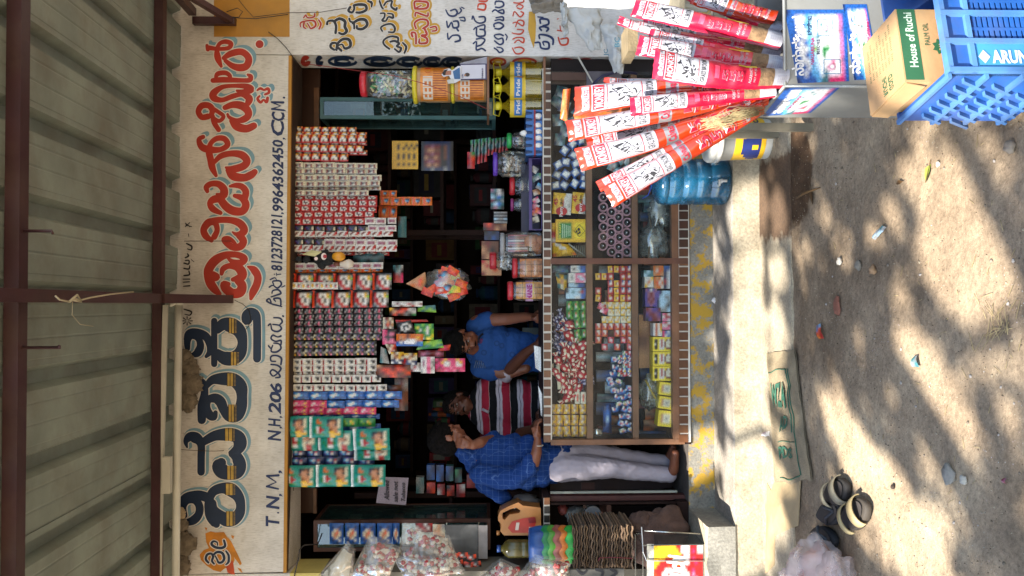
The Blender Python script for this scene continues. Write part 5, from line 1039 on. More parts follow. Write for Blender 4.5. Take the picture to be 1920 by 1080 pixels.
for k, (y0, y1, x0, dark, tilt) in enumerate(((632, 659, 1224, 0, 0), (660, 686, 1224, 0, 0), (687, 714, 1224, 0, 0), (717, 741, 1236, 1, .12), (744, 767, 1235, 1, .14), (770, 800, 1234, 1, .10))):
    lab = ['yellow tea box with a round cup picture, first of three', 'yellow tea box with a round cup picture, second of three', 'yellow tea box with a round cup picture, third of three', 'smaller tilted yellow box, first in the left row', 'smaller tilted yellow box, middle of the left row', 'smaller tilted yellow box at the far left of the bottom shelf'][k]
    rows = RY if not dark else ["YYYYYY", "YqcccY", "YqcGcY", "YqcccY", "YYYYYY"]
    card('tea_box', lab, 'box', rp((x0 + 1261) / 2, (y0 + y1) / 2, 1261 - x0, y1 - y0, tilt), .05, rows, bulge=0, thick=.1)
FILM = clear('BFC6C0', .22, .16, .1, 'film')
for lab, x, y, r, a in (('clear crumpled bag lying at the left of the bottom shelf', 1218, 735, (.10, .05, .07), 0), ('clear bag with white goods on the right of the bottom shelf', 1236, 400, (.10, .05, .07), 0), ('cloudy film bag behind the rolls of the bottom shelf', 1225, 452, (.12, .05, .09), 0)):
    m = M(); c = W(x, y, .14); m.ell(c, r, FILM, 20, 14, amp=.6, fr=3.4, seed=x); t = thing('bag', lab, 'bag', c); m.build('bag_film', t)
    if 'white' in lab:
        m = M(); m.ell(W(1232, 392, .16), (.06, .03, .05), mat('C8C4BC', .6), 14, 10, amp=.7, seed=2); m.build('contents', t)
m = M(); m.tube([W(1216, 482, .1), W(1221, 430, .12), W(1216, 400, .14)], .006, mat('6A5A48', .7), 6); single(m, 'stick', 'brown stick standing in the right bay of the bottom shelf', 'stick', W(1216, 482, .1))
m = M(); m.tube([W(1210, 712, .08), W(1222, 735, .07), W(1230, 748, .07)], .006, mat('A08A3A', .7), 6); single(m, 'rag', 'yellow green cloth strip at the bottom shelf', 'cloth strip', W(1210, 712, .08))
card('board', 'brown paper sheet standing at the back of the bottom shelf', 'paper', (1198, 590, 1236, 690), .2, ["qB", "Bq", "qq"], bulge=.002, wob=.003, px=3)

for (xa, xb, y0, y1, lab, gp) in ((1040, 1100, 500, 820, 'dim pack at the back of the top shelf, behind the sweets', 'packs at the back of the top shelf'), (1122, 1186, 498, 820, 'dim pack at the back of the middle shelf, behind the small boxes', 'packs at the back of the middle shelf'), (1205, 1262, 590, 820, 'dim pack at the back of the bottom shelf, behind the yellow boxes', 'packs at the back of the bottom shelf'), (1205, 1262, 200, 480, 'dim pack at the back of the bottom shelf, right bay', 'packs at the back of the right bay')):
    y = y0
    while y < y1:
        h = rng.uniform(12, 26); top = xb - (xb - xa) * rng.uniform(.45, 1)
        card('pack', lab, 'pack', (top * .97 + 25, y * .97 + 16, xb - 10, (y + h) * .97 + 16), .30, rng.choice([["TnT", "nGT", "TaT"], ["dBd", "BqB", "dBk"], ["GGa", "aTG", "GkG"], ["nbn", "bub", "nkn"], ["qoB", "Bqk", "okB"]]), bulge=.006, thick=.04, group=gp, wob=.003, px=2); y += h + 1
# ------------------------------------------------ jars
CL = clear('F0F4F0', .05, .06, .04, 'jar_plastic')
def jar(label, xt, xl_, xb, yc, hw, Y, lid, inner=None, name='jar', neck=.8, group=None, body=None):
    """lid from xt to xl_, body from xl_ to xb"""
    s = S(Y); base = W(xb, yc, Y); t = thing(name, label, 'jar', base, group=group); H = (xb - xl_) * s; r = hw * s; h2 = (xl_ - xt) * s
    m = M(); m.lathe([(r * .9, .001), (r, .008), (r, H * .35), (r * .985, H * .37), (r, H * .40), (r, H * .72), (r * .96, H * .82), (r * neck, H * .95), (r * neck, H)], body or CL, 24, c=tuple(base)); m.build('body', t)
    m = M(); c = base + Vector((0, 0, H)); L_ = mat(lid, .35, var=.1)
    m.lathe([(r * neck * 1.06, -.002), (r * neck * 1.10, h2 * .15), (r * neck * 1.10, h2 * .85), (r * neck * 1.02, h2)], L_, 24, c=tuple(c))
    for k in range(20): a = 2 * math.pi * k / 20; q = c + Vector((math.cos(a) * r * neck * 1.10, math.sin(a) * r * neck * 1.10, 0)); m.box(q.x - .001, q.x + .001, q.y - .001, q.y + .001, q.z + h2 * .12, q.z + h2 * .85, L_)
    m.build('lid', t)
    if inner: inner(t, base, r, H, s)
    return t
def biscuits(t, base, r, H, s, c='A8693A'):
    mt = mat(c, .7, var=.3, ns=60); n = 3
    for lay in range(4):
        for i in (-1, 0, 1):
            m = M(); z = base.z + .006 + lay * H * .22; x = base.x + i * r * .55; m.box(x - r * .25, x + r * .25, base.y - r * .75, base.y + r * .5, z, z + H * .2, mt); m.build('biscuit', t)
def hearts(t, base, r, H, s):
    for k in range(7):
        a = rng.uniform(0, 6); m = M(); c = base + Vector((math.cos(a) * r * .45, -abs(math.sin(a)) * r * .45, .018 + .012 * k)); m.ell(c, (r * .42, .012, r * .40), mat('9A5A34', .65, var=.3), 12, 8, amp=.3, seed=k); m.build('biscuit', t)
    for k in range(7): m = M(); x = base.x - r * .6 + k * r * .2; m.box(x, x + r * .13, base.y - .02, base.y + .02, base.z + H * .4, base.z + H * .9, mat(['8A3A44', 'A8A0A0', '6A2A30'][k % 3], .4)); m.build('sweet_stick', t)
def mixed(cols, n=40, sz=.011, up=.85):
    def f(t, base, r, H, s):
        for k in range(n):
            a = rng.uniform(0, 6.28); q = r * math.sqrt(rng.random()) * .8; c = base + Vector((math.cos(a) * q, math.sin(a) * q * 1, rng.uniform(.012, H * up)))
            m = M(); L_ = sz * rng.uniform(.8, 1.5); d = Vector((rng.uniform(-1, 1), rng.uniform(-.4, .4), rng.uniform(-1, 1))).normalized() * L_
            m.tube([c - d, c + d], sz * .55, mat(rng.choice(cols), .4), 7); m.build('sweet', t)
    return f
jar('big clear jar of heart biscuits and red sticks on the counter', 937, 945, 1018, 458, 24, .13, '8A8A8A', hearts)
jar('red lidded jar with square biscuits and small heart label on the counter', 960, 969, 1018, 503, 21, .10, 'A81824', biscuits)
tj = jar('red lidded biscuit jar with a pink printed band, nearest the blue shirt', 951, 961, 1018, 545, 19.5, .10, 'A81824', lambda t, b, r, H, s: biscuits(t, b, r, H, s, 'B07A3A'))
c = W(992, 545, .10); s1 = S(.1); m = M(); m.lathe([(19.8 * s1, -7 * s1), (19.8 * s1, 7 * s1)], mat('B08AA8', .4, var=.3, ns=30), 24, c=tuple(c), caps=False); 
fnc = lambda x, y, z: Vector((c.x + 20.1 * s1 * math.sin((x - .5) * 2.2), c.y - 20.1 * s1 * math.cos((x - .5) * 2.2), c.z + z)); m.text('MANE', .1, .75, -5 * s1, 5 * s1, 0, mat('8A1A6A', .4), bold=.04, fn=fnc); m.rect(.02, .98, -7 * s1, -5.6 * s1, 0, mat('C8B030', .4), fn=fnc, nx=8); m.build('label_band', tj)
jar('small red lidded jar with silver foil sweets standing behind', 918, 930, 962, 489, 18, .34, 'A81824', mixed(['C8C8C8', '9A9AA0', 'E0E0E0'], 30, .012, .7))
jar('purple lidded jar of silver sweets at the right of the counter', 924, 932, 985, 308, 25, .30, '5A34A0', mixed(['A8A8A8', '6A5A50', 'D0C8C0', '8A6A50'], 50))
jar('red lidded jar standing behind the violet tray', 955, 964, 1004, 349, 19, .34, 'B01824', mixed(['3A4A6A', '5A2A4A', '2A3A5A'], 30))
jar('magenta lidded small jar behind the violet tray', 957, 962, 1004, 384, 13, .36, '8A2A6A', mixed(['6A6A7A', '8A8A9A'], 20))
jar('green lidded jar with pink sweets behind the egg tray', 950, 958, 1005, 264, 16, .30, '1E9A4A', mixed(['C8B8B8', '8A5A5A', 'A8A8A8'], 30))
card('brush_bundle', 'bundle of striped toothbrushes left of the red lidded jar', 'brushes', (920, 354, 945, 392), .36, ["mTwk", "TkwG", "aTuT", "dkTG", "TauT", "kmTk"], bulge=.01, thick=.04, wob=.003, px=2)
card('pen_bundle', 'bundle of grey pens below the toothbrushes', 'pens', (926, 397, 951, 418), .36, ["GGGG", "kkkk", "GGGG", "kkkk", "aGGa", "kkkk", "GGGG"], bulge=.006, thick=.04)
card('carton', 'small red and brown carton behind the counter, below the pens', 'carton', (906, 418, 950, 432), .4, ["dRdBBq", "kddqBB"], bulge=0, thick=.1)
card('carton', 'dark blue and grey carton behind the heart biscuit jar', 'carton', (908, 433, 936, 450), .42, ["knkn", "nkbn"], bulge=0, thick=.1)
card('carton', 'brown printed carton behind the small red lidded jar', 'carton', (903, 452, 935, 486), .44, ["BdBB", "qBkB", "BqdB"], bulge=0, thick=.12)
card('carton', 'brown carton with a red corner under the small red lidded jar', 'carton', (903, 488, 940, 516), .43, ["rqqqq", "qrqqq", "qqqRq", "dqqqq"], bulge=0, thick=.12)
m = M(); a, b = W(962, 520, .34), W(1018, 470, .34); m.box(a.x, b.x, .26, .44, b.z, a.z, BRD); single(m, 'wooden_block', 'brown block under the small red lidded jar', 'block', (a.x, .3, b.z))
# violet open tray
VI = mat('3A2A66', .35, var=.15); VID = mat('22223E', .4, var=.2)
t = thing('plastic_basket', 'dark violet plastic basket with odds and ends on the counter', 'basket', W(1018, 362, .08))
def frame_box(t, x0, x1, y0, y1, z0, z1, mt, md, th=.006):
    for nm, q in (('front_bar', (x0, x1, y0, y0 + th, z1 - .02, z1)), ('front_bar', (x0, x1, y0, y0 + th, z0, z0 + .012)), ('back_panel', (x0, x1, y1 - th, y1, z0, z1 + .04)), ('side_panel', (x0, x0 + th, y0 + th, y1 - th, z0, z1)), ('side_panel', (x1 - th, x1, y0 + th, y1 - th, z0, z1)), ('base', (x0 + th, x1 - th, y0 + th, y1 - th, z0, z0 + th))):
        m = M(); m.box(*q, md if nm == 'back_panel' else mt); m.build(nm, t)
a, b = W(992, 431, .06), W(1018, 296, .06); frame_box(t, a.x, b.x, .06, .30, b.z, a.z, VI, VID)
for k, (x, y, rows) in enumerate(((1002, 318, ["wG", "Gw"]), (1003, 334, ["GT", "Tw"]), (1006, 360, ["qB", "wq"]), (1005, 376, ["wp", "pw", "mw"]), (1004, 388, ["Pw", "mp"]), (1003, 400, ["Pr", "ow"]), (1004, 412, ["cc", "kc"]), (1012, 330, ["TL", "GT"]), (1012, 350, ["lT", "GG"]), (1010, 395, ["Rk", "oP"]))):
    card('trinket', 'small bright packet lying in the violet basket', 'packet', rp(x, y, 13, 11, rng.uniform(-.6, .6)), .10 + .01 * (k % 3), rows, bulge=.006, group='packets in the violet basket', wob=.003, px=2, seed=k)
# blue egg tray stack
t = thing('egg_tray', 'bright blue plastic egg trays holding white eggs at the counter end', 'egg tray', W(1020, 248, .04)); BLU = mat('1F5E9E', .35, var=.15); BLD = mat('123A6A', .4)
for (xa, xb) in ((986, 1000), (1004, 1018)):
    a, b = W(xa, 291, .0), W(xb, 206, .0); n = 7; w_ = (b.x - a.x) / n; m = M()
    for k in range(n):
        x = a.x + w_ * k; hh = a.z - b.z
        v = [(x, 0, a.z), (x + w_ * .2, 0, a.z), (x + w_ * .32, 0, b.z + .006), (x + w_ * .68, 0, b.z + .006), (x + w_ * .8, 0, a.z), (x + w_, 0, a.z), (x + w_, 0, b.z), (x, 0, b.z)]
        v2 = [(p[0], .012, p[2]) for p in v]; m.add(v + v2, [(0, 1, 2, 7), (2, 3, 6, 7), (3, 4, 5, 6), (8, 15, 10, 9), (10, 15, 14, 11), (11, 14, 13, 12), (0, 8, 9, 1), (1, 9, 10, 2), (2, 10, 11, 3), (3, 11, 12, 4), (4, 12, 13, 5)], BLU)
    m.box(a.x, b.x, -.003, .24, b.z - .002, b.z + .004, BLU); m.box(a.x, b.x, .015, .24, b.z + .004, a.z - .004, BLD); m.build('tray', t)
m = M(); a, b = W(1001.5, 291, 0), W(1004, 206, 0); m.box(a.x, b.x, -.004, .2, b.z, a.z, mat('8A1E34', .4)); m.build('divider', t)
for k, (x, y) in enumerate(((1009, 218), (1008, 235), (1009, 247), (1009, 259), (1009, 273), (983, 250))):
    m = M(); c = W(x, y, .012 if k < 5 else .03); m.lathe([(0.001, -.026), (.012, -.022), (.019, -.010), (.020, .002), (.015, .018), (.007, .027), (.001, .029)], mat('D8D4CC', .45, var=.03), 14, c=tuple(c)); o_ = single(m, 'egg', 'white egg sitting in the blue egg tray' if k < 5 else 'white egg on top of the blue egg tray', 'egg', c, 'eggs in the blue tray' if k < 5 else None)

# ------------------------------------------------ right shelf beside the pier
sh = thing('wall_shelf', 'small wooden shelf on the right pier carrying tubs over oil bottles', 'shelf', W(1022, 160, .05))
for x, l_ in ((915, ''), (1021, '')):
    a, b = W(x - 2, 214, -.02), W(x + 2, 106, -.02); m = M(); m.box(a.x, b.x - .003, -.02, .28, b.z, a.z, WOODL); m.build('shelf_board', sh)
jar('red lidded jar of green and white sweets on top of the tubs', 677, 688, 775, 159, 26.5, .10, 'B8222E', mixed(['C8C4B0', '2E8A4A', 'D8CC98', 'B8B8C0', '1E6A3A', '8A9AB8'], 110, .014, .9), neck=.78)
OR = mat('C97A1E', .35, var=.25, ns=25)
for lab, xt, xl_, xb, yc, hw in (('orange printed tub with yellow lid, upper of two', 775, 783, 846, 160, 32), ('orange printed tub with yellow lid, lower one behind the card', 846, 852, 913, 160, 31)):
    t = jar(lab, xt, xl_, xb, yc, hw, .11, 'C8B82A', None, name='tub', neck=.98, body=mat('A8845A', .3, var=.2, ns=12))
    s1 = S(.11); r = hw * s1; cz = W((xl_ + xb) / 2 + 1, yc, .11); f1 = lambda x, y, z, cz=cz, r=r: Vector((cz.x + (r + .0015 + y) * math.sin((x - .5) * 2.6), cz.y - (r + .0015 + y) * math.cos((x - .5) * 2.6), cz.z + z))
    m = M(); h = (xb - xl_) * s1 * .40; m.rect(0, 1, -h, h, 0, OR, fn=f1, nx=16)
    for k in range(16): x = .05 + .055 * k; m.rect(x, x + .02, -h * .9, h * .05, .0006, mat('8A3A14', .5), fn=f1)
    m.rect(.05, .6, h * .1, h * .8, .0006, mat('C8BEB0', .5), fn=f1, nx=6)
    for k in range(3):
        for j in range(2): m.rect(.12 + .14 * k, .20 + .14 * k, h * (.2 + .3 * j), h * (.38 + .3 * j), .0012, mat('B8661A', .5), fn=f1)
    m.disc(.8, h * .45, .12, h * .25, .0006, mat('B83A14', .5), fn=f1); m.build('label_band', t)
# payment card and cut-out
PV = mat('2E2450', .4)
o = thing('payment_card', 'white payment card with a violet edge standing on the shelf', 'card', W(913, 135, -.02))
m = M(); q = [W(862, 120, -.01), W(913, 119, -.01), W(913, 149, -.02), W(862, 150, -.02)]; m.hexa(q, [p + Vector((0, .004, 0)) for p in q], PV); q2 = [W(864, 122, -.0125), W(910, 121, -.0125), W(910, 147, -.0225), W(864, 148, -.0225)]; m.add(q2, [(0, 1, 2, 3)], mat('C0BEC6', .5, var=.03)); m.build('card', o)
m = M(); wtext(m, 'UPI', 146, 139, 866, 869, PV, Y=-.0235); wtext(m, '98860', 147, 128, 903, 906, PV, Y=-.0235)
c = W(876, 140, -.025); m.disc(c.x, c.z, .012, .016, c.y, mat('3A2A26', .6)); c = W(872, 141, -.025); m.disc(c.x, c.z, .006, .006, c.y - .001, mat('9A6A4A', .6)); m.build('print', o)
m = M(); q = [W(863, 118, -.0), W(913, 106, .0), W(913, 119, -.012), W(862, 120, -.012)]; m.hexa(q, [p + Vector((0, .004, 0)) for p in q], mat('8A8890', .5)); m.build('side_flap', o)
o = thing('cutout_figure', 'small cardboard cut-out of a man in a blue shirt on the tub', 'cut-out', W(864, 150, -.03))
m = M(); wh = mat('C8C8CC', .5)
def flat(m, pts, mt, Y, th=.002):
    P = [W(x, y, Y) for x, y in pts]; c = sum(P, Vector()) / len(P); n = len(P)
    m.add([c] + P, [(0, i + 1, (i + 1) % n + 1) for i in range(n)], mt)
    Q = [p + Vector((0, th, 0)) for p in P]; m.add(P + Q, [(i, (i + 1) % n, (i + 1) % n + n, i + n) for i in range(n)] + [tuple(range(2 * n - 1, n - 1, -1))], mt)
flat(m, [(828, 140), (833, 130), (842, 128), (848, 132), (858, 124), (864, 124), (864, 150), (852, 156), (846, 150), (842, 142), (832, 144)], wh, -.03)
flat(m, [(849, 134), (862, 126), (863, 148), (852, 148)], mat('2E5A86', .5), -.0325, .0005); flat(m, [(832, 134), (846, 132), (846, 140), (833, 141)], mat('9A6248', .5), -.0325, .0005); flat(m, [(829, 137), (833, 131), (840, 130), (836, 135), (835, 141), (831, 141)], mat('1E1612', .6), -.0328, .0004); flat(m, [(838, 150), (850, 147), (852, 156), (840, 157)], mat('B8B8B0', .5), -.0325, .0005); m.build('figure', o)
# oil bottles
OIL = clear('A88E1A', .42, .08, .06, 'oil')
for k, (lab, yc, Y) in enumerate((('oil bottle with yellow handle, nearest the pier', 137, .16), ('oil bottle with blue and yellow band, front of the shelf', 166, .07), ('oil bottle with blue and yellow band at the inner end of the shelf', 199, .14))):
    s1 = S(Y); b0 = W(1018, yc, Y); t = thing('oil_bottle', lab, 'bottle', b0); r = 21 * s1; H = 72 * s1
    prof = [(r * .92, .001), (r, .01)]
    for q in range(9): z = .012 + q * H * .082; prof += [(r, z), (r * .965, z + H * .03)]
    prof += [(r, H * .76), (r * .8, H * .86), (r * .32, H), (r * .28, H * 1.08)]
    m = M(); m.lathe(prof, OIL, 20, c=tuple(b0)); m.build('body', t)
    m = M(); m.lathe([(r * .36, H * 1.08), (r * .38, H * 1.22), (r * .3, H * 1.25)], mat('C8BE2A', .35), 14, c=tuple(b0)); m.build('cap', t)
    m = M(); m.tube([b0 + Vector((-r * .3, -.004, H * 1.1)), b0 + Vector((-r * .95, -.01, H * 1.16)), b0 + Vector((-r * .8, -.01, H * 1.3)), b0 + Vector((0, -.01, H * 1.28)), b0 + Vector((r * .8, -.01, H * 1.3)), b0 + Vector((r * .95, -.01, H * 1.16)), b0 + Vector((r * .3, -.004, H * 1.1))], .005, mat('C8BE2A', .35), 6); m.build('handle', t)
    f1 = lambda x, y, z, b0=b0, r=r: Vector((b0.x + (r + .003 + y) * math.sin((x - .5) * 3), b0.y - (r + .003 + y) * math.cos((x - .5) * 3), b0.z + z))
    m = M(); m.rect(0, 1, H * .47, H * .87, 0, mat('C8A81E', .4, var=.1), fn=f1, nx=14); m.rect(.12, .8, H * .56, H * .76, .001, mat('2468A8', .4, var=.15, ns=30), fn=f1, nx=10); m.disc(.86, H * .6, .10, H * .09, .0015, mat('A86A1A', .5), fn=f1); m.text('Pride', .2, .7, H * .61, H * .71, .002, WH, .03, fn=f1); m.build('label_band', t)
# ================================================ LEFT SIDE OF THE OPENING
WHT = mat('C4C0B6', .6, var=.1)
def pbox(name, label, cat, x0, x1, y0, y1, Y, dep, mt, group=None, parent=None):
    a, b = W(x0, y1, Y), W(x1, y0, Y); m = M(); m.box(a.x, b.x, Y, Y + dep, b.z, a.z, mt)
    if parent is not None: return m.build(name, parent, label=label)
    return single(m, name, label, cat, (a.x, Y, b.z), group)
pbox('shutter_rail', 'pale upright rail left of the standing man', 'rail', 1032, 1270, 920, 926, .06, .02, mat('8F9488', .5, dirt=.3))
pbox('door_post', 'maroon wooden post beside the pale rail', 'post', 1032, 1290, 928, 940, .08, .06, mat('4A2420', .55, var=.25))
pbox('side_board', 'dark board between the standing man and the pale rail', 'board', 1032, 1288, 890, 919, .42, .02, mat('2E1F1E', .7))
pbox('name_plate', 'small dark plate on the board behind the standing man', 'plate', 1090, 1115, 905, 918, .41, .006, mat('4A2A26', .4))
lc = thing('side_counter', 'small dark side counter with tiled edge left of the doorway', 'counter', W(1285, 980, .0))
for nm, x0, x1, y0, y1, Y, d, mt in (('top_board', 1019, 1031, 932, 1070, .0, .4, WOODD), ('post', 1031, 1290, 941, 947, .01, .03, WOODD), ('back_panel', 1031, 1280, 947, 1070, .36, .02, DK2), ('shelf_board', 1138, 1146, 947, 1060, .02, .33, WOOD), ('base_board', 1270, 1290, 941, 1070, .0, .38, WOODD)): pbox(nm, None, '', x0, x1, y0, y1, Y, d, mt, parent=lc)
hb = W(1025, 1065, -.004); ha = W(1025, 934, -.004); m = M(); m.box(hb.x, ha.x, -.004, 0, ha.z - .019, ha.z + .019, GROUT); m.build('trim_grout', lc)
for k in range(8):
    y1 = 946 + k * 16.5; m = M(); a, b = W(1020, y1, -.0045), W(1030.5, y1 - 13, -.0045); m.box(a.x, b.x, -.0095, -.0046, b.z, a.z, mat('7A4A28' if k == 0 else '1E1A1A', .35)); m.build('tile', lc)
m = M(); c = W(1112, 967, .06); s0 = S(.06)
t = thing('jar', 'jar with a large pale round lid lying in the side counter', 'jar', c)
m.add([(c.x + 16 * s0 * math.cos(a), .055, c.z + 16 * s0 * math.sin(a)) for a in [2 * math.pi * k / 20 for k in range(20)]], [tuple(range(20))], mat('6F7478', .4)); m.tube([c, c + Vector((0, .02, 0))], 17 * s0, mat('8A8C8C', .4), 20); m.build('lid', t)
m = M(); m.tube([c + Vector((0, .021, 0)), c + Vector((0, .15, 0))], 15 * s0, CL, 18); m.build('body', t)
m = M(); m.ell(W(1080, 965, .16), (.05, .06, .07), mat('6A6C68', .6), 16, 12, amp=.6, fr=3, seed=3); single(m, 'bag', 'grey crumpled bag beside the pale round lid', 'bag', W(1080, 965, .16))
m = M(); m.ell(W(1055, 955, .14), (.03, .04, .03), mat('6A2A22', .6), 12, 9, amp=.6, fr=3, seed=5); single(m, 'bag', 'small reddish bag in the side counter', 'bag', W(1055, 955, .14))
m = M(); m.ell(W(985, 942, .25), (.06, .04, .09), mat('5F5F60', .5), 18, 12, amp=.4, fr=4, seed=8); single(m, 'bag', 'grey plastic bag standing behind the golden oil can', 'bag', W(985, 942, .25))
# golden oil can
def extrude(m, pts, Y, th, mt, hole=None):
    P = [W(x, y, Y) for x, y in pts]; n = len(P)
    if hole:
        Hh = [W(x, y, Y) for x, y in hole]; k = len(Hh); allp = P + Hh
        from mathutils.geometry import tessellate_polygon
        tr = tessellate_polygon([P, Hh]); m.add(allp, [tuple(t_) for t_ in tr], mt); Q = [p + Vector((0, th, 0)) for p in allp]; m.add(Q, [tuple(t_)[::-1] for t_ in tr], mt)
        m.add(Hh + [p + Vector((0, th, 0)) for p in Hh], [(i, i + k, (i + 1) % k + k, (i + 1) % k) for i in range(k)], mt)
        m.add(P + [p + Vector((0, th, 0)) for p in P], [(i, (i + 1) % n, (i + 1) % n + n, i + n) for i in range(n)], mt)
    else:
        Q = [p + Vector((0, th, 0)) for p in P]; m.add(P + Q, [tuple(range(n)), tuple(range(2 * n - 1, n - 1, -1))] + [(i, (i + 1) % n, (i + 1) % n + n, i + n) for i in range(n)], mt)
t = thing('oil_can', 'golden plastic oil can with a handle and red label on the side counter', 'oil can', W(1015, 972, .05))
OC = mat('A8703A', .35, var=.15, ns=8)
m = M(); extrude(m, [(934, 968), (938, 958), (952, 950), (972, 942), (980, 948), (1014, 952), (1015, 1004), (945, 1004), (938, 996), (940, 984), (934, 976)], .05, .12, OC, hole=[(942, 972), (942, 962), (956, 955), (968, 952), (976, 957), (974, 962), (955, 965), (946, 975)])
o = m.build('body', t); bv = o.modifiers.new('round', 'BEVEL'); bv.width = .008; bv.segments = 2
m = M(); a = W(931, 999, .11); m.lathe([(.014, -.02), (.015, .0)], OC, 12, c=tuple(a)); m.build('cap', t)
m = M(); P = [(960, 999), (952, 990), (960, 978), (980, 972), (1002, 969), (1005, 980), (998, 999)]; flat(m, P, mat('A82A1C', .4), .047, .001); flat(m, [(990, 972), (1004, 970), (1005, 980), (992, 981)], mat('7A1818', .4), .045, .001); flat(m, [(966, 994), (968, 980), (974, 980), (972, 994)], mat('C8B8A8', .4), .045, .001); flat(m, [(990, 997), (992, 988), (1000, 988), (998, 997)], mat('C8A890', .4), .045, .001); m.build('label_print', t)
b0 = W(997, 1028, .03); s0 = S(.03); t = thing('oil_bottle', 'dark green oil bottle with a blue cap behind the coloured bowls', 'bottle', b0)
H = 55 * s0; r = 17 * s0; m = M(); m.lathe([(r, 0), (r, H * .3), (r * .95, H * .34), (r, H * .38), (r, H * .8), (r * .7, H * .93), (r * .35, H), (r * .33, H * 1.06)], mat('4A4420', .2, var=.2), 20, c=tuple(b0)); m.build('body', t)
m = M(); m.lathe([(r * .4, H * 1.06), (r * .4, H * 1.18)], mat('20407A', .35), 12, c=tuple(b0)); m.build('cap', t)
# stack of scalloped bowls and egg trays on it
cb = W(1075, 1020, -.16); s0 = S(-.16); t = thing('bowl_stack', 'stack of scalloped plastic bowls, blue on top then green, red, orange and green', 'bowls', cb)
for k, (col, z0_, z1_, rr) in enumerate((('2E9A3A', 0, 26, 33), ('B8661E', 16, 38, 33.5), ('8A4A40', 27, 49, 34), ('4A8A2E', 38, 58, 34), ('1E7A44', 47, 68, 33.5), ('2A4E8A', 58, 82, 33))):
    m = M(); v = []; f = []; n = 48; mt = mat(col, .4, var=.12)
    for j, (zf, rf) in enumerate(((0, 1.0), (.25, 1.03), (.6, .98), (1, .90), (1.0, .6))):
        for i in range(n):
            a = 2 * math.pi * i / n; sc_ = 1 + (.035 * math.cos(9 * a)); dz = -3.0 * math.cos(9 * a) * (1 - zf) if j < 3 else 0
            v.append((cb.x + rr * s0 * rf * sc_ * math.cos(a), cb.y + rr * s0 * rf * sc_ * math.sin(a), cb.z + (z0_ + dz + (z1_ - z0_) * zf) * s0 + k * .0005))
    for j in range(4):
        for i in range(n): i2 = (i + 1) % n; f.append((j * n + i, j * n + i2, (j + 1) * n + i2, (j + 1) * n + i))
    f.append(tuple(4 * n + i for i in range(n))); m.add(v, f, mt, True); m.build('bowl', t, label=['bright green bowl', 'orange bowl', 'dull red bowl', 'light green bowl', 'dark green bowl', 'blue bowl'][k])
t = thing('egg_tray_stack', 'tall stack of brown pulp egg trays tied with red string', 'egg trays', W(1188, 1026, -.16))
cols = ['5E4A36', '6B543C', '4E3C2C', '78604A']
for k in range(24):
    x0 = 1076 + k * 4.7; m = M(); a, b = W(x0, 1066 + rng.uniform(-3, 2), -.3), W(x0 + 2.2, 986 + rng.uniform(-3, 3), -.3); dy = rng.uniform(-.01, .01)
    n = 14; v = []
    for yy in (-.30 + dy, .0 + dy):
        for i in range(n + 1):
            x = a.x + (b.x - a.x) * i / n; w_ = .004 * math.sin(i * 1.9 + k) + .003 * noise.noise(Vector((i * .8, k * 2.2, 0))); v += [(x, yy, a.z + w_), (x, yy, b.z + w_)]
    L_ = 2 * (n + 1); f = []
    for i in range(n): f += [(2 * i, 2 * i + 1, 2 * i + 3, 2 * i + 2), (L_ + 2 * i, L_ + 2 * i + 2, L_ + 2 * i + 3, L_ + 2 * i + 1), (2 * i, 2 * i + 2, L_ + 2 * i + 2, L_ + 2 * i), (2 * i + 1, L_ + 2 * i + 1, L_ + 2 * i + 3, 2 * i + 3)]
    f += [(0, L_, L_ + 1, 1), (2 * n, 2 * n + 1, L_ + 2 * n + 1, L_ + 2 * n)]
    m.add(v, f, mat(cols[k % 4], .95, var=.3, ns=30, bump=.4)); m.build('egg_tray', t)
m = M(); m.tube([W(1122, 1052, -.31), W(1124, 1046, -.31), W(1150, 1045, -.31), W(1186, 1047, -.31)], .002, mat('8A2A3A', .7), 5); m.build('string', t)
SK = mat('5A4338', .95, var=.3, ns=12, bump=.7, bscale=120)
m = M(); m.ell(W(1240, 1015, -.05), (.20, .12, .19), SK, 36, 24, amp=.35, fr=2.2, seed=2); m.ell(W(1200, 978, -.06), (.06, .07, .07), SK, 18, 12, amp=.4, fr=2.5, seed=5); single(m, 'sack', 'brown cloth sack slumped behind the oil tin', 'sack', W(1290, 1015, -.05))
# oil tin with open tray
rough_slab('ledge_block', xl, W(1325, 987, -.41).x, -.42, .0, -.167, -.003, C_TREAD, cement('dark_grey_cement', '6E6A60', '8E897C'), amp=.014, n=60)
MT = mat('9A9C98', .25, metal=.9, var=.15, ns=5)
t = thing('oil_tin', 'square metal oil tin with a red and yellow label, open at the top', 'tin', W(1322, 1060, -.36)); Yt = -.36
a, b = W(1324, 1130, Yt), W(1240, 1021, Yt); 
m = M(); m.box(a.x, b.x, Yt, Yt + .24, a.z, b.z, MT); m.build('body', t)
m = M(); c = W(1204, 990, Yt); e = W(1204, 1021, Yt)
z1 = W(1204, 1010, Yt).z
for q in ((a.x, b.x, Yt - .002, Yt + .002, z1 - .006, z1), (a.x, b.x, Yt + .236, Yt + .24, z1 - .006, z1), (b.x - .004, b.x, Yt, Yt + .238, z1 - .006, z1), (a.x, a.x + .004, Yt, Yt + .238, z1 - .006, z1), (b.x - .006, b.x, Yt - .003, Yt + .003, a.z, z1), (b.x - .006, b.x, Yt + .235, Yt + .241, a.z, z1)): m.box(*q, MT)
m.build('wire_frame', t)
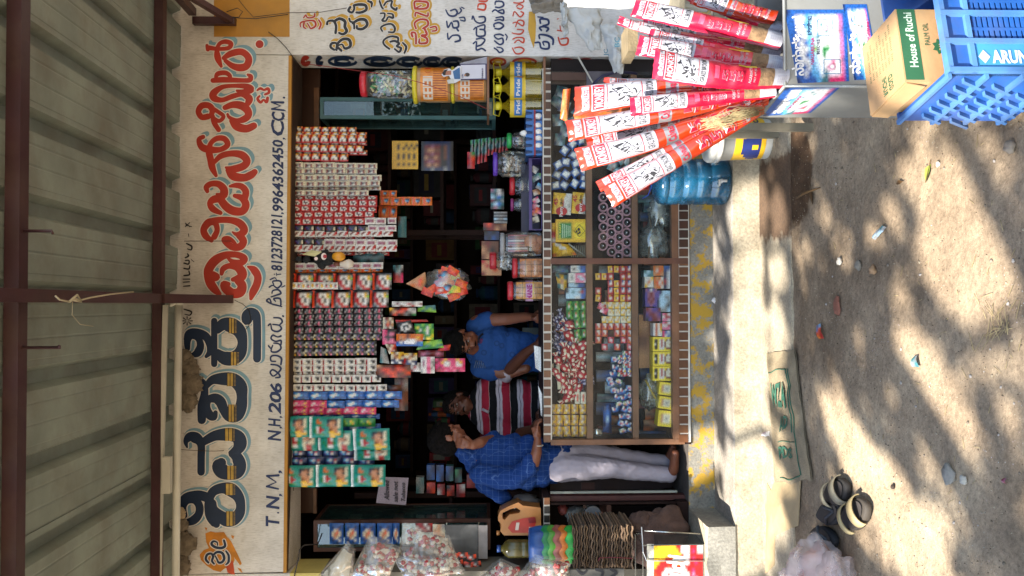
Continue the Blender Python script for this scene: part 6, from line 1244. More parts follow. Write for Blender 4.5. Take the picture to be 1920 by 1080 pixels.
m = M(); p = [W(1208, 995, Yt - .01), W(1313, 1001, Yt - .01)]; m.tube(p, .004, MT, 6); m.tube([W(1203, 988, Yt - .01), W(1206, 1035, Yt - .01), W(1212, 1051, Yt - .012), W(1323, 1052, Yt - .012)], .0035, mat('B8BABA', .3, metal=.6), 6); m.build('wire', t)
card('label_panel', '', '', (1226, 1022, 1318, 1110), Yt - .003, ["yyyyyyyyrrwwwrrrww", "yyyyyyyyyrwwwrprww", "yyyyyyyyyyrwwrrrrr", "yyyyrrryyyywwrprrr", "yyrrrrrryyrwwrrprr", "yrrrrRrrrrrrrrrrrr", "rrrrwwwrrrdwrrprrr", "RrrwwrwwrrdwwrPrrr", "RRrrwwrwrrdwwprPrr", "RRRwwwwrrrrwwrrrdr", "RRRrwwwwrrrwrrPrrr", "RRRRrrrrRRrrrrrrrr"], bulge=0, thick=.001, parent=t, px=1)
m = M(); wtext(m, 'Ruchi', 1095, 1040, 1250, 1285, WH, o=.006, Y=Yt, bold=.05, shear=.2); m.build('label_print', t)
card('label_strip', '', '', (1213, 1020, 1226, 1110), Yt - .003, ["cG", "Gc", "cG", "cc", "Gc", "cG", "GG", "cc"], bulge=0, thick=.001, parent=t)
# packets, sign and blue packs in front of the left showcase
for k, (x0, x1) in enumerate(((618, 644), (647, 673), (676, 704), (707, 735), (736, 749))):
    card('blue_pack', 'shiny blue pack with a round biscuit picture hanging by the left showcase', 'pack', (x0, 981, x1, 1020), .22, ["bbbbbb", "bnbbnb", "bbcqbb", "bcqRcb", "bcoqcb", "bbqcbb", "bnbbwb", "ubbnbu"], bulge=.015, group='blue packs by the left showcase', wob=.004, px=2, seed=k)
card('handwritten_sign', 'dim greyish pink handwritten card hanging in the shade', 'sign', [(713, 894), (766, 896), (761, 947), (705, 943)], .35, ["zzz", "zzz"], bulge=0, thick=.003) 
m = M(); HW = mat('1E1A22', .7)
for t_, ya, yb, xt, xb in (("Tobacco", 940, 905, 752, 760), ("sale not", 942, 902, 737, 746), ("Allowed", 938, 900, 720, 730)): wtext(m, t_, ya, yb, xt, xb, HW, o=.003, Y=.345, shear=.3)
single(m, 'handwriting', 'three lines of black handwriting on the pale pink card', 'writing', W(740, 920, .34))
pbox('grey_board', 'grey weathered board leaning by the left showcase', 'board', 835, 896, 984, 1054, .18, .012, mat('5E5E5C', .8, var=.15, bump=.2)); pbox('notice_paper', 'narrow off white paper on the grey board', 'paper', 897, 914, 985, 1048, .17, .006, mat('8A8480', .8))
card('packet', 'red and white patterned packet above the grey board', 'packet', (779, 981, 811, 998), .2, ["drdwdr", "wdrdwd", "rwdrdd"], bulge=.008, wob=.004, px=2); card('packet', 'tan packet between the red one and the grey board', 'packet', (812, 983, 834, 1010), .2, ["cqG", "qqc", "Gqq"], bulge=.008, wob=.004, px=2)
for k, (x, y) in enumerate(((850, 1043), (868, 1041), (884, 1045), (860, 1056), (878, 1060), (842, 1060), (893, 1058))): card('packet', 'small red and black packet in the row under the grey board', 'packet', rp(x, y, 18, 11, rng.uniform(-.3, .3)), .08, rng.choice([["RkkR", "RwkR", "kRGk"], ["mvmk", "kmvm"], ["RrkR", "kwwR"]]), bulge=.006, group='red packets under the grey board', wob=.003, px=2, seed=k)
for k, (x0, y0, x1, y1, rows) in enumerate(((800, 872, 815, 900, ["bn", "nb"]), (818, 872, 832, 903, ["nb", "un"]), (836, 874, 850, 902, ["bn", "nT"]), (853, 880, 866, 905, ["gk", "kT"]), (800, 905, 816, 925, ["Rr", "dR"]), (820, 908, 834, 928, ["rd", "wr"]), (838, 910, 852, 930, ["kr", "Rd"]), (856, 908, 872, 932, ["rw", "dr"]), (875, 890, 893, 915, ["dr", "rd"]), (780, 895, 795, 925, ["GT", "TG"]))):
    card('tin', 'small coloured packet on the rack behind the blue checked shirt', 'packet', (x0, y0, x1, y1), .7, rows, bulge=.003, thick=.06, group='packets on the rack behind the standing man')
m = M(); m.tube([W(604, 1000, .2), W(596, 1020, .1), W(570, 1022, .0), W(562, 1030, -.01), W(560, 1045, -.01), W(552, 1080, -.012)], .004, WIRE, 6); single(m, 'cable', 'black cable sagging over the left pier', 'cable', W(562, 1030, -.01))
bo_ = pbox('painted_board', 'grey board with dark painted letters at the left edge', 'board', 1070, 1170, 1067, 1110, -.45, .02, mat('5A564E', .8))
m = M()
for s_ in ([(1082, 1068, 4), (1092, 1076, 5), (1100, 1070, 4)], [(1118, 1068, 5), (1130, 1072, 5), (1128, 1082, 5)], [(1146, 1068, 5), (1156, 1074, 5), (1146, 1082, 5)]): ribbon(m, s_, BLKP, .002, sc6=1, ox=0, oy=0, plane=lambda x, y, o: W(x, y, -.452 - o))
m.build('lettering', bo_)
# bags of puffed snack hanging at the left edge
PF = clear('F0ECE4', .14, .05, .2, 'snack_bag_film'); CRM = mat('CFC6B4', .7, var=.2); CRD = mat('9E1E1C', .6, var=.2)
def snack(label, q, Y, seed, whole=False, red=(.35, 1.0)):
    P = [W(x, y, Y) for x, y in q]; c = sum(P, Vector()) / 4
    t = thing('snack_bag', label, 'bag', c, group='bags of puffed snack hanging at the left edge')
    def at(u, v, off=0):
        p = (P[0] * (1 - u) + P[1] * u) * (1 - v) + (P[3] * (1 - u) + P[2] * u) * v
        b = .05 * (max(0, math.sin(math.pi * u) * math.sin(math.pi * v))) ** .5 + .018 * noise.noise(p * 17 + Vector((seed, 0, 0))) + .010 * noise.noise(p * 44)
        return p + Vector((0, -b + off, 0))
    m = M(); v = []; n = 22
    for j in range(n + 1):
        for i in range(n + 1): v.append(at(i / n, j / n))
    f = [(j * (n + 1) + i, j * (n + 1) + i + 1, (j + 1) * (n + 1) + i + 1, (j + 1) * (n + 1) + i) for j in range(n) for i in range(n)]
    m.add(v, f, PF, True); m.add([p + Vector((0, .055, 0)) for p in v], [x[::-1] for x in f], PF, True); m.build('bag_film', t)
    m = M(); r2 = random.Random(seed)
    for k in range(170 if not whole else 0):
        u, v_ = r2.uniform(.12, .95), r2.uniform(.08, .92)
        if noise.noise(Vector((u * 3, v_ * 3, seed))) < -.05: continue
        p = at(u, v_, .016 + r2.uniform(0, .02)); m.ell(p, r2.uniform(.010, .015), CRD if (r2.random() < .5) else CRM, 6, 4)
    if whole: m.add([at(i / 6 * .8 + .1, j / 6 * .8 + .1, .01) for j in range(7) for i in range(7)], [(j * 7 + i, j * 7 + i + 1, (j + 1) * 7 + i + 1, (j + 1) * 7 + i) for j in range(6) for i in range(6)], mat('BDB8A6', .7), True)
    m.build('puffs', t)['kind'] = 'stuff'
snack('bag with a whole white sheet of snack, nearest the roof', [(648, 1020), (664, 1034), (660, 1085), (592, 1085)], -.55, 1, whole=True)
snack('pale snack bag with red flecks, second from the top', [(692, 1006), (752, 1032), (728, 1085), (655, 1080)], -.50, 2)
snack('largest snack bag, its corner pointing up', [(757, 984), (842, 1010), (862, 1062), (742, 1058)], -.48, 3)
snack('snack bag hanging under the largest one', [(740, 1050), (850, 1046), (872, 1075), (760, 1090)], -.55, 4)
snack('snack bag with an upturned foil corner beside the bowls', [(938, 1052), (975, 1066), (960, 1092), (890, 1090)], -.55, 5)
snack('snack bag right below the stacked bowls', [(1004, 1045), (1072, 1056), (1060, 1090), (968, 1090)], -.52, 6)

# ================================================ RIGHT FOREGROUND
def frame3(P, A, Bv): pass
# beedi tin holding the incense
TB = mat('8C8C86', .42, metal=.35, var=.15, ns=4, dirt=.25)
zt_ = .301; YB = -2.45
p0 = W(1473, 161, YB); zt_ = p0.z; x0 = p0.x; x1 = x0 + .45; bk = W(1420, 220, YB + .27); bx = bk.x; zb_ = -.335
t = thing('metal_box', 'grey metal box with blue beedi stickers holding the incense packs', 'metal box', (x0, YB, zb_))
F0, F1, B0, B1 = Vector((x0, YB, 0)), Vector((x1, YB, 0)), Vector((bx, YB + .27, 0)), Vector((x1 - .02, YB + .27, 0)); up = lambda p, z: Vector((p.x, p.y, z))
for nm, a, b in (('front_panel', F0, F1), ('left_panel', B0, F0), ('back_panel', B1, B0), ('right_panel', F1, B1)):
    n = (b - a).cross(Vector((0, 0, 1))).normalized() * -.004; m = M()
    m.hexa([up(a, zb_), up(b, zb_), up(b, zt_), up(a, zt_)], [up(a, zb_) + n, up(b, zb_) + n, up(b, zt_) + n, up(a, zt_) + n], TB); m.build(nm, t)
m = M(); zz = zt_ + .002; m.tube([up(F0, zz), up(F1, zz), up(B1, zz), up(B0, zz), up(F0, zz)], .006, TB, 8); m.tube([up(F0, zz), up(F0, zb_)], .005, TB, 8); m.build('rolled_rim', t)
RS = ["nbbbbbbbbbbbbn", "bbwwlaaWwWWPb", "bbwblaWTWwWPb", "bbwwlaWwTWWmb", "bbbwlaTwwWWPb", "bbwblaWWwwWPb", "bbwwlLWggWwPb", "bbwblaWgWWwPb", "bbwwlaWwWPWmb", "bbbwlaWwPrWPb", "bbwbllWTWWWPb", "nbbbblTTppppb"]
def sticker(q, Y, label, nm='sticker'):
    card(nm, label, '', q, Y, [r[:13] for r in RS], bulge=0, thick=.0008, parent=t, px=1)
sticker([(1471, 18), (1585, 18), (1592, 152), (1496, 156)], YB - .0015, None)
sticker([(1580, 8), (1625, 8), (1650, 148), (1602, 150)], YB - .0015, None)
m = M(); ft = lambda s_, ya, yb, xt, xb, mt, o=.003, **k: wtext(m, s_, ya, yb, xt, xb, mt, o=o, Y=YB, **k)
ft('ನಾಗಾರ್ಜುನ', 142, 30, 1484, 1508, WH, bold=.03); ft('ನಾಗಾರ್ಜುನ', 138, 22, 1592, 1614, WH, bold=.03); ft('NAGARJUNA', 121, 70, 1520, 1529, mat('A81C5E', .5), bold=.02); ft('BEEDIES', 102, 74, 1531, 1537, NAVY); ft('ಬೀಡಿಗಳು', 66, 30, 1512, 1522, NAVY); ft('NAGARJUNA', 78, 40, 1624, 1632, mat('A81C5E', .5), bold=.02)

for (cx, cy, w_, h) in ((1547, 52, 28, 30), (1560, 125, 30, 26)):
    a, b = W(cx - w_ / 2, cy + h / 2, YB - .003), W(cx + w_ / 2, cy - h / 2, YB - .003); cc = (a + b) / 2
    for q in ((a, Vector((b.x, a.y, a.z))), (Vector((b.x, a.y, a.z)), b), (b, Vector((a.x, a.y, b.z))), (Vector((a.x, a.y, b.z)), a)): m.tube(list(q), .0009, mat('1E6A8A', .5), 4)
    m.disc(cc.x, cc.z, .010, .010, cc.y - .0006, mat('B88A9A', .5)); m.disc(cc.x, cc.z, .006, .006, cc.y - .0009, WH)
m.build('sticker_print', t)
def sideface(x, y, off=.0015):
    r = ray(x, y); n = (B0 - F0).cross(Vector((0, 0, 1))).normalized(); tt = (F0 - CAM).dot(n) / r.dot(n); p = CAM + r * tt
    return p + n * (-off if (n.dot(r) > 0) else off)
m = M(); q = [(1474, 164), (1579, 160), (1520, 211), (1430, 217)]
def sfn(u, v): x = (q[0][0] * (1 - u) + q[1][0] * u) * (1 - v) + (q[3][0] * (1 - u) + q[2][0] * u) * v; y = (q[0][1] * (1 - u) + q[1][1] * u) * (1 - v) + (q[3][1] * (1 - u) + q[2][1] * u) * v; return sideface(x, y)
printed(m, [r[:13] for r in RS], sfn, .4, 1, False); m.build('sticker', t)
m = M()
v, f = text_shape('ನಾಗಾರ್ಜುನ', .03); 
def s2(u, v_): x = (q[0][0] * (1 - u) + q[1][0] * u) * (1 - v_) + (q[3][0] * (1 - u) + q[2][0] * u) * v_; y = (q[0][1] * (1 - u) + q[1][1] * u) * (1 - v_) + (q[3][1] * (1 - u) + q[2][1] * u) * v_; return sideface(x, y, .0028)
m.add([s2(.34 - .22 * p[1], .92 - .84 * p[0]) for p in v], f, WH); v, f = text_shape('NAGARJUNA', .02); m.add([s2(.46 - .08 * p[1], .80 - .5 * p[0]) for p in v], f, mat('A81C5E', .5)); m.build('sticker_print', t)

# incense packs
PINK = mat('A80F2E', .22, var=.12, ns=6, spec=.7); ORG = mat('A82E0C', .2, var=.25, ns=5, spec=.8); LAB = mat('9C9A9E', .35, var=.06, ns=12); HDR = mat('A01824', .35); SIL = mat('8E8A8C', .25, metal=.5, var=.2); STK = mat('7A5F42', .9, var=.4, ns=60, bump=.5); YLW = mat('C8A81E', .4)
def incense(label, T_, B_, wt_, wb_, Yt_, Yb_, kind, seed=0):
    T = W(*T_, Yt_); Bm = W(*B_, Yb_); A = Bm - T; sd = A.cross(Vector((0, -1, 0))).normalized()
    if sd.x < 0: sd = -sd                      # sd points to the right of the photographed scene
    st, sb = S(Yt_), S(Yb_)
    t = thing('incense_pack', label, 'incense pack', T)
    def srf(u, v, off=0):                       # u along the pack from the top, v across from left (0) to right (1)
        w_ = (wt_ * st * (1 - u) + wb_ * sb * u) * (1 + .05 * noise.noise(Vector((u * 17, seed * 2.2, 0))) + (.06 * noise.noise(Vector((v * 9, seed, 3))) if u < .03 else 0)); c = 2 * v - 1
        dp = w_ * (.12 + .36 * min(1, u * 2.4)); y = -dp * math.sqrt(max(0, 1 - c * c)) * (1 if u > .02 else .25)
        cr = .0050 * noise.noise(Vector((u * 12, v * 2.5, seed))) + .0018 * noise.noise(Vector((u * 45, v * 9, seed)))
        return T + A * u + A * (.014 * noise.noise(Vector((v * 6, seed, 8))) * max(0, 1 - u * 18)) + sd * (c * w_ / 2 + .055 * noise.noise(Vector((seed * 1.3, 0, 5))) * math.sin(math.pi * u)) + Vector((0, y + cr * (1 if u > .04 else 2.5) - off, 0))
    base = PINK if kind[0] == 'p' else ORG
    m = M(); nu, nv = 46, 12; v = []; f = []; mm = []
    for i in range(nu + 1):
        for j in range(nv + 1): v.append(srf(i / nu, j / nv))
    for i in range(nu):
        for j in range(nv):
            a = i * (nv + 1) + j; u_, v_ = (i + .5) / nu, (j + .5) / nv; mt = base
            if kind == 'p':
                if .78 < u_ < .90 and .12 < v_ < .92: mt = STK
                if u_ >= .90 and .08 < v_ < .95: mt = LAB
            if kind == 'o' and .45 < u_ < .52 and .02 < v_ < .98: mt = SIL
            f.append((a, a + nv + 1, a + nv + 2, a + 1)); mm.append(mt)
    m.add(v, f, mm, True)
    N = nv + 1; back = []
    for i in range(nu + 1): back += [srf(i / nu, 0) + Vector((0, .002, 0)), srf(i / nu, .5) + Vector((0, .004 + .25 * (wt_ * st) * min(1, i / nu * 2.2), 0)), srf(i / nu, 1) + Vector((0, .002, 0))]
    m.add(back, [(i * 3 + j, i * 3 + j + 1, i * 3 + j + 4, i * 3 + j + 3) for i in range(nu) for j in range(2)], base, True); m.build('wrapper', t)
    # label, emblem and lettering printed on the wrapper
    m = M()
    def rc(u0, u1, v0, v1, off, mt, nu_=8, nv_=6):
        nu_ = max(1, int(math.ceil((u1 - u0) * 46))); nv_ = max(1, int(math.ceil((v1 - v0) * 12))); off += .0006
        vv = [srf(u0 + (u1 - u0) * i / nu_, v0 + (v1 - v0) * j / nv_, off) for i in range(nu_ + 1) for j in range(nv_ + 1)]
        m.add(vv, [(i * (nv_ + 1) + j, (i + 1) * (nv_ + 1) + j, (i + 1) * (nv_ + 1) + j + 1, i * (nv_ + 1) + j + 1) for i in range(nu_) for j in range(nv_)], mt)
    def tx(s_, u0, u1, v0, v1, off, mt, bold=.02, rot=False):
        off += .0010
        vv, ff = text_shape(s_, bold)
        m.add([srf(u1 - (u1 - u0) * p[1], v0 + (v1 - v0) * p[0], off) if not rot else srf(u0 + (u1 - u0) * p[0], v0 + (v1 - v0) * p[1], off) for p in vv], ff, mt)
    k = .42 if kind == 'o' else .40
    def U(x): return x * k
    rc(U(.08), U(.17), .10, .92, .0012, LAB); tx('CALVASS', U(.10), U(.16), .2, .8, .002, HDR, 0)
    rc(U(.20), U(.98), .03, .97, .0010, LAB, 14); rc(U(.215), U(.355), .07, .93, .0016, HDR); tx('MONKEY', U(.23), U(.345), .12, .88, .0026, LAB, .03)
    rc(U(.385), U(.395), .06, .94, .0016, HDR, 1); rc(U(.80), U(.81), .06, .94, .0016, HDR, 1); rc(U(.385), U(.81), .06, .075, .0016, HDR, 6, 1); rc(U(.385), U(.81), .925, .94, .0016, HDR, 6, 1)
    tx('GRASS BROOM', U(.85), U(.94), .10, .90, .0018, BLKP, .01)
    K_ = BLKP
    def blob_(u, v_, ru, rv, a=0):
        pts_ = []
        for q in range(10):
            th = 2 * math.pi * q / 10; x, y = 1.25 * ru * math.cos(th), 1.25 * rv * math.sin(th); pts_.append(srf(U(u + x * math.cos(a) - y * math.sin(a) * .6), v_ + x * math.sin(a) * 1.6 + y * math.cos(a), .0018))
        m.add(pts_, [tuple(range(10))], K_)
    for (u, v_, ru, rv, a) in ((.50, .66, .085, .045, .5), (.58, .44, .05, .07, 0), (.66, .40, .035, .10, .3), (.70, .28, .04, .05, 0), (.62, .22, .03, .05, .4), (.72, .52, .02, .10, .2), (.56, .30, .05, .03, .6), (.46, .86, .008, .02, 0)): blob_(u, v_, ru, rv, a)
    for (a1, b1, a2, b2) in ((.56, .56, .70, .86), (.66, .55, .60, .80), (.68, .18, .78, .10), (.74, .30, .79, .50), (.52, .50, .45, .72)):
        p, q_ = srf(U(a1), b1, .002), srf(U(a2), b2, .002); m.tube([p, q_], .0016, K_, 4)
    RW = mat('B8203A', .35) if kind == 'p' else mat('98142A', .35)
    if kind == 'p':
        rc(.44, .475, .25, .75, .001, mat('C2405A', .35))
        for i in range(3): tx('5', .50 + .055 * i, .55 + .055 * i, .20, .62, .0012, LAB, .05); tx('5', .50 + .055 * i, .55 + .055 * i, .20, .62, .002, RW, .025)
        tx('AGARBATTI', .70, .72, .15, .85, .0015, LAB, 0); tx('NET WT 250', .735, .75, .2, .8, .0015, LAB, 0); rc(.62, .76, .86, .97, .0012, YLW, 4, 1)
        for i in range(5): tx('iIlliI lIil', .915 + .014 * i, .923 + .014 * i, .15, .85, .001, mat('8A8288', .5), 0)
    else:
        tx('Calvass', .465, .51, .1, .9, .0018, mat('98142A', .35), .02)
        for i in range(3): tx('5', .58 + .085 * i, .655 + .085 * i, .12, .80, .0012, LAB, .05); tx('5', .58 + .085 * i, .655 + .085 * i, .12, .80, .002, RW, .025)
        rc(.86, .875, .1, .9, .001, RW); tx('MONKEY', .88, .91, .12, .88, .001, LAB, .02)
    m.build('print', t)
    return t
incense('orange incense pack behind the others, cut by the top edge of the box', (1300, -8), (1452, 34), 34, 30, -2.15, -2.25, 'o', 9)
incense('pink incense pack furthest right, its top at the photograph edge', (1188, 14), (1464, 78), 36, 34, -2.2, -2.32, 'p', 1)
incense('pink incense pack leaning behind, with its top bent', (1160, 38), (1462, 96), 18, 30, -2.12, -2.26, 'p', 2)
incense('pink incense pack half covered by the front one', (1196, 84), (1466, 122), 40, 34, -2.24, -2.36, 'p', 3)
incense('red and orange incense pack lying behind the middle of the bunch', (1132, 160), (1440, 160), 30, 34, -2.02, -2.2, 'x', 11)
incense('pink incense pack squeezed between the front one and its neighbour', (1215, 70), (1468, 132), 34, 32, -2.22, -2.33, 'p', 14)
incense('pink incense pack lying deep behind the upper ones', (1205, 44), (1462, 88), 30, 32, -2.08, -2.2, 'p', 15)
incense('dark orange incense pack behind the wide orange one', (1110, 172), (1446, 172), 26, 30, -2.04, -2.2, 'o', 16)
incense('orange incense pack wedged under the second one from the left', (1100, 268), (1436, 186), 30, 24, -2.04, -2.2, 'o', 17)
incense('pink incense pack at the photograph edge, above the label one', (1290, -16), (1462, 58), 34, 32, -2.1, -2.24, 'p', 18)
incense('pink incense pack crossing behind the second from the edge', (1240, 30), (1460, 70), 26, 28, -2.05, -2.2, 'p', 19)
incense('front pink incense pack with large 555 facing the street', (1226, 118), (1474, 147), 60, 37, -2.42, -2.43, 'p', 4)
incense('widest orange incense pack leaning left, above the small pink one', (1078, 190), (1452, 168), 56, 28, -2.16, -2.32, 'o', 5)
incense('short pink incense pack laid over the wide orange one', (1182, 200), (1452, 172), 36, 22, -2.30, -2.40, 'p', 6)
incense('orange incense pack second from the left, label half turned', (1064, 246), (1440, 176), 40, 26, -2.14, -2.30, 'o', 7)
incense('orange incense pack with silver band, third from the bottom', (1084, 300), (1436, 184), 44, 26, -2.2, -2.33, 'o', 8)
incense('thin orange incense pack hidden behind the lowest one', (1122, 350), (1428, 196), 22, 22, -2.24, -2.34, 'o', 10)
incense('lowest orange incense pack, leaning out over the water can', (1140, 370), (1426, 203), 44, 25, -2.30, -2.37, 'o', 12)
card('small_pack', 'small orange pack standing up behind the incense packs', 'pack', [(1050, 222), (1056, 168), (1070, 166), (1064, 228)], -2.05, ["oqo", "Roq", "oqR", "qoo"], bulge=.02, wob=.006, px=2)
card('carton', 'white carton with violet letters wedged between the incense packs', 'carton', [(1130, 240), (1240, 205), (1262, 214), (1140, 262)], -2.0, ["wwvwwvwwvwvw", "wwwvvwvwwvvw", "wGwwwwwwwwww"], bulge=0, thick=.03)
card('pouch', 'orange foil pouch behind the second incense pack', 'pouch', [(1075, 215), (1180, 200), (1185, 232), (1085, 245)], -1.98, ["oRoqo", "qoRoo", "RooqR"], bulge=.02, wob=.014, px=3)
m = M(); r2 = random.Random(4); STR = mat('9A8A62', .8, var=.3, ns=30)
for k in range(70):
    a = W(1335 + r2.uniform(-25, 20), 232 + r2.uniform(-10, 14), -2.40); b = W(1425 + r2.uniform(-10, 12), 205 + r2.uniform(-8, 10), -2.40); c = (a + b) / 2 + Vector((r2.uniform(-.02, .02), -.02, r2.uniform(-.02, .02))); m.tube([a, c, b], .0009, STR, 3)
o = single(m, 'straw', 'bunch of dry grass stems among the incense packs', 'straw', W(1380, 220, -2.4)); o['kind'] = 'stuff'
# carton
ct = [G(1633, 200, .103), G(1697, 154, .103), G(1670, 29, .103)]; e1 = ct[2] - ct[1]; e2 = ct[0] - ct[1]; e2 = e2 - e1 * (e2.dot(e1) / e1.length_squared); e1 = Vector((math.cos(R(12.8)), math.sin(R(12.8)), 0)) * .226; e2 = Vector((-math.sin(R(12.8)), math.cos(R(12.8)), 0)) * .205
KR = mat('B08A5E', .75, var=.10, ns=8, bump=.15); KG = mat('2A5A3A', .6, var=.1); t = thing('carton', 'brown cardboard carton with green print standing in the blue crate', 'carton', ct[1] - Vector((0, 0, .33)))
o0 = ct[1]; H = .33; dn = Vector((0, 0, -H))
m = M(); m.hexa([o0, o0 + e1, o0 + e1 + e2, o0 + e2], [o0 + dn, o0 + e1 + dn, o0 + e1 + e2 + dn, o0 + e2 + dn], KR); o = m.build('box', t)
nf = Vector((e1.y, -e1.x, 0)).normalized(); nl = -e1.normalized(); 
def cf(u, z, off=.001): return o0 + e1 * u + Vector((0, 0, -z)) + nf * off
def ctop(u, v, off=.001): return o0 + e1 * u + e2 * v + Vector((0, 0, off))
m = M(); m.add([cf(0.03, .004), cf(1, .004), cf(1, .055), cf(.03, .055)], [(0, 1, 2, 3)], KG)
def ctx(s_, fn, u0, u1, w0, w1, mt, off, bold=.02): v, f = text_shape(s_, bold); m.add([fn(u0 + (u1 - u0) * p[0], w1 + (w0 - w1) * p[1], off) for p in v], f, mt)
ctx('House of Ruchi', cf, .2, .95, .020, .044, mat('B8C8B0', .6), .002); ctx('PALM OIL', cf, .5, .8, .07, .085, KG, .002, 0)
c = cf(.48, .115, .002)
m.add([c + e1.normalized() * (.026 if k % 2 else .018) * math.cos(2 * math.pi * k / 16) + Vector((0, 0, (.026 if k % 2 else .018) * math.sin(2 * math.pi * k / 16))) for k in range(16)], [tuple(range(16))], KG); ctx('BAL', cf, .43, .53, .108, .122, KR, .003, .03)
q4 = [cf(.75, .15, .002), cf(1, .15, .002), cf(1, .25, .002), cf(.75, .25, .002)]
m.add(q4, [(0, 1, 2, 3)], KG)
ctx('RUCHI', ctop, .06, .30, .44, .56, KG, .0012, .03); ctx('GOLD', ctop, .06, .27, .28, .40, KG, .0012, .03)
for k in range(8): ctx('iiil liiilil illil', ctop, .4, .9 - .05 * (k % 3), .2 + .09 * k, .24 + .09 * k, mat('4A6A4A', .7), .0012, 0)
m.build('print', t)
m = M(); fl = [o0 + nl * .001 + Vector((0, 0, -.004)), o0 + e2 + nl * .001 + Vector((0, 0, -.004)), o0 + e2 * .98 + nl * .006 + Vector((0, 0, -.05)), o0 + e2 * .05 + nl * .006 + Vector((0, 0, -.06))]; m.add(fl + [p + Vector((0, 0, .0)) + nl * .003 for p in fl], [(0, 1, 2, 3), (7, 6, 5, 4), (0, 4, 5, 1), (1, 5, 6, 2), (2, 6, 7, 3), (3, 7, 4, 0)], KR); m.build('flap', t)
# blue crate
P_ = G(1779, 138, .03); Q_ = G(1683, 226, .03); ex = (Q_ - P_); ey = ex.normalized(); exr = Vector((ey.y, -ey.x, 0)); L_ = ex.length; CW = .52; CH = .34
BC = mat('24589E', .45, var=.2, ns=6, dirt=.5); BCL = mat('4A7CB4', .5, var=.25, ns=9, dirt=.6)
t = thing('plastic_crate', 'blue plastic crate with slotted sides in the near right corner', 'crate', P_ - Vector((0, 0, CH)))
def cp(a, b, z): return P_ + exr * a + ey * b + Vector((0, 0, z))
def cbox(m, a0, a1, b0, b1, z0, z1, mt): m.hexa([cp(a0, b0, z0), cp(a1, b0, z0), cp(a1, b0, z1), cp(a0, b0, z1)], [cp(a0, b1, z0), cp(a1, b1, z0), cp(a1, b1, z1), cp(a0, b1, z1)], mt)
m = M(); th = .012
cbox(m, th, CW, L_ - th, L_, -CH, 0, BC); m.build('back_panel', t); m = M(); cbox(m, CW - th, CW, 0, L_ - th, -CH, 0, BC); m.build('right_panel', t); m = M(); cbox(m, 0, th, 0, L_, -CH, 0, BC); m.build('left_panel', t); m = M(); cbox(m, th, CW - th, th, L_ - th, -CH, -CH + th, BC); m.build('base', t)
# raised slanting ribs on the left panel
for r_ in range(3):
    for c_ in range(6):
        b0 = L_ * (.06 + .15 * c_) + (.03 if r_ % 2 else 0); z0 = -.05 - r_ * .10
        m = M(); pts = [cp(-.001, b0, z0), cp(-.001, b0 + .012, z0), cp(-.001, b0 + .055, z0 - .075), cp(-.001, b0 + .043, z0 - .075)]
        m.hexa(pts, [p - exr * .012 for p in pts], BCL); m.build('rib', t)
for z in (0, -.10, -.20, -.30): m = M(); cbox(m, -.014, -.0005, -.002, L_, z - .006, z + .004, BCL); m.build('rib', t)
# front: frame, slotted panels, name band
for a in (0, .085, .17, .255, .34, .425, .507): m = M(); cbox(m, a, a + .013, -.014, th, -CH, .004, BCL); m.build('upright_rib', t)
for z in (0, -.065, -.345): m = M(); cbox(m, 0, CW, -.011, th, z - .010, z + .003, BCL); m.build('cross_rib', t)
m = M(); cbox(m, .013, .085, -.006, .0, -CH, -.08, mat('3F86B8', .45, var=.15, ns=9)); cbox(m, .013, CW, 0.0, .004, -.065, -.0, BC); m.build('name_band', t)
m = M(); v, f = text_shape('ARUNA', .04); m.add([cp(.026 + .040 * p[1], -.0085, -.118 - .125 * p[0]) for p in v], f, mat('C8D8E0', .5)); dmd = [cp(.046, -.0085, -.082), cp(.066, -.0085, -.098), cp(.046, -.0085, -.114), cp(.026, -.0085, -.098)]; m.add(dmd, [(0, 1, 2, 3)], mat('C8D8E0', .5)); m.build('lettering', t)
sl_ = M(); cbox(sl_, .013 + .072, CW, .02, .022, -CH, -.075, mat('0E2A5A', .6)); sl_.build('inner_panel', t)
for a in (.098, .183, .268, .353, .438):
    for i in range(17):
        z = -.085 - i * .0150; m = M(); cbox(m, a, a + .070, -.004, .008, z - .009, z, BC)
        m.build('slat', t)
    m = M(); cbox(m, a + .03, a + .038, -.005, .009, -CH, -.078, BC); m.build('slat_bar', t)

# water can with a tap
WB = clear('1E6A8E', .40, .08, .12, 'blue_can'); c = W(1378, 341, -.30); base = Vector((c.x, -.30, -.165)); s0 = S(-.38); t = thing('water_can', 'blue translucent water can with a white tap on the step', 'water can', base)
r = 44 * S(-.36); H = 140 * s0; prof = [(r * .88, 0), (r * .98, .012), (r, .03)]
for k in range(4): z = .05 + k * H * .19; prof += [(r, z), (r, z + H * .13), (r * .955, z + H * .15), (r * .955, z + H * .165)]
prof += [(r, H * .86), (r * .96, H * .93), (r * .75, H * .99), (r * .34, H * 1.04), (r * .30, H * 1.10)]
m = M(); m.lathe(prof, WB, 36, c=tuple(base)); m.build('body', t)
m = M(); m.lathe([(r * .90, .02), (r * .90, H * .72)], clear('1E6A8A', .5, .1, .1, 'water'), 28, c=tuple(base)); m.build('water', t)
m = M(); m.lathe([(r * .36, H * 1.08), (r * .38, H * 1.20), (r * .36, H * 1.22)], mat('A8202A', .35), 20, c=tuple(base)); m.build('cap', t)
m = M(); q = base + Vector((-.02, -r - .0, .075)); m.tube([q + Vector((0, .01, 0)), q + Vector((0, -.035, 0))], .012, WHT, 10); m.tube([q + Vector((0, -.03, .012)), q + Vector((0, -.035, -.03))], .008, WHT, 8); m.box(q.x - .028, q.x + .006, q.y - .04, q.y - .03, q.z + .01, q.z + .02, WHT); m.build('tap', t)
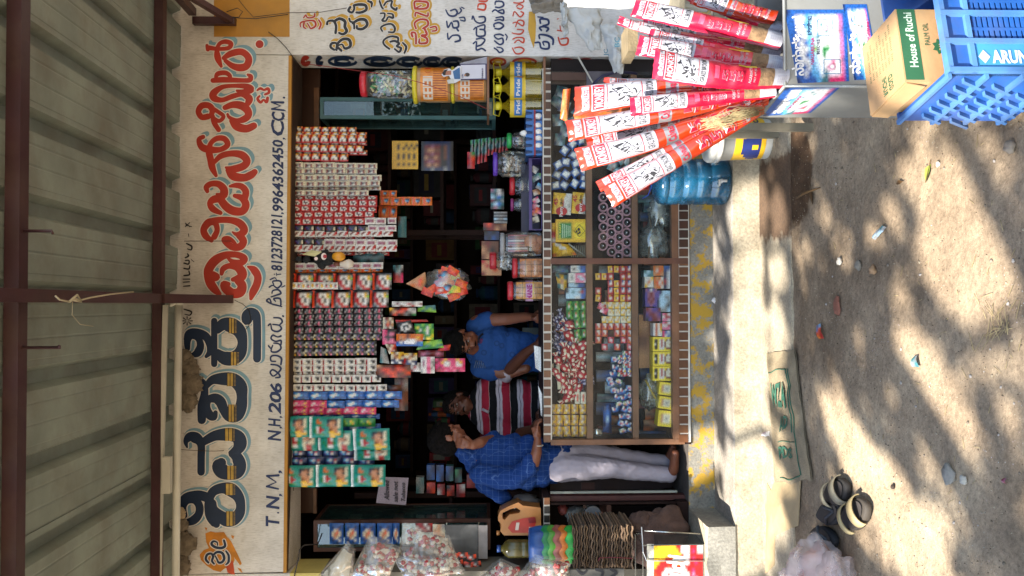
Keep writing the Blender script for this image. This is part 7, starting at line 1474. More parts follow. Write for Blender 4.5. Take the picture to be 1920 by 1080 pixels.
m = M(); m.tube([W(1205, 372, -.3), W(1215, 366, -.35), W(1222, 350, -.35), W(1216, 338, -.35)], .003, mat('2A4AA8', .5), 6); single(m, 'cord', 'blue cord by the cap of the water can', 'cord', W(1205, 372, -.3))
# paint bucket
base = Vector((W(1465, 256, -.62).x, -.55, -.325)); t = thing('paint_bucket', 'white paint bucket with blue and yellow print on the pavement', 'bucket', base); s0 = S(-.62); r = 43 * s0; H = 118 * s0
m = M(); m.lathe([(r * .86, 0), (r * .88, .006), (r * .98, H * .8), (r * 1.06, H * .81), (r * 1.06, H * .86), (r * .99, H * .87), (r * 1.07, H * .90), (r * 1.07, H * .96), (r * 1.0, H)], mat('BDBAB0', .4, var=.05, dirt=.2), 30, c=tuple(base)); m.build('body', t)
f1 = lambda x, y, z: Vector((base.x + (r * (.885 + .10 * z / (H * .8)) + .001 + y) * math.sin((x - .5) * 3), base.y - (r * (.885 + .10 * z / (H * .8)) + .001 + y) * math.cos((x - .5) * 3), base.z + z))
m = M(); m.rect(0, 1, H * .12, H * .62, 0, mat('C89A1E', .4), fn=f1, nx=14, nz=4); [m.rect(.30 - q, .30 + q, H * (.2 + .05 * k), H * (.25 + .05 * k), .0012, mat('1E2A5E', .4), fn=f1, nx=8) for k, q in enumerate((.24, .27, .27, .25, .20, .13))]; m.rect(.26, .34, H * .24, H * .34, .002, mat('C89A1E', .4), fn=f1, nx=3); m.rect(.5, .95, H * .62, H * .74, 0, mat('2A4A7A', .5), fn=f1, nx=6); m.text('Ace', .55, .9, H * .22, H * .36, .002, NAVY, .03, fn=f1); m.build('print', t)
# table behind the box
t = thing('wooden_table', 'rough wooden table standing behind the incense box', 'table', G(1525, 238, -.335)); WD = mat('6E6654', .9, var=.25, ns=7, bump=.4)
lb = G(1524, 239, -.334)
for dx, dy in ((0, 0), (.06, .45), (1.0, 0), (1.0, .45)): m = M(); m.box(lb.x + dx - .018, lb.x + dx + .018, lb.y + dy - .018, lb.y + dy + .018, -.335, .30, WD); m.build('leg', t)
m = M(); m.box(lb.x - .04, lb.x + 1.05, lb.y - .04, lb.y + .50, .301, .325, WD); m.build('table_top', t)
m = M(); m.box(lb.x - .03, lb.x + 1.0, lb.y - .016, lb.y + .01, .10, .15, WD); m.build('cross_bar', t)
# white sacks hung at the pier
CLO = mat('B9B8B2', .85, var=.08, ns=4, bump=.25, bscale=14)
def drape(label, q, Y, seed, mt=CLO, amp=.03, thick=.05, name='sack', folds=6, nn=40):
    P = [W(x, y, Y) for x, y in q]; m = M(); v = []
    def at(u, v_, s_=0):
        p = (P[0] * (1 - u) + P[1] * u) * (1 - v_) + (P[3] * (1 - u) + P[2] * u) * v_
        b = thick * (max(0, math.sin(math.pi * u) * math.sin(math.pi * v_))) ** .6 + amp * .35 * math.sin(folds * v_ * 6.28 / 2 + 2.5 * u + 3 * noise.noise(Vector((u * 2, v_ * 2, seed)))) + amp * .6 * noise.noise(Vector((u * 4, v_ * 6, seed)))
        return p + Vector((.01 * noise.noise(Vector((u * 7, v_ * 7, seed + 5))), -b, .014 * noise.noise(Vector((u * 6, v_ * 6, seed + 9)))))
    for j in range(nn + 1):
        for i in range(nn + 1): v.append(at(i / nn, j / nn))
    f = [(j * (nn + 1) + i, j * (nn + 1) + i + 1, (j + 1) * (nn + 1) + i + 1, (j + 1) * (nn + 1) + i) for j in range(nn) for i in range(nn)]
    m.add(v, f, mt, True); m.add([p + Vector((0, .012, 0)) for p in v], [x[::-1] for x in f], mt, True)
    return single(m, name, label, 'sack', sum(P, Vector()) / 4)
drape('white plastic sack gathered in folds on the right pier', [(1052, 14), (1128, 18), (1128, 92), (1108, 96)], -.30, 1)
sk_ = drape('pale sack with blue print hanging lowest by the right pier', [(1125, 45), (1182, 52), (1168, 138), (1150, 134)], -.36, 4, thick=.08)
drape('bright white sack spread behind the incense packs', [(1040, -30), (1330, -30), (1325, 22), (1066, 12)], -.95, 7, thick=.06)
drape('brown wrinkled sheet at the top of the pier sacks', [(985, -20), (1060, -20), (1056, 22), (1000, 24)], -.25, 9, mt=mat('7E766A', .9, bump=.3), name='sheet')
drape('narrow white packet with blue and red print hooked on the pier', [(1050, 5), (1064, 2), (1066, 62), (1058, 70)], -.34, 12, mt=mat('A8A8A2', .5, var=.3, ns=30), thick=.02, amp=.02, name='packet')
m = M(); wtext(m, 'BC', 88, 70, 1152, 1162, mat('4A7A8A', .7), o=.115, Y=-.36); wtext(m, 'JC', 105, 92, 1132, 1142, mat('4A7A8A', .7), o=.115, Y=-.36); m.build('lettering', sk_)
m = M(); q = [W(1081, 105, -.05), W(1085, 105, -.05), W(1114, 157, -.06), W(1111, 157, -.06)]; m.hexa(q, [p + Vector((0, .002, 0)) for p in q], mat('A8A498', .5)); single(m, 'strap', 'pale strap hanging from the pier over the counter end', 'strap', q[0])
pbox('dark_panel', 'dark panel between the counter end and the pier', 'panel', 1033, 1300, 104, 140, .05, .02, DK); pbox('carton', 'brown folded carton standing on the counter end', 'carton', 1034, 1100, 136, 150, -.03, .1, mat('4A3226', .7)); pbox('carton', 'grey violet carton beside the brown folded one', 'carton', 1100, 1165, 134, 160, -.04, .1, mat('5A5458', .7)); pbox('cloth_bale', 'tan rough bale behind the pink incense packs', 'bale', 1178, 1196, 40, 96, -1.2, .2, mat('7A6A4E', .9, bump=.5))
m = M(); m.tube([W(1112, 158, -.06), W(1130, 142, -.07), W(1160, 134, -.07), W(1195, 138, -.06)], .009, mat('221E3A', .5), 8, flat=.5); single(m, 'strap', 'dark violet strap curving over the grey carton', 'strap', W(1130, 142, -.07))
# ================================================ PEOPLE
SKD = mat('5A3424', .5, var=.12, ns=14, sub=.05); SKM = mat('7A4A34', .5, var=.12, ns=14, sub=.05); SKL = mat('7E4E38', .5, var=.12, ns=14, sub=.05)
HAIR = mat('0B0908', .8, var=.5, ns=90, bump=.8, bscale=160, spec=.2); HAIRG = mat('120F0E', .95, var=.8, ns=60, bump=1.0, bscale=130, spec=.1)
def lim(m, pts, mt, seg=12):
    P = [W(p[0], p[1], p[2]) for p in pts]; m.tube(P, [p[3] for p in pts], mt, seg)
    for p, q in zip(P, pts): m.ell(p, q[3] * .99, mt, 12, 8)
def fuse(o, vox, it=3):
    r = o.modifiers.new('fuse', 'REMESH'); r.mode = 'VOXEL'; r.voxel_size = vox; r.use_smooth_shade = True
    s_ = o.modifiers.new('smooth', 'SMOOTH'); s_.iterations = it; s_.factor = .5
    return o
def creases(o, strength=.012, scale=.09):
    t = bpy.data.textures.new('folds', 'CLOUDS'); t.noise_scale = scale; t.noise_depth = 2
    d = o.modifiers.new('folds', 'DISPLACE'); d.texture = t; d.strength = strength; d.mid_level = .5; d.texture_coords = 'GLOBAL'
def head(m, c, fwd, up, mt, s=1.0):
    """skull, jaw, brow, nose, lips, chin and ears; c is the middle of the head; returns a frame function"""
    fwd = Vector(fwd).normalized(); up = Vector(up); up = (up - fwd * up.dot(fwd)).normalized(); rt = fwd.cross(up)
    Rm = Matrix((rt, fwd, up)).transposed().to_4x4(); Rm.translation = c
    T0 = m.T; m.T = Rm @ Matrix.Scale(s, 4)
    m.ell((0, -.012, .028), (.076, .094, .088), mt, 24, 16); m.ell((0, .020, -.035), (.058, .068, .072), mt, 20, 14); m.ell((0, .042, -.088), (.028, .026, .022), mt, 12, 8)
    m.ell((0, .072, .022), (.052, .018, .012), mt, 12, 8)
    m.tube([(0, .078, .012), (0, .092, -.012), (0, .100, -.028)], [.009, .011, .013], mt, 8); m.ell((-.012, .086, -.030), .009, mt, 8, 6); m.ell((.012, .086, -.030), .009, mt, 8, 6)
    m.ell((0, .080, -.052), (.024, .010, .0055), mt, 12, 6); m.ell((0, .078, -.062), (.021, .010, .006), mt, 12, 6)
    for q in (-1, 1): m.ell((q * .040, .058, -.018), (.022, .018, .018), mt, 10, 8); m.ell((q * .078, -.010, -.004), (.009, .020, .030), mt, 10, 8); m.ell((q * .046, .030, -.055), (.022, .03, .026), mt, 10, 8)
    m.T = T0
    return Rm @ Matrix.Scale(s, 4)
def face_parts(t, F_, hair=HAIR, stache=True):
    E_ = mat('8A8078', .3, var=.05); K_ = mat('0A0808', .3)
    for q in (-1, 1):
        m = M(); m.T = F_; m.ell((q * .031, .068, .004), (.013, .012, .007), E_, 12, 8); m.ell((q * .031, .0775, .004), (.0055, .004, .0058), K_, 8, 6); m.build('eye', t)
        m = M(); m.T = F_; m.tube([(q * .014, .087, .024), (q * .032, .087, .030), (q * .050, .074, .024)], [.0035, .0048, .003], hair, 6, flat=.6); m.build('eyebrow', t)
    if stache: m = M(); m.T = F_; m.tube([(-.024, .078, -.047), (-.010, .090, -.041), (.010, .090, -.041), (.024, .078, -.047)], [.003, .006, .006, .003], hair, 6); m.build('moustache', t)
def hand(m, wrist, pdir, pn, mt, curl=.5, s=1.0, side=1):
    """palm with four unequal bent fingers and a thumb; pdir: towards the fingertips, pn: back of the hand"""
    f = Vector(pdir).normalized(); n = Vector(pn); n = (n - f * n.dot(f)).normalized(); r = f.cross(n) * side; w = Vector(wrist)
    m.ell(w + f * .045 * s, .03 * s, mt, 8, 6); P = lambda a, b, c: w + (f * a + r * b + n * c) * s
    m.tube([P(0, 0, 0), P(.03, 0, 0), P(.085, 0, .002)], [.024 * s, .030 * s, .034 * s], mt, 10, flat=.5)
    for k, (b, L_) in enumerate(((-.029, .072), (-.010, .082), (.010, .078), (.028, .062))):
        p0 = P(.080, b, .002); a = curl
        d1 = f * math.cos(a * .6) - n * math.sin(a * .6); d2 = f * math.cos(a * 1.5) - n * math.sin(a * 1.5); d3 = f * math.cos(a * 2.3) - n * math.sin(a * 2.3)
        p1 = p0 + d1 * L_ * .45 * s; p2 = p1 + d2 * L_ * .32 * s; p3 = p2 + d3 * L_ * .25 * s; m.tube([p0 - f * .02 * s, p0, p1, p2, p3], [.010 * s, .0100 * s, .0092 * s, .0085 * s, .007 * s], mt, 8)
    m.tube([P(.022, -.024, -.004), P(.050, -.046, -.012), P(.078, -.056, -.020)], [.013 * s, .011 * s, .0085 * s], mt, 8)
def shirt_mat(kind):
    m = bpy.data.materials.new('cloth_' + kind); m.use_nodes = True; n = m.node_tree.nodes; l = m.node_tree.links; b = n['Principled BSDF']; b.inputs['Roughness'].default_value = .85; b.inputs['Specular IOR Level'].default_value = .2
    tc = n.new('ShaderNodeTexCoord'); sp = n.new('ShaderNodeSeparateXYZ'); l.new(tc.outputs['Object'], sp.inputs[0])
    def math_(op, a, b_=None):
        q = n.new('ShaderNodeMath'); q.operation = op
        for i, x in enumerate((a, b_)):
            if x is None: continue
            if isinstance(x, (int, float)): q.inputs[i].default_value = x
            else: l.new(x, q.inputs[i])
        return q.outputs[0]
    nz = n.new('ShaderNodeTexNoise'); nz.inputs['Scale'].default_value = 5; nz.inputs['Detail'].default_value = 3; l.new(tc.outputs['Object'], nz.inputs['Vector']); wv = math_('MULTIPLY', math_('SUBTRACT', nz.outputs['Fac'], .5), .05 if kind == 'stripe' else .025)
    if kind == 'stripe':
        z = math_('ADD', sp.outputs[2], wv); u = math_('FRACT', math_('DIVIDE', z, .148)); r = n.new('ShaderNodeValToRGB'); r.color_ramp.interpolation = 'CONSTANT'; e = r.color_ramp.elements
        st = [(0, '8E1F33'), (.33, 'A8A0A8'), (.45, '101828'), (.475, 'A8A0A8'), (.60, '0E0F12'), (.62, '0E0F12'), (.93, 'A89A98'), (.95, '8E1F33')]
        while len(e) < len(st): e.new(.5)
        for k, (p, c) in enumerate(st): e[k].position = p; e[k].color = lin(c) + [1]
        l.new(u, r.inputs[0]); out = r.outputs[0]
    elif kind == 'check':
        base = n.new('ShaderNodeRGB'); base.outputs[0].default_value = lin('12326A') + [1]; wh = n.new('ShaderNodeRGB'); wh.outputs[0].default_value = lin('7C9AC8') + [1]; fac = None
        for ax, ps in ((0, .034), (2, .036), (1, .034)):
            u = math_('FRACT', math_('DIVIDE', math_('ADD', sp.outputs[ax], wv), ps)); g = math_('MULTIPLY', math_('LESS_THAN', u, .05), .28 if ax != 1 else .25); fac = g if fac is None else math_('MAXIMUM', fac, g)
        n2 = n.new('ShaderNodeTexNoise'); n2.inputs['Scale'].default_value = 16; l.new(tc.outputs['Object'], n2.inputs['Vector']); fac = math_('MULTIPLY', fac, math_('MULTIPLY', n2.outputs['Fac'], 1.5))
        mx = n.new('ShaderNodeMixRGB'); l.new(fac, mx.inputs[0]); l.new(base.outputs[0], mx.inputs[1]); l.new(wh.outputs[0], mx.inputs[2]); out = mx.outputs[0]
    else:
        vo = n.new('ShaderNodeTexVoronoi'); vo.inputs['Scale'].default_value = 11; l.new(tc.outputs['Object'], vo.inputs['Vector']); r = n.new('ShaderNodeValToRGB'); e = r.color_ramp.elements
        st = [(0, '34568C'), (.16, '26457A'), (.2, '1C3460'), (.26, '264A84'), (.9, '264A84')]
        while len(e) < len(st): e.new(.5)
        for k, (p, c) in enumerate(st): e[k].position = p; e[k].color = lin(c) + [1]
        l.new(vo.outputs['Distance'], r.inputs[0]); out = r.outputs[0]
    l.new(out, b.inputs['Base Color'])
    bp = n.new('ShaderNodeBump'); bp.inputs['Strength'].default_value = .5; bp.inputs['Distance'].default_value = .02; n3 = n.new('ShaderNodeTexNoise'); n3.inputs['Scale'].default_value = 14; n3.inputs['Detail'].default_value = 4; n3.inputs['Distortion'].default_value = 1.2
    l.new(tc.outputs['Object'], n3.inputs['Vector']); l.new(n3.outputs['Fac'], bp.inputs['Height']); l.new(bp.outputs[0], b.inputs['Normal'])
    return m
def haircap(t, F_, mt, back=True, scale=1.0, front=.055):
    m = M(); m.T = F_; m.ell((0, -.022, .040), (.083 * scale, .098 * scale, .088 * scale), mt, 44, 30, amp=.10, fr=13); m.ell((0, -.048, -.005), (.074 * scale, .066 * scale, .070 * scale), mt, 20, 14, amp=.05, fr=7)
    m.ell((0, front - .01, .098), (.055, .034, .022), mt, 14, 10, amp=.15, fr=6); o = m.build('hair', t); return o
# --- man in the blue checked shirt, standing in the doorway, seen from behind, head bowed
Y3 = .24
t = thing('person', 'man in a blue checked shirt and pale trousers leaning on the counter end', 'person', G(1268, 880, 0))
body = M(); hc = W(842, 822, Y3 - .02)
F3 = head(body, hc, (.82, .30, -.42), (.42, .1, .9), SKM, 1.03)
lim(body, [(862, 838, Y3, .05), (885, 856, Y3, .055)], SKM); lim(body, [(900, 860, Y3, .07), (960, 868, Y3, .085), (1040, 866, Y3, .07)], SKM, 14)
# forearm resting on the counter
lim(body, [(902, 888, Y3 - .11, .03), (965, 892, Y3 - .165, .034), (1000, 868, Y3 - .22, .038)], SKM); lim(body, [(1000, 868, Y3 - .22, .040), (1006, 848, Y3 - .22, .034), (1008, 826, Y3 - .2, .025)], SKM)
hand(body, W(1008, 824, Y3 - .2), (1, .1, .12), (0, -.3, 1), SKM, .7, .95)
# raised hand at the side of the face
lim(body, [(905, 842, Y3 + .10, .03), (930, 822, Y3 + .08, .032), (900, 830, Y3 - .06, .036), (886, 835, Y3 - .09, .028)], SKM); hand(body, W(888, 836, Y3 - .10), (.25, -.05, 1), (.3, -1, .1), SKM, .9, .95, side=-1)
lim(body, [(1050, 856, Y3, .06), (1150, 856, Y3 + .05, .05), (1250, 864, Y3 + .08, .036)], SKM); lim(body, [(1050, 876, Y3 - .05, .06), (1150, 876, Y3 - .06, .05), (1255, 890, Y3 - .04, .036)], SKM)
lim(body, [(1258, 890, Y3 - .04, .032), (1263, 880, Y3 - .08, .034), (1266, 850, Y3 - .14, .026)], SKM); lim(body, [(1252, 864, Y3 + .08, .03), (1258, 852, Y3 + .06, .03), (1262, 838, Y3 + .0, .022)], SKM)
fuse(body.build('body', t), .0062); haircap(t, F3, HAIRG, scale=1.04)
SH = shirt_mat('check'); m = M(); s0 = S(Y3)
for (x, y0, y1) in ((900, 832, 896), (915, 820, 910), (935, 816, 916), (960, 812, 918), (990, 815, 920), (1015, 818, 916), (1035, 820, 908), (1056, 824, 902)):
    c = W(x, (y0 + y1) / 2, Y3); hw = (y1 - y0) / 2 * s0; m.ell(c, (hw, hw * .66, 30 * s0), SH, 20, 12)
a = M(); lim(m, [(900, 888, Y3 - .10, .068), (930, 895, Y3 - .13, .072), (968, 895, Y3 - .17, .070), (992, 876, Y3 - .21, .062), (994, 866, Y3 - .215, .056)], SH); lim(m, [(900, 838, Y3 + .08, .06), (925, 824, Y3 + .08, .058)], SH); lim(m, [(905, 905, Y3 + .02, .06), (935, 926, Y3 + .0, .055), (944, 932, Y3 - .01, .05)], SH)
lim(m, [(868, 846, Y3 - .01, .058), (876, 852, Y3, .068)], SH)
o = fuse(m.build('shirt', t), .0065, 4); creases(o, .030, .07)
TRO = mat('A8A0A8', .85, var=.12, ns=6, bump=.3, bscale=12); m = M()
lim(m, [(1050, 856, Y3, .096), (1090, 850, Y3 + .03, .082), (1150, 855, Y3 + .05, .064), (1215, 864, Y3 + .07, .054), (1246, 867, Y3 + .08, .052)], TRO, 14); lim(m, [(1050, 876, Y3 - .04, .100), (1090, 876, Y3 - .06, .086), (1150, 878, Y3 - .06, .066), (1215, 886, Y3 - .05, .056), (1254, 890, Y3 - .04, .054)], TRO, 14)
o = fuse(m.build('trousers', t), .0065, 3); creases(o, .013, .05)
m = M(); c = W(1010, 835, Y3 - .21); m.tube([c + Vector((.000, .028 * math.cos(a_), .028 * math.sin(a_))) for a_ in [2 * math.pi * k / 14 for k in range(15)]], .003, mat('B8B2A8', .5), 6); m.build('wrist_band', t)
# --- man in the striped polo shirt behind the counter
Y2 = .92; s0 = S(Y2)
t = thing('person', 'man in a red, black and white striped polo shirt behind the counter looking up', 'person', W(1290, 760, Y2))
body = M(); hc = W(862, 757, Y2); F2 = head(body, hc, (-.38, -.90, .12), (-.05, .1, 1), SKD, 1.04)
lim(body, [(885, 760, Y2 + .01, .056), (905, 760, Y2 + .01, .060)], SKD); lim(body, [(925, 760, Y2 + .02, .07), (980, 760, Y2 + .02, .08), (1060, 760, Y2 + .02, .08)], SKD, 14)
lim(body, [(912, 722, Y2, .062), (945, 702, Y2 - .06, .050), (958, 690, Y2 - .16, .045), (985, 662, Y2 - .30, .036), (1004, 648, Y2 - .38, .026)], SKD); hand(body, W(1004, 647, Y2 - .38), (.25, -.5, -.35), (0, -.4, 1), SKD, .5, .95)
lim(body, [(915, 800, Y2 - .02, .062), (970, 815, Y2 - .10, .048), (1000, 806, Y2 - .24, .038), (1010, 790, Y2 - .30, .027)], SKD); hand(body, W(1010, 788, Y2 - .30), (.6, -.5, -.1), (0, -.4, 1), SKD, .5, .95, side=-1)
lim(body, [(1060, 745, Y2, .09), (1300, 745, Y2, .05)], SKD); lim(body, [(1060, 775, Y2, .09), (1300, 775, Y2, .05)], SKD)
fuse(body.build('body', t), .0062); haircap(t, F2, HAIR, front=.045); face_parts(t, F2)
ST2 = shirt_mat('stripe'); m = M()
for (x, y0, y1) in ((896, 738, 788), (906, 722, 802), (920, 712, 812), (945, 708, 816), (975, 710, 814), (1005, 712, 812), (1035, 714, 810), (1060, 716, 808)): c = W(x, (y0 + y1) / 2, Y2 + .01); hw = (y1 - y0) / 2 * s0; m.ell(c, (hw, hw * .66, (14 if x < 900 else 32) * s0), ST2, 20, 12)
lim(m, [(910, 726, Y2, .074), (930, 712, Y2 - .03, .070), (946, 704, Y2 - .07, .064)], ST2); lim(m, [(912, 796, Y2 - .01, .076), (940, 808, Y2 - .06, .070), (968, 815, Y2 - .09, .062)], ST2)
o = fuse(m.build('shirt', t), .0068, 4); creases(o, .014, .09)
COLR = mat('8E1F33', .8); m = M(); c = W(897, 762, Y2 - .02); m.tube([c + Vector((.072 * math.cos(a_), -.01 + .066 * math.sin(a_), -.012 + .02 * math.sin(a_))) for a_ in [math.pi * (1.62 + 1.76 * k / 16) for k in range(17)]], .013, COLR, 8, flat=.6)
m.tube([c + Vector((-.01, -.085, -.03)), c + Vector((-.03, -.105, -.075))], .010, mat('A8A0A8', .8), 6); m.build('collar', t)
m = M(); a_, b_ = W(946, 708, Y2 - .09), W(953, 695, Y2 - .13); m.tube([a_, b_], .052, mat('A8A0A8', .8), 14); m.build('sleeve_cuff', t)
# --- man in the printed blue T-shirt, leaning forward
Y1 = .82; s0 = S(Y1)
t = thing('person', 'man in a printed blue T-shirt leaning forward behind the counter, looking down', 'person', W(1290, 650, Y1))
body = M(); hc = W(868, 640, Y1 - .14); F1_ = head(body, hc, (-.35, -.70, -.62), (-.25, -.35, .85), SKM, 1.02)
lim(body, [(880, 650, Y1 - .09, .052), (900, 655, Y1 - .02, .060)], SKM); lim(body, [(930, 655, Y1, .07), (1000, 655, Y1 + .03, .08), (1060, 655, Y1 + .04, .08)], SKM, 14)
lim(body, [(895, 606, Y1 - .04, .060), (915, 600, Y1 - .08, .050), (955, 598, Y1 - .14, .042), (985, 594, Y1 - .22, .034), (1000, 594, Y1 - .28, .026)], SKM); hand(body, W(1000, 594, Y1 - .28), (-.1, -.75, -.25), (0, -.3, 1), SKM, .5, .95)
lim(body, [(905, 690, Y1, .062), (950, 700, Y1 - .02, .048), (985, 690, Y1 - .05, .04)], SKM); lim(body, [(1060, 640, Y1, .09), (1300, 640, Y1, .05)], SKM); lim(body, [(1060, 670, Y1, .09), (1300, 670, Y1, .05)], SKM)
fuse(body.build('body', t), .0062); haircap(t, F1_, HAIR, scale=1.02, front=.06); face_parts(t, F1_)
TS = shirt_mat('print'); m = M()
for (x, y0, y1) in ((888, 628, 684), (896, 610, 698), (912, 604, 704), (935, 608, 704), (960, 614, 702), (985, 620, 700), (1010, 625, 698), (1040, 625, 698)): c = W(x, (y0 + y1) / 2, Y1 + .01); hw = (y1 - y0) / 2 * s0; m.ell(c, (hw, hw * .66, (14 if x < 900 else 30) * s0), TS, 20, 12)
lim(m, [(892, 612, Y1 - .03, .072), (908, 603, Y1 - .06, .068), (916, 601, Y1 - .08, .064)], TS); lim(m, [(900, 690, Y1, .074), (925, 697, Y1 - .0, .068)], TS)
o = fuse(m.build('shirt', t), .0068, 4); creases(o, .018, .09)
DKC = mat('5A6A80', .8, var=.5, ns=60); m = M(); m.tube([W(905, 626, Y1 - .12), W(896, 634, Y1 - .15), W(898, 642, Y1 - .16)], .008, mat('141A2A', .8), 6); m.build('neckline', t)
for k in range(6): a_ = W(893 + k * 3.5, 676, Y1 - .098); m = M(); m.tube([a_, W(889 + k * 4, 690, Y1 - .085)], .003, DKC, 5); m.build('shirt_print', t)
m = M(); c = W(903, 640, Y1 - .10); m.ell(c, (.022, .008, .022), mat('5A2A5A', .8), 12, 8); m.build('shirt_badge', t)
m = M(); c = W(990, 638, Y1 - .02); m.box(c.x - .02, c.x + .09, c.y, c.y + .02, c.z - .10, c.z + .04, mat('3A403C', .8)); single(m, 'grey_box', 'dim grey box behind the counter beside the blue T-shirt', 'box', c)

# ================================================ ON THE GROUND
BUR = mat('8E7E62', .9, var=.22, ns=10, bump=.6, bscale=120)
q = [G(1437, 662, -.318), G(1488, 655, -.318), G(1520, 903, -.318), G(1452, 905, -.318)]
def sk(u, v, off=0):
    p = (q[0] * (1 - u) + q[1] * u) * (1 - v) + (q[3] * (1 - u) + q[2] * u) * v; e = min(1, 6 * min(u, 1 - u, v, 1 - v) + .1)
    return p + Vector((.02 * noise.noise(Vector((u * 3, v * 6, 2))), .02 * noise.noise(Vector((u * 3, v * 7, 7))), -.002 + off + e * (.010 + .008 * noise.noise(Vector((u * 2.5, v * 9, 1))) + .003 * noise.noise(Vector((u * 6, v * 22, 4))))))
m = M(); nu, nv = 24, 60; v = [sk(i / nu, j / nv) for j in range(nv + 1) for i in range(nu + 1)]; f = [(j * (nu + 1) + i, j * (nu + 1) + i + 1, (j + 1) * (nu + 1) + i + 1, (j + 1) * (nu + 1) + i) for j in range(nv) for i in range(nu)]
m.add(v, [x[::-1] for x in f], BUR, True); m.add([p - Vector((0, 0, .008)) for p in v], f, BUR, True)
t = thing('burlap_sack', 'flattened jute sack with faded green lettering lying at the kerb', 'sack', sum(q, Vector()) / 4); m.build('cloth', t)
m = M(); FG = mat('2E5E48', .9, var=.35, ns=30)
def stx(s_, v0, v1, u0, u1, b=.03): vv, ff = text_shape(s_, b); m.add([sk(u0 + (u1 - u0) * p[0], v1 + (v0 - v1) * p[1], .007) for p in vv], ff, FG)
stx('WZA', .24, .44, .12, .66); stx('AD', .50, .61, .36, .66); stx('PDS', .74, .83, .30, .64)
for (a_, b_) in (((.15, .72), (.64, .72)), ((.15, .78), (.97, .78))): m.tube([sk(a_[1] + (b_[1] - a_[1]) * k / 20, a_[0] + (b_[0] - a_[0]) * k / 20, .003) for k in range(21)], .003, FG, 4)
m.tube([sk(.05 + .67 * k / 10, .15, .003) for k in range(11)], .003, FG, 4); m.tube([sk(.25 + .5 * k / 10, .70, .003) for k in range(11)], .002, FG, 4); m.tube([sk(.2 + .55 * k / 10, .97, .003) for k in range(11)], .003, FG, 4); m.build('print', t)
CB = mat('A08A66', .85, var=.15, ns=8, bump=.3)
for lab, pts, z in (('torn brown cardboard sheet by the sandals', [(1452, 905), (1500, 900), (1494, 985), (1440, 1010), (1436, 950)], -.322), ('creased cardboard scrap nearer the kerb end', [(1436, 905), (1452, 935), (1450, 1060), (1436, 1075)], -.318)):
    P = [G(x, y, z) for x, y in pts]; c = sum(P, Vector()) / len(P); m = M(); n = len(P); P = [p + Vector((0, 0, .012 * noise.noise(p * 9))) for p in P]; m.add([c + Vector((0, 0, .012))] + P, [(0, (i + 1) % n + 1, i + 1) for i in range(n)], CB); m.add(P + [p - Vector((0, 0, .005)) for p in P], [(i, (i + 1) % n, (i + 1) % n + n, i + n) for i in range(n)], CB); single(m, 'cardboard', lab, 'cardboard', c)
def sandal(label, px, py, yaw, L_, wd, sole, strap, loop=True):
    c = G(px, py); t = thing('sandal', label, 'sandal', c, (0, 0, yaw), world=False, group=None); n = 24
    def out(k, s_): a = 2 * math.pi * k / n; x = math.cos(a); y = math.sin(a); w_ = wd * (.86 + .20 * x - .14 * math.cos(2 * a)); return (L_ / 2 * x * s_, w_ / 2 * y * s_)
    m = M(); v = []
    for (z, s_) in ((.004, .96), (.010, 1), (.030, 1), (.034, .95)): v += [(*out(k, s_), z + (.006 if out(k, 1)[0] < 0 and z > .02 else 0)) for k in range(n)]
    f = [(j * n + k, j * n + (k + 1) % n, (j + 1) * n + (k + 1) % n, (j + 1) * n + k) for j in range(3) for k in range(n)] + [tuple(3 * n + k for k in range(n))]
    m.add(v, f, mat(sole, .8, var=.2), True); m.build('sole', t); m = M(); m.add([(*out(k, .84), .0405) for k in range(n)], [tuple(range(n))], mat('3A3430', .8, var=.3)); m.build('insole', t)
    ST_m = mat(strap, .7, var=.15)
    if loop:
        for (x, h, w_) in ((L_ * .22, .045, .026), (-L_ * .18, .048, .014)):
            m = M(); v = []; k2 = 12
            for i in range(k2 + 1):
                a = math.pi * i / k2; yy = math.cos(a) * wd * .52; zz = .02 + math.sin(a) * h
                for dx, dz in ((-w_, 0), (w_, 0), (w_, .006), (-w_, .006)): v.append((x + dx, yy * (1 + (.05 if dz else 0)), zz + dz))
            f = [(i * 4 + j, (i + 1) * 4 + j, (i + 1) * 4 + (j + 1) % 4, i * 4 + (j + 1) % 4) for i in range(k2) for j in range(4)]; m.add(v, f, ST_m, True); m.build('strap', t)
    else:
        m = M()
        for s_ in (-1, 1): m.tube([(L_ * .30, 0, .04), (L_ * .16, s_ * wd * .22, .066), (-L_ * .08, s_ * wd * .42, .04), (-L_ * .10, s_ * wd * .44, .03)], .007, ST_m, 8)
        m.build('strap', t)
sandal('brown sandal with a pale rimmed strap, further from the street', 1577, 925, R(-62), .27, .115, '2A2622', '8A8068'); sandal('brown sandal with a pale strap in the sunlight, nearer the street', 1612, 966, R(-58), .28, .12, '3A332A', 'A08E64')
sandal('black flip-flop beside the sunlit sandal', 1566, 962, R(-70), .27, .105, '1E1E20', '26262A', False); sandal('black flip-flop next to the pink bag', 1553, 1008, R(-80), .27, .105, '16181A', '3A4046', False)
c = G(1572, 1088) + Vector((0, 0, .10)); t = thing('plastic_bag', 'knotted pink plastic bag in the bottom left corner of the ground', 'bag', c)
PB = clear('F6E6DE', .30, .04, .25, 'pink_film', .25); m = M(); m.ell(c + Vector((0, 0, -.02)), (.15, .11, .09), mat('A8623E', .7, var=.4, ns=12), 24, 16, amp=.3, fr=2.2, seed=5); m.build('contents', t); m = M(); m.ell(c, (.19, .15, .13), PB, 48, 30, amp=.30, fr=2.4, seed=3); m.ell(c + Vector((.03, -.13, -.03)), (.13, .10, .09), PB, 26, 18, amp=.35, fr=2.4, seed=6); m.ell(c + Vector((.02, .03, .10)), (.03, .03, .06), PB, 14, 10, amp=.5, seed=9); m.build('bag_body', t)
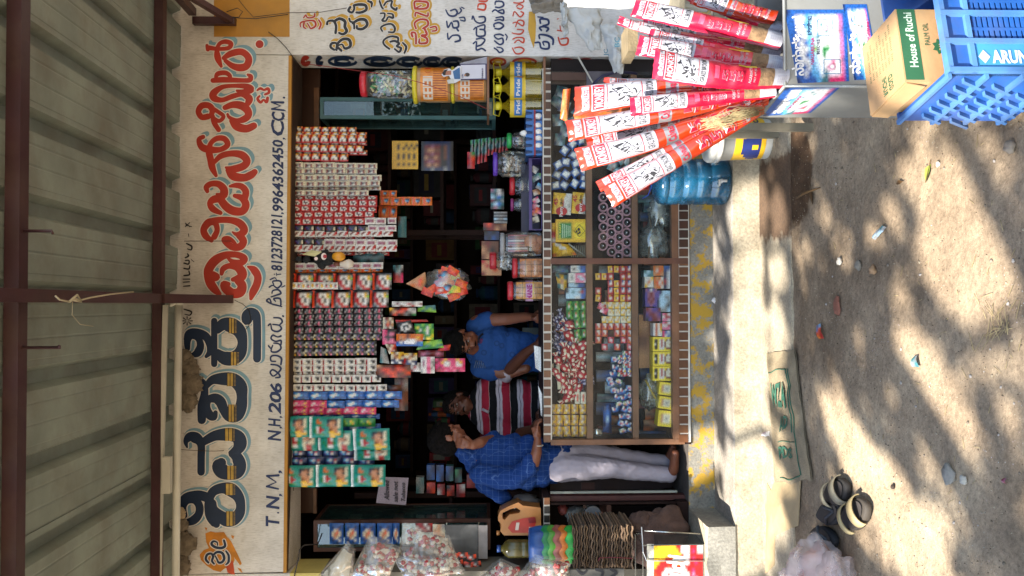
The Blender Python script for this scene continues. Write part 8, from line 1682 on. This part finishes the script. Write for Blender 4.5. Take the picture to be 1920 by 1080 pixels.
def stone(lab, px, py, r, col, seed, sq=.7, name='stone', cat='stone', grp=None, z=-.334):
    c = G(px, py, z); m = M(); m.ell(c + Vector((0, 0, r * sq * .6)), (r, r * .85, r * sq), mat(col, .85, var=.2, ns=30, bump=.3), 10, 7, amp=.55, fr=1.8, seed=seed); return single(m, name, lab, cat, c, grp)
stone('white stone with a dark shadow in the middle of the ground', 1577, 490, .018, 'B8AFA0', 1); stone('white pebble at the foot of the lower step', 1341, 563, .018, 'C8C4C0', 2, z=-.167); stone('flat grey stone near the lower right of the ground', 1783, 890, .038, '8A8478', 3, .35); stone('whitish stone beside the flat grey one', 1810, 900, .016, 'A8A294', 4)
stone('round tan stone near the middle of the ground', 1640, 506, .020, '9A7A58', 5); stone('grey stone among the footprints', 1612, 497, .022, '7E7668', 6, .5); stone('pale stone near the carton', 1762, 307, .012, 'B0A898', 7); stone('small stone at the right end of the ground', 1898, 276, .02, '8A7C6A', 8); stone('small brown stone in the sunlit band', 1676, 913, .01, '3A2E24', 9); stone('reddish flat brick chip on the soil', 1570, 574, .045, '8A5642', 10, .12)
r3 = random.Random(11); pm = []
for k in range(4):
    m = M(); m.ell((0, 0, .3), (1, .85, .6), mat(['7E7262', '94866E', '6A5E4E', 'A0968A'][k], .9), 6, 4, amp=.5, fr=1.6, seed=k); pm.append(m.mesh('pebble'))
def gp(px, py): p = G(px, py); p.z = gz(p.x, p.y); return p
for k in range(130):
    p = gp(r3.uniform(1500, 1920), r3.uniform(120, 1075)); s_ = r3.uniform(.003, .0075); o = link_copy(r3.choice(pm), 'pebble', None, p, (0, 0, r3.uniform(0, 6)), (s_, s_, s_)); tag(o, 'small pebble lying on the bare soil', 'pebble', 'pebbles on the soil')
m = M(); gcol = [mat(c_, .95) for c_ in ('6A5C4A', '8E8068', 'A89A80', '554838')]
for k in range(6000):
    x, y = r3.uniform(-2.0, 1.6), -.9 - 2.6 * r3.random() ** 1.2; s_ = r3.uniform(.0012, .0038); z = gz(x, y); d = [Vector((r3.uniform(-1, 1), r3.uniform(-1, 1), r3.uniform(.2, 1))) * s_ for _ in range(4)]
    b0_ = Vector((x, y, z)); m.add([b0_ + Vector((s_, 0, -.001)), b0_ + Vector((-s_ * .6, s_, -.001)), b0_ + Vector((-s_ * .5, -s_, -.001)), b0_ + d[0] * .6 + Vector((0, 0, s_))], [(0, 1, 3), (1, 2, 3), (2, 0, 3)], gcol[k % 4])
o = m.build('grit'); o['kind'] = 'stuff'
def wrap(label, pts, rows, name='wrapper', cat='wrapper'):
    P = [gp(x, y) + Vector((0, 0, .006 + .006 * (k % 2))) for k, (x, y) in enumerate(pts)]; m = M()
    def fn(u, v): p = (P[0] * (1 - u) + P[1] * u) * (1 - v) + (P[3] * (1 - u) + P[2] * u) * v; return p + Vector((0, 0, .008 * math.sin(3.1 * v) + .004 * noise.noise(p * 60)))
    printed(m, rows, fn, .4, 3); single(m, name, label, cat, P[0])
wrap('blue and red sweet wrapper near the cracked kerb', [(1532, 610), (1542, 606), (1546, 634), (1536, 636)], ["bl", "bR", "Rr", "or"]); wrap('crumpled clear plastic strip on the soil', [(1634, 442), (1656, 420), (1662, 426), (1642, 450)], ["GaG", "aGT", "GaG"]); wrap('tiny red wrapper at the lower right', [(1886, 895), (1893, 897), (1890, 908), (1885, 905)], ["dm", "md"]); wrap('red and white scrap at the top of the jute sack', [(1444, 664), (1450, 668), (1452, 690), (1446, 684)], ["wP", "wR"]); wrap('white tissue scrap on the tread by the sack', [(1431, 804), (1446, 806), (1446, 822), (1430, 822)], ["mw", "Ww"]); wrap('dull grey wrapper in the sunlight', [(1716, 668), (1724, 666), (1726, 688), (1716, 688)], ["TG", "GT"])
LF = mat('7A8A2E', .7, var=.3, ns=40); LFB = mat('5A4020', .8, var=.3)
for lab, x, y, l_, c_ in (('yellow green dry leaf on the shaded soil', 1742, 325, .035, LF), ('curled brown leaf by the wet patch', 1525, 368, .04, LFB), ('dark dry leaf piece on the soil', 1688, 342, .022, LFB)):
    c = gp(x, y) + Vector((0, 0, .008)); m = M(); v = [(-l_, 0, .0), (-l_ * .4, l_ * .4, .006), (l_ * .4, l_ * .35, .008), (l_, 0, .0), (l_ * .4, -l_ * .35, .004), (-l_ * .4, -l_ * .4, .008), (0, 0, -.003)]; m.T = Matrix.Translation(c) @ Matrix.Rotation(x * 1.3, 4, 'Z'); m.add(v, [(6, 0, 1), (6, 1, 2), (6, 2, 3), (6, 3, 4), (6, 4, 5), (6, 5, 0)], c_, True); m.tube([(-l_ * 1.5, 0, .004), (l_, 0, .002)], .0015, LFB, 4); single(m, 'leaf', lab, 'leaf', c)
m = M(); a_ = gp(1498, 372); b_ = gp(1540, 352); m.tube([a_ + Vector((0, 0, .012)), (a_ + b_) / 2 + Vector((0, .01, .03)), b_ + Vector((0, 0, .010))], [.006, .008, .003], LFB, 6); single(m, 'twig', 'curved brown twig at the edge of the wet patch', 'twig', a_)
m = M(); SW = mat('A89468', .8)
for k in range(34): c = gp(r3.gauss(1865, 22), r3.gauss(610, 26)) + Vector((0, 0, .008)); a = r3.uniform(0, 3.1); d = Vector((math.cos(a), math.sin(a), r3.uniform(-.1, .15))) * r3.uniform(.012, .04); m.tube([c - d, c + d], .0011, SW, 3)
for k in range(60): c = gp(r3.uniform(1520, 1900), r3.uniform(250, 1000)) + Vector((0, 0, .004)); a = r3.uniform(0, 3.1); d = Vector((math.cos(a), math.sin(a), 0)) * r3.uniform(.008, .025); m.tube([c - d, c + d], .001, SW, 3)
o = m.build('straw_bits'); o['kind'] = 'stuff'
# ================================================ TREE over the yard (out of view; crown gaps are placed to let chosen sun patches through)
lit = [(1800, 470, .20, 1.0), (1745, 300, .15, .8), (1830, 350, .15, .85), (1690, 380, .10, .6), (1735, 735, .14, 1.0), (1765, 800, .14, 1.0), (1700, 700, .12, .9), (1570, 790, .10, 1), (1600, 850, .12, 1.0), (1635, 900, .13, 1.0), (1670, 950, .15, 1.0), (1700, 1010, .16, 1.0), (1730, 1070, .17, 1), (1640, 1020, .08, .7),
       (1860, 620, .11, .6), (1550, 430, .08, .7), (1500, 260, .06, .6), (1575, 470, .08, .8), (1500, 470, .07, .5), (1690, 560, .06, .5), (1860, 760, .12, .4), (1870, 900, .14, .35), (1540, 740, .05, .6), (1640, 420, .09, .5), (1820, 1050, .12, .5), (1780, 950, .10, .45), (1620, 640, .06, .3), (1520, 660, .06, .4)]
open_ = []
for (x, y, r, s_) in lit: open_.append((G(x, y), r, s_))
for (x, y, Y, r) in ((1405, 860, -.42, .17), (1405, 940, -.42, .18), (1405, 1010, -.42, .18), (1400, 780, -.42, .13), (1405, 690, -.42, .13), (1400, 600, -.42, .11), (1405, 400, -.42, .13), (1405, 500, -.42, .07), (1360, 900, -.3, .06), (1310, 855, -.005, .13), (1320, 480, -.005, .09), (1320, 640, -.005, .06), (1270, 1060, -.37, .14), (1325, 1040, -.4, .10), (1360, 1030, -.42, .12)): open_.append((W(x, y, Y), r, 1.0))
for (x, z) in ((1455, -.32), (1460, -.32)):
    for y in (390, 500, 590, 640, 700, 820, 880, 960): open_.append((G(x, y + (12 if z else 0), z), .08, .9))
for (x, y, Y, r) in ((1100, 180, -2.1, .13), (1150, 120, -2.1, .16), (1190, 60, -2.1, .16), (1230, 110, -2.4, .18), (1300, 130, -2.4, .18), (1250, 20, -2.2, .16), (1330, 40, -2.3, .16), (1390, 100, -2.4, .17), (1450, 90, -2.4, .17), (1530, 80, -2.45, .15), (1530, 150, -2.45, .10), (1610, 80, -2.45, .12), (1700, 110, -2.8, .10), (1720, 90, -2.85, .07), (1760, 180, -2.8, .08), (1840, 170, -2.8, .12), (1860, 40, -2.9, .13), (1120, 270, -2.2, .10), (1160, 340, -2.25, .11), (1250, 240, -2.3, .13), (1300, 290, -2.3, .12), (1380, 200, -2.35, .13), (1140, 20, -1.0, .18), (1240, 5, -1.0, .2), (1300, 340, -.4, .07), (1400, 270, -.6, .07), (1200, 200, -2.3, .12)): open_.append((W(x, y, Y), r, 1.0))
rg = np.random.RandomState(5); N = 30000; C0 = np.array(G(1600, 560)) - np.array(SUN) * (7.2 / -SUN.z)
u = rg.normal(size=(N, 3)); u /= np.linalg.norm(u, axis=1)[:, None]; rad = rg.random(N) ** (1 / 2.4)
pos = C0 + u * rad[:, None] * np.array([4.4, 4.4, 1.5]); keep = np.ones(N, bool); sd = np.array(SUN)
for (p, r, s_) in open_:
    d = pos - np.array(p); d -= (d @ sd)[:, None] * sd; dist = np.linalg.norm(d, axis=1); keep &= ~((dist < r + .035) & (rg.random(N) < s_))
rf = pos[:, 2] > 2.5; pos = pos[keep & rf]; n = len(pos)
a = rg.normal(size=(n, 3)); a /= np.linalg.norm(a, axis=1)[:, None]; b = np.cross(a, rg.normal(size=(n, 3))); b /= np.linalg.norm(b, axis=1)[:, None]; L1 = rg.uniform(.05, .085, n)[:, None]
vv = np.stack([pos - a * L1, pos + b * L1 * .62, pos + a * L1, pos - b * L1 * .62], 1).reshape(-1, 3)
me = bpy.data.meshes.new('crown'); me.from_pydata(vv.tolist(), [], [(4 * i, 4 * i + 1, 4 * i + 2, 4 * i + 3) for i in range(n)])
t = thing('shade_tree', 'leafy tree standing behind the viewer and shading the yard', 'tree', (C0[0] - .6, C0[1] - .6, -.34)); LEAF = mat('3E5A24', .6, var=.35, ns=2)
me.materials.append(LEAF); o = bpy.data.objects.new('crown', me); COL.objects.link(o); o.parent = t; o.location = -Vector(t['_o']); o['kind'] = 'stuff'
tb = Vector(t['_o']); cc = Vector(C0); BARK = mat('5A4A3A', .9, var=.3, ns=6, bump=.6); m = M(); m.tube([tb, tb + Vector((.1, 0, 2.2)), tb + Vector((.3, .2, 4.6)), cc], [.26, .2, .14, .07], BARK, 12)
m.build('trunk', t)
for k in range(7):
    a_ = k * .9; e = cc + Vector((math.cos(a_) * 2.6, math.sin(a_) * 2.6, rng.uniform(-.2, .9))); m = M(); m.tube([tb + Vector((.3, .2, 4.2)), (tb + Vector((.3, .2, 4.6)) + e) / 2 + Vector((0, 0, .3)), e], [.08, .05, .015], BARK, 8); m.build('limb', t)
for o in bpy.data.objects:
    if '_o' in o: del o['_o']
    for _k in ('label',):
        if _k in o and o[_k] is None: del o[_k]
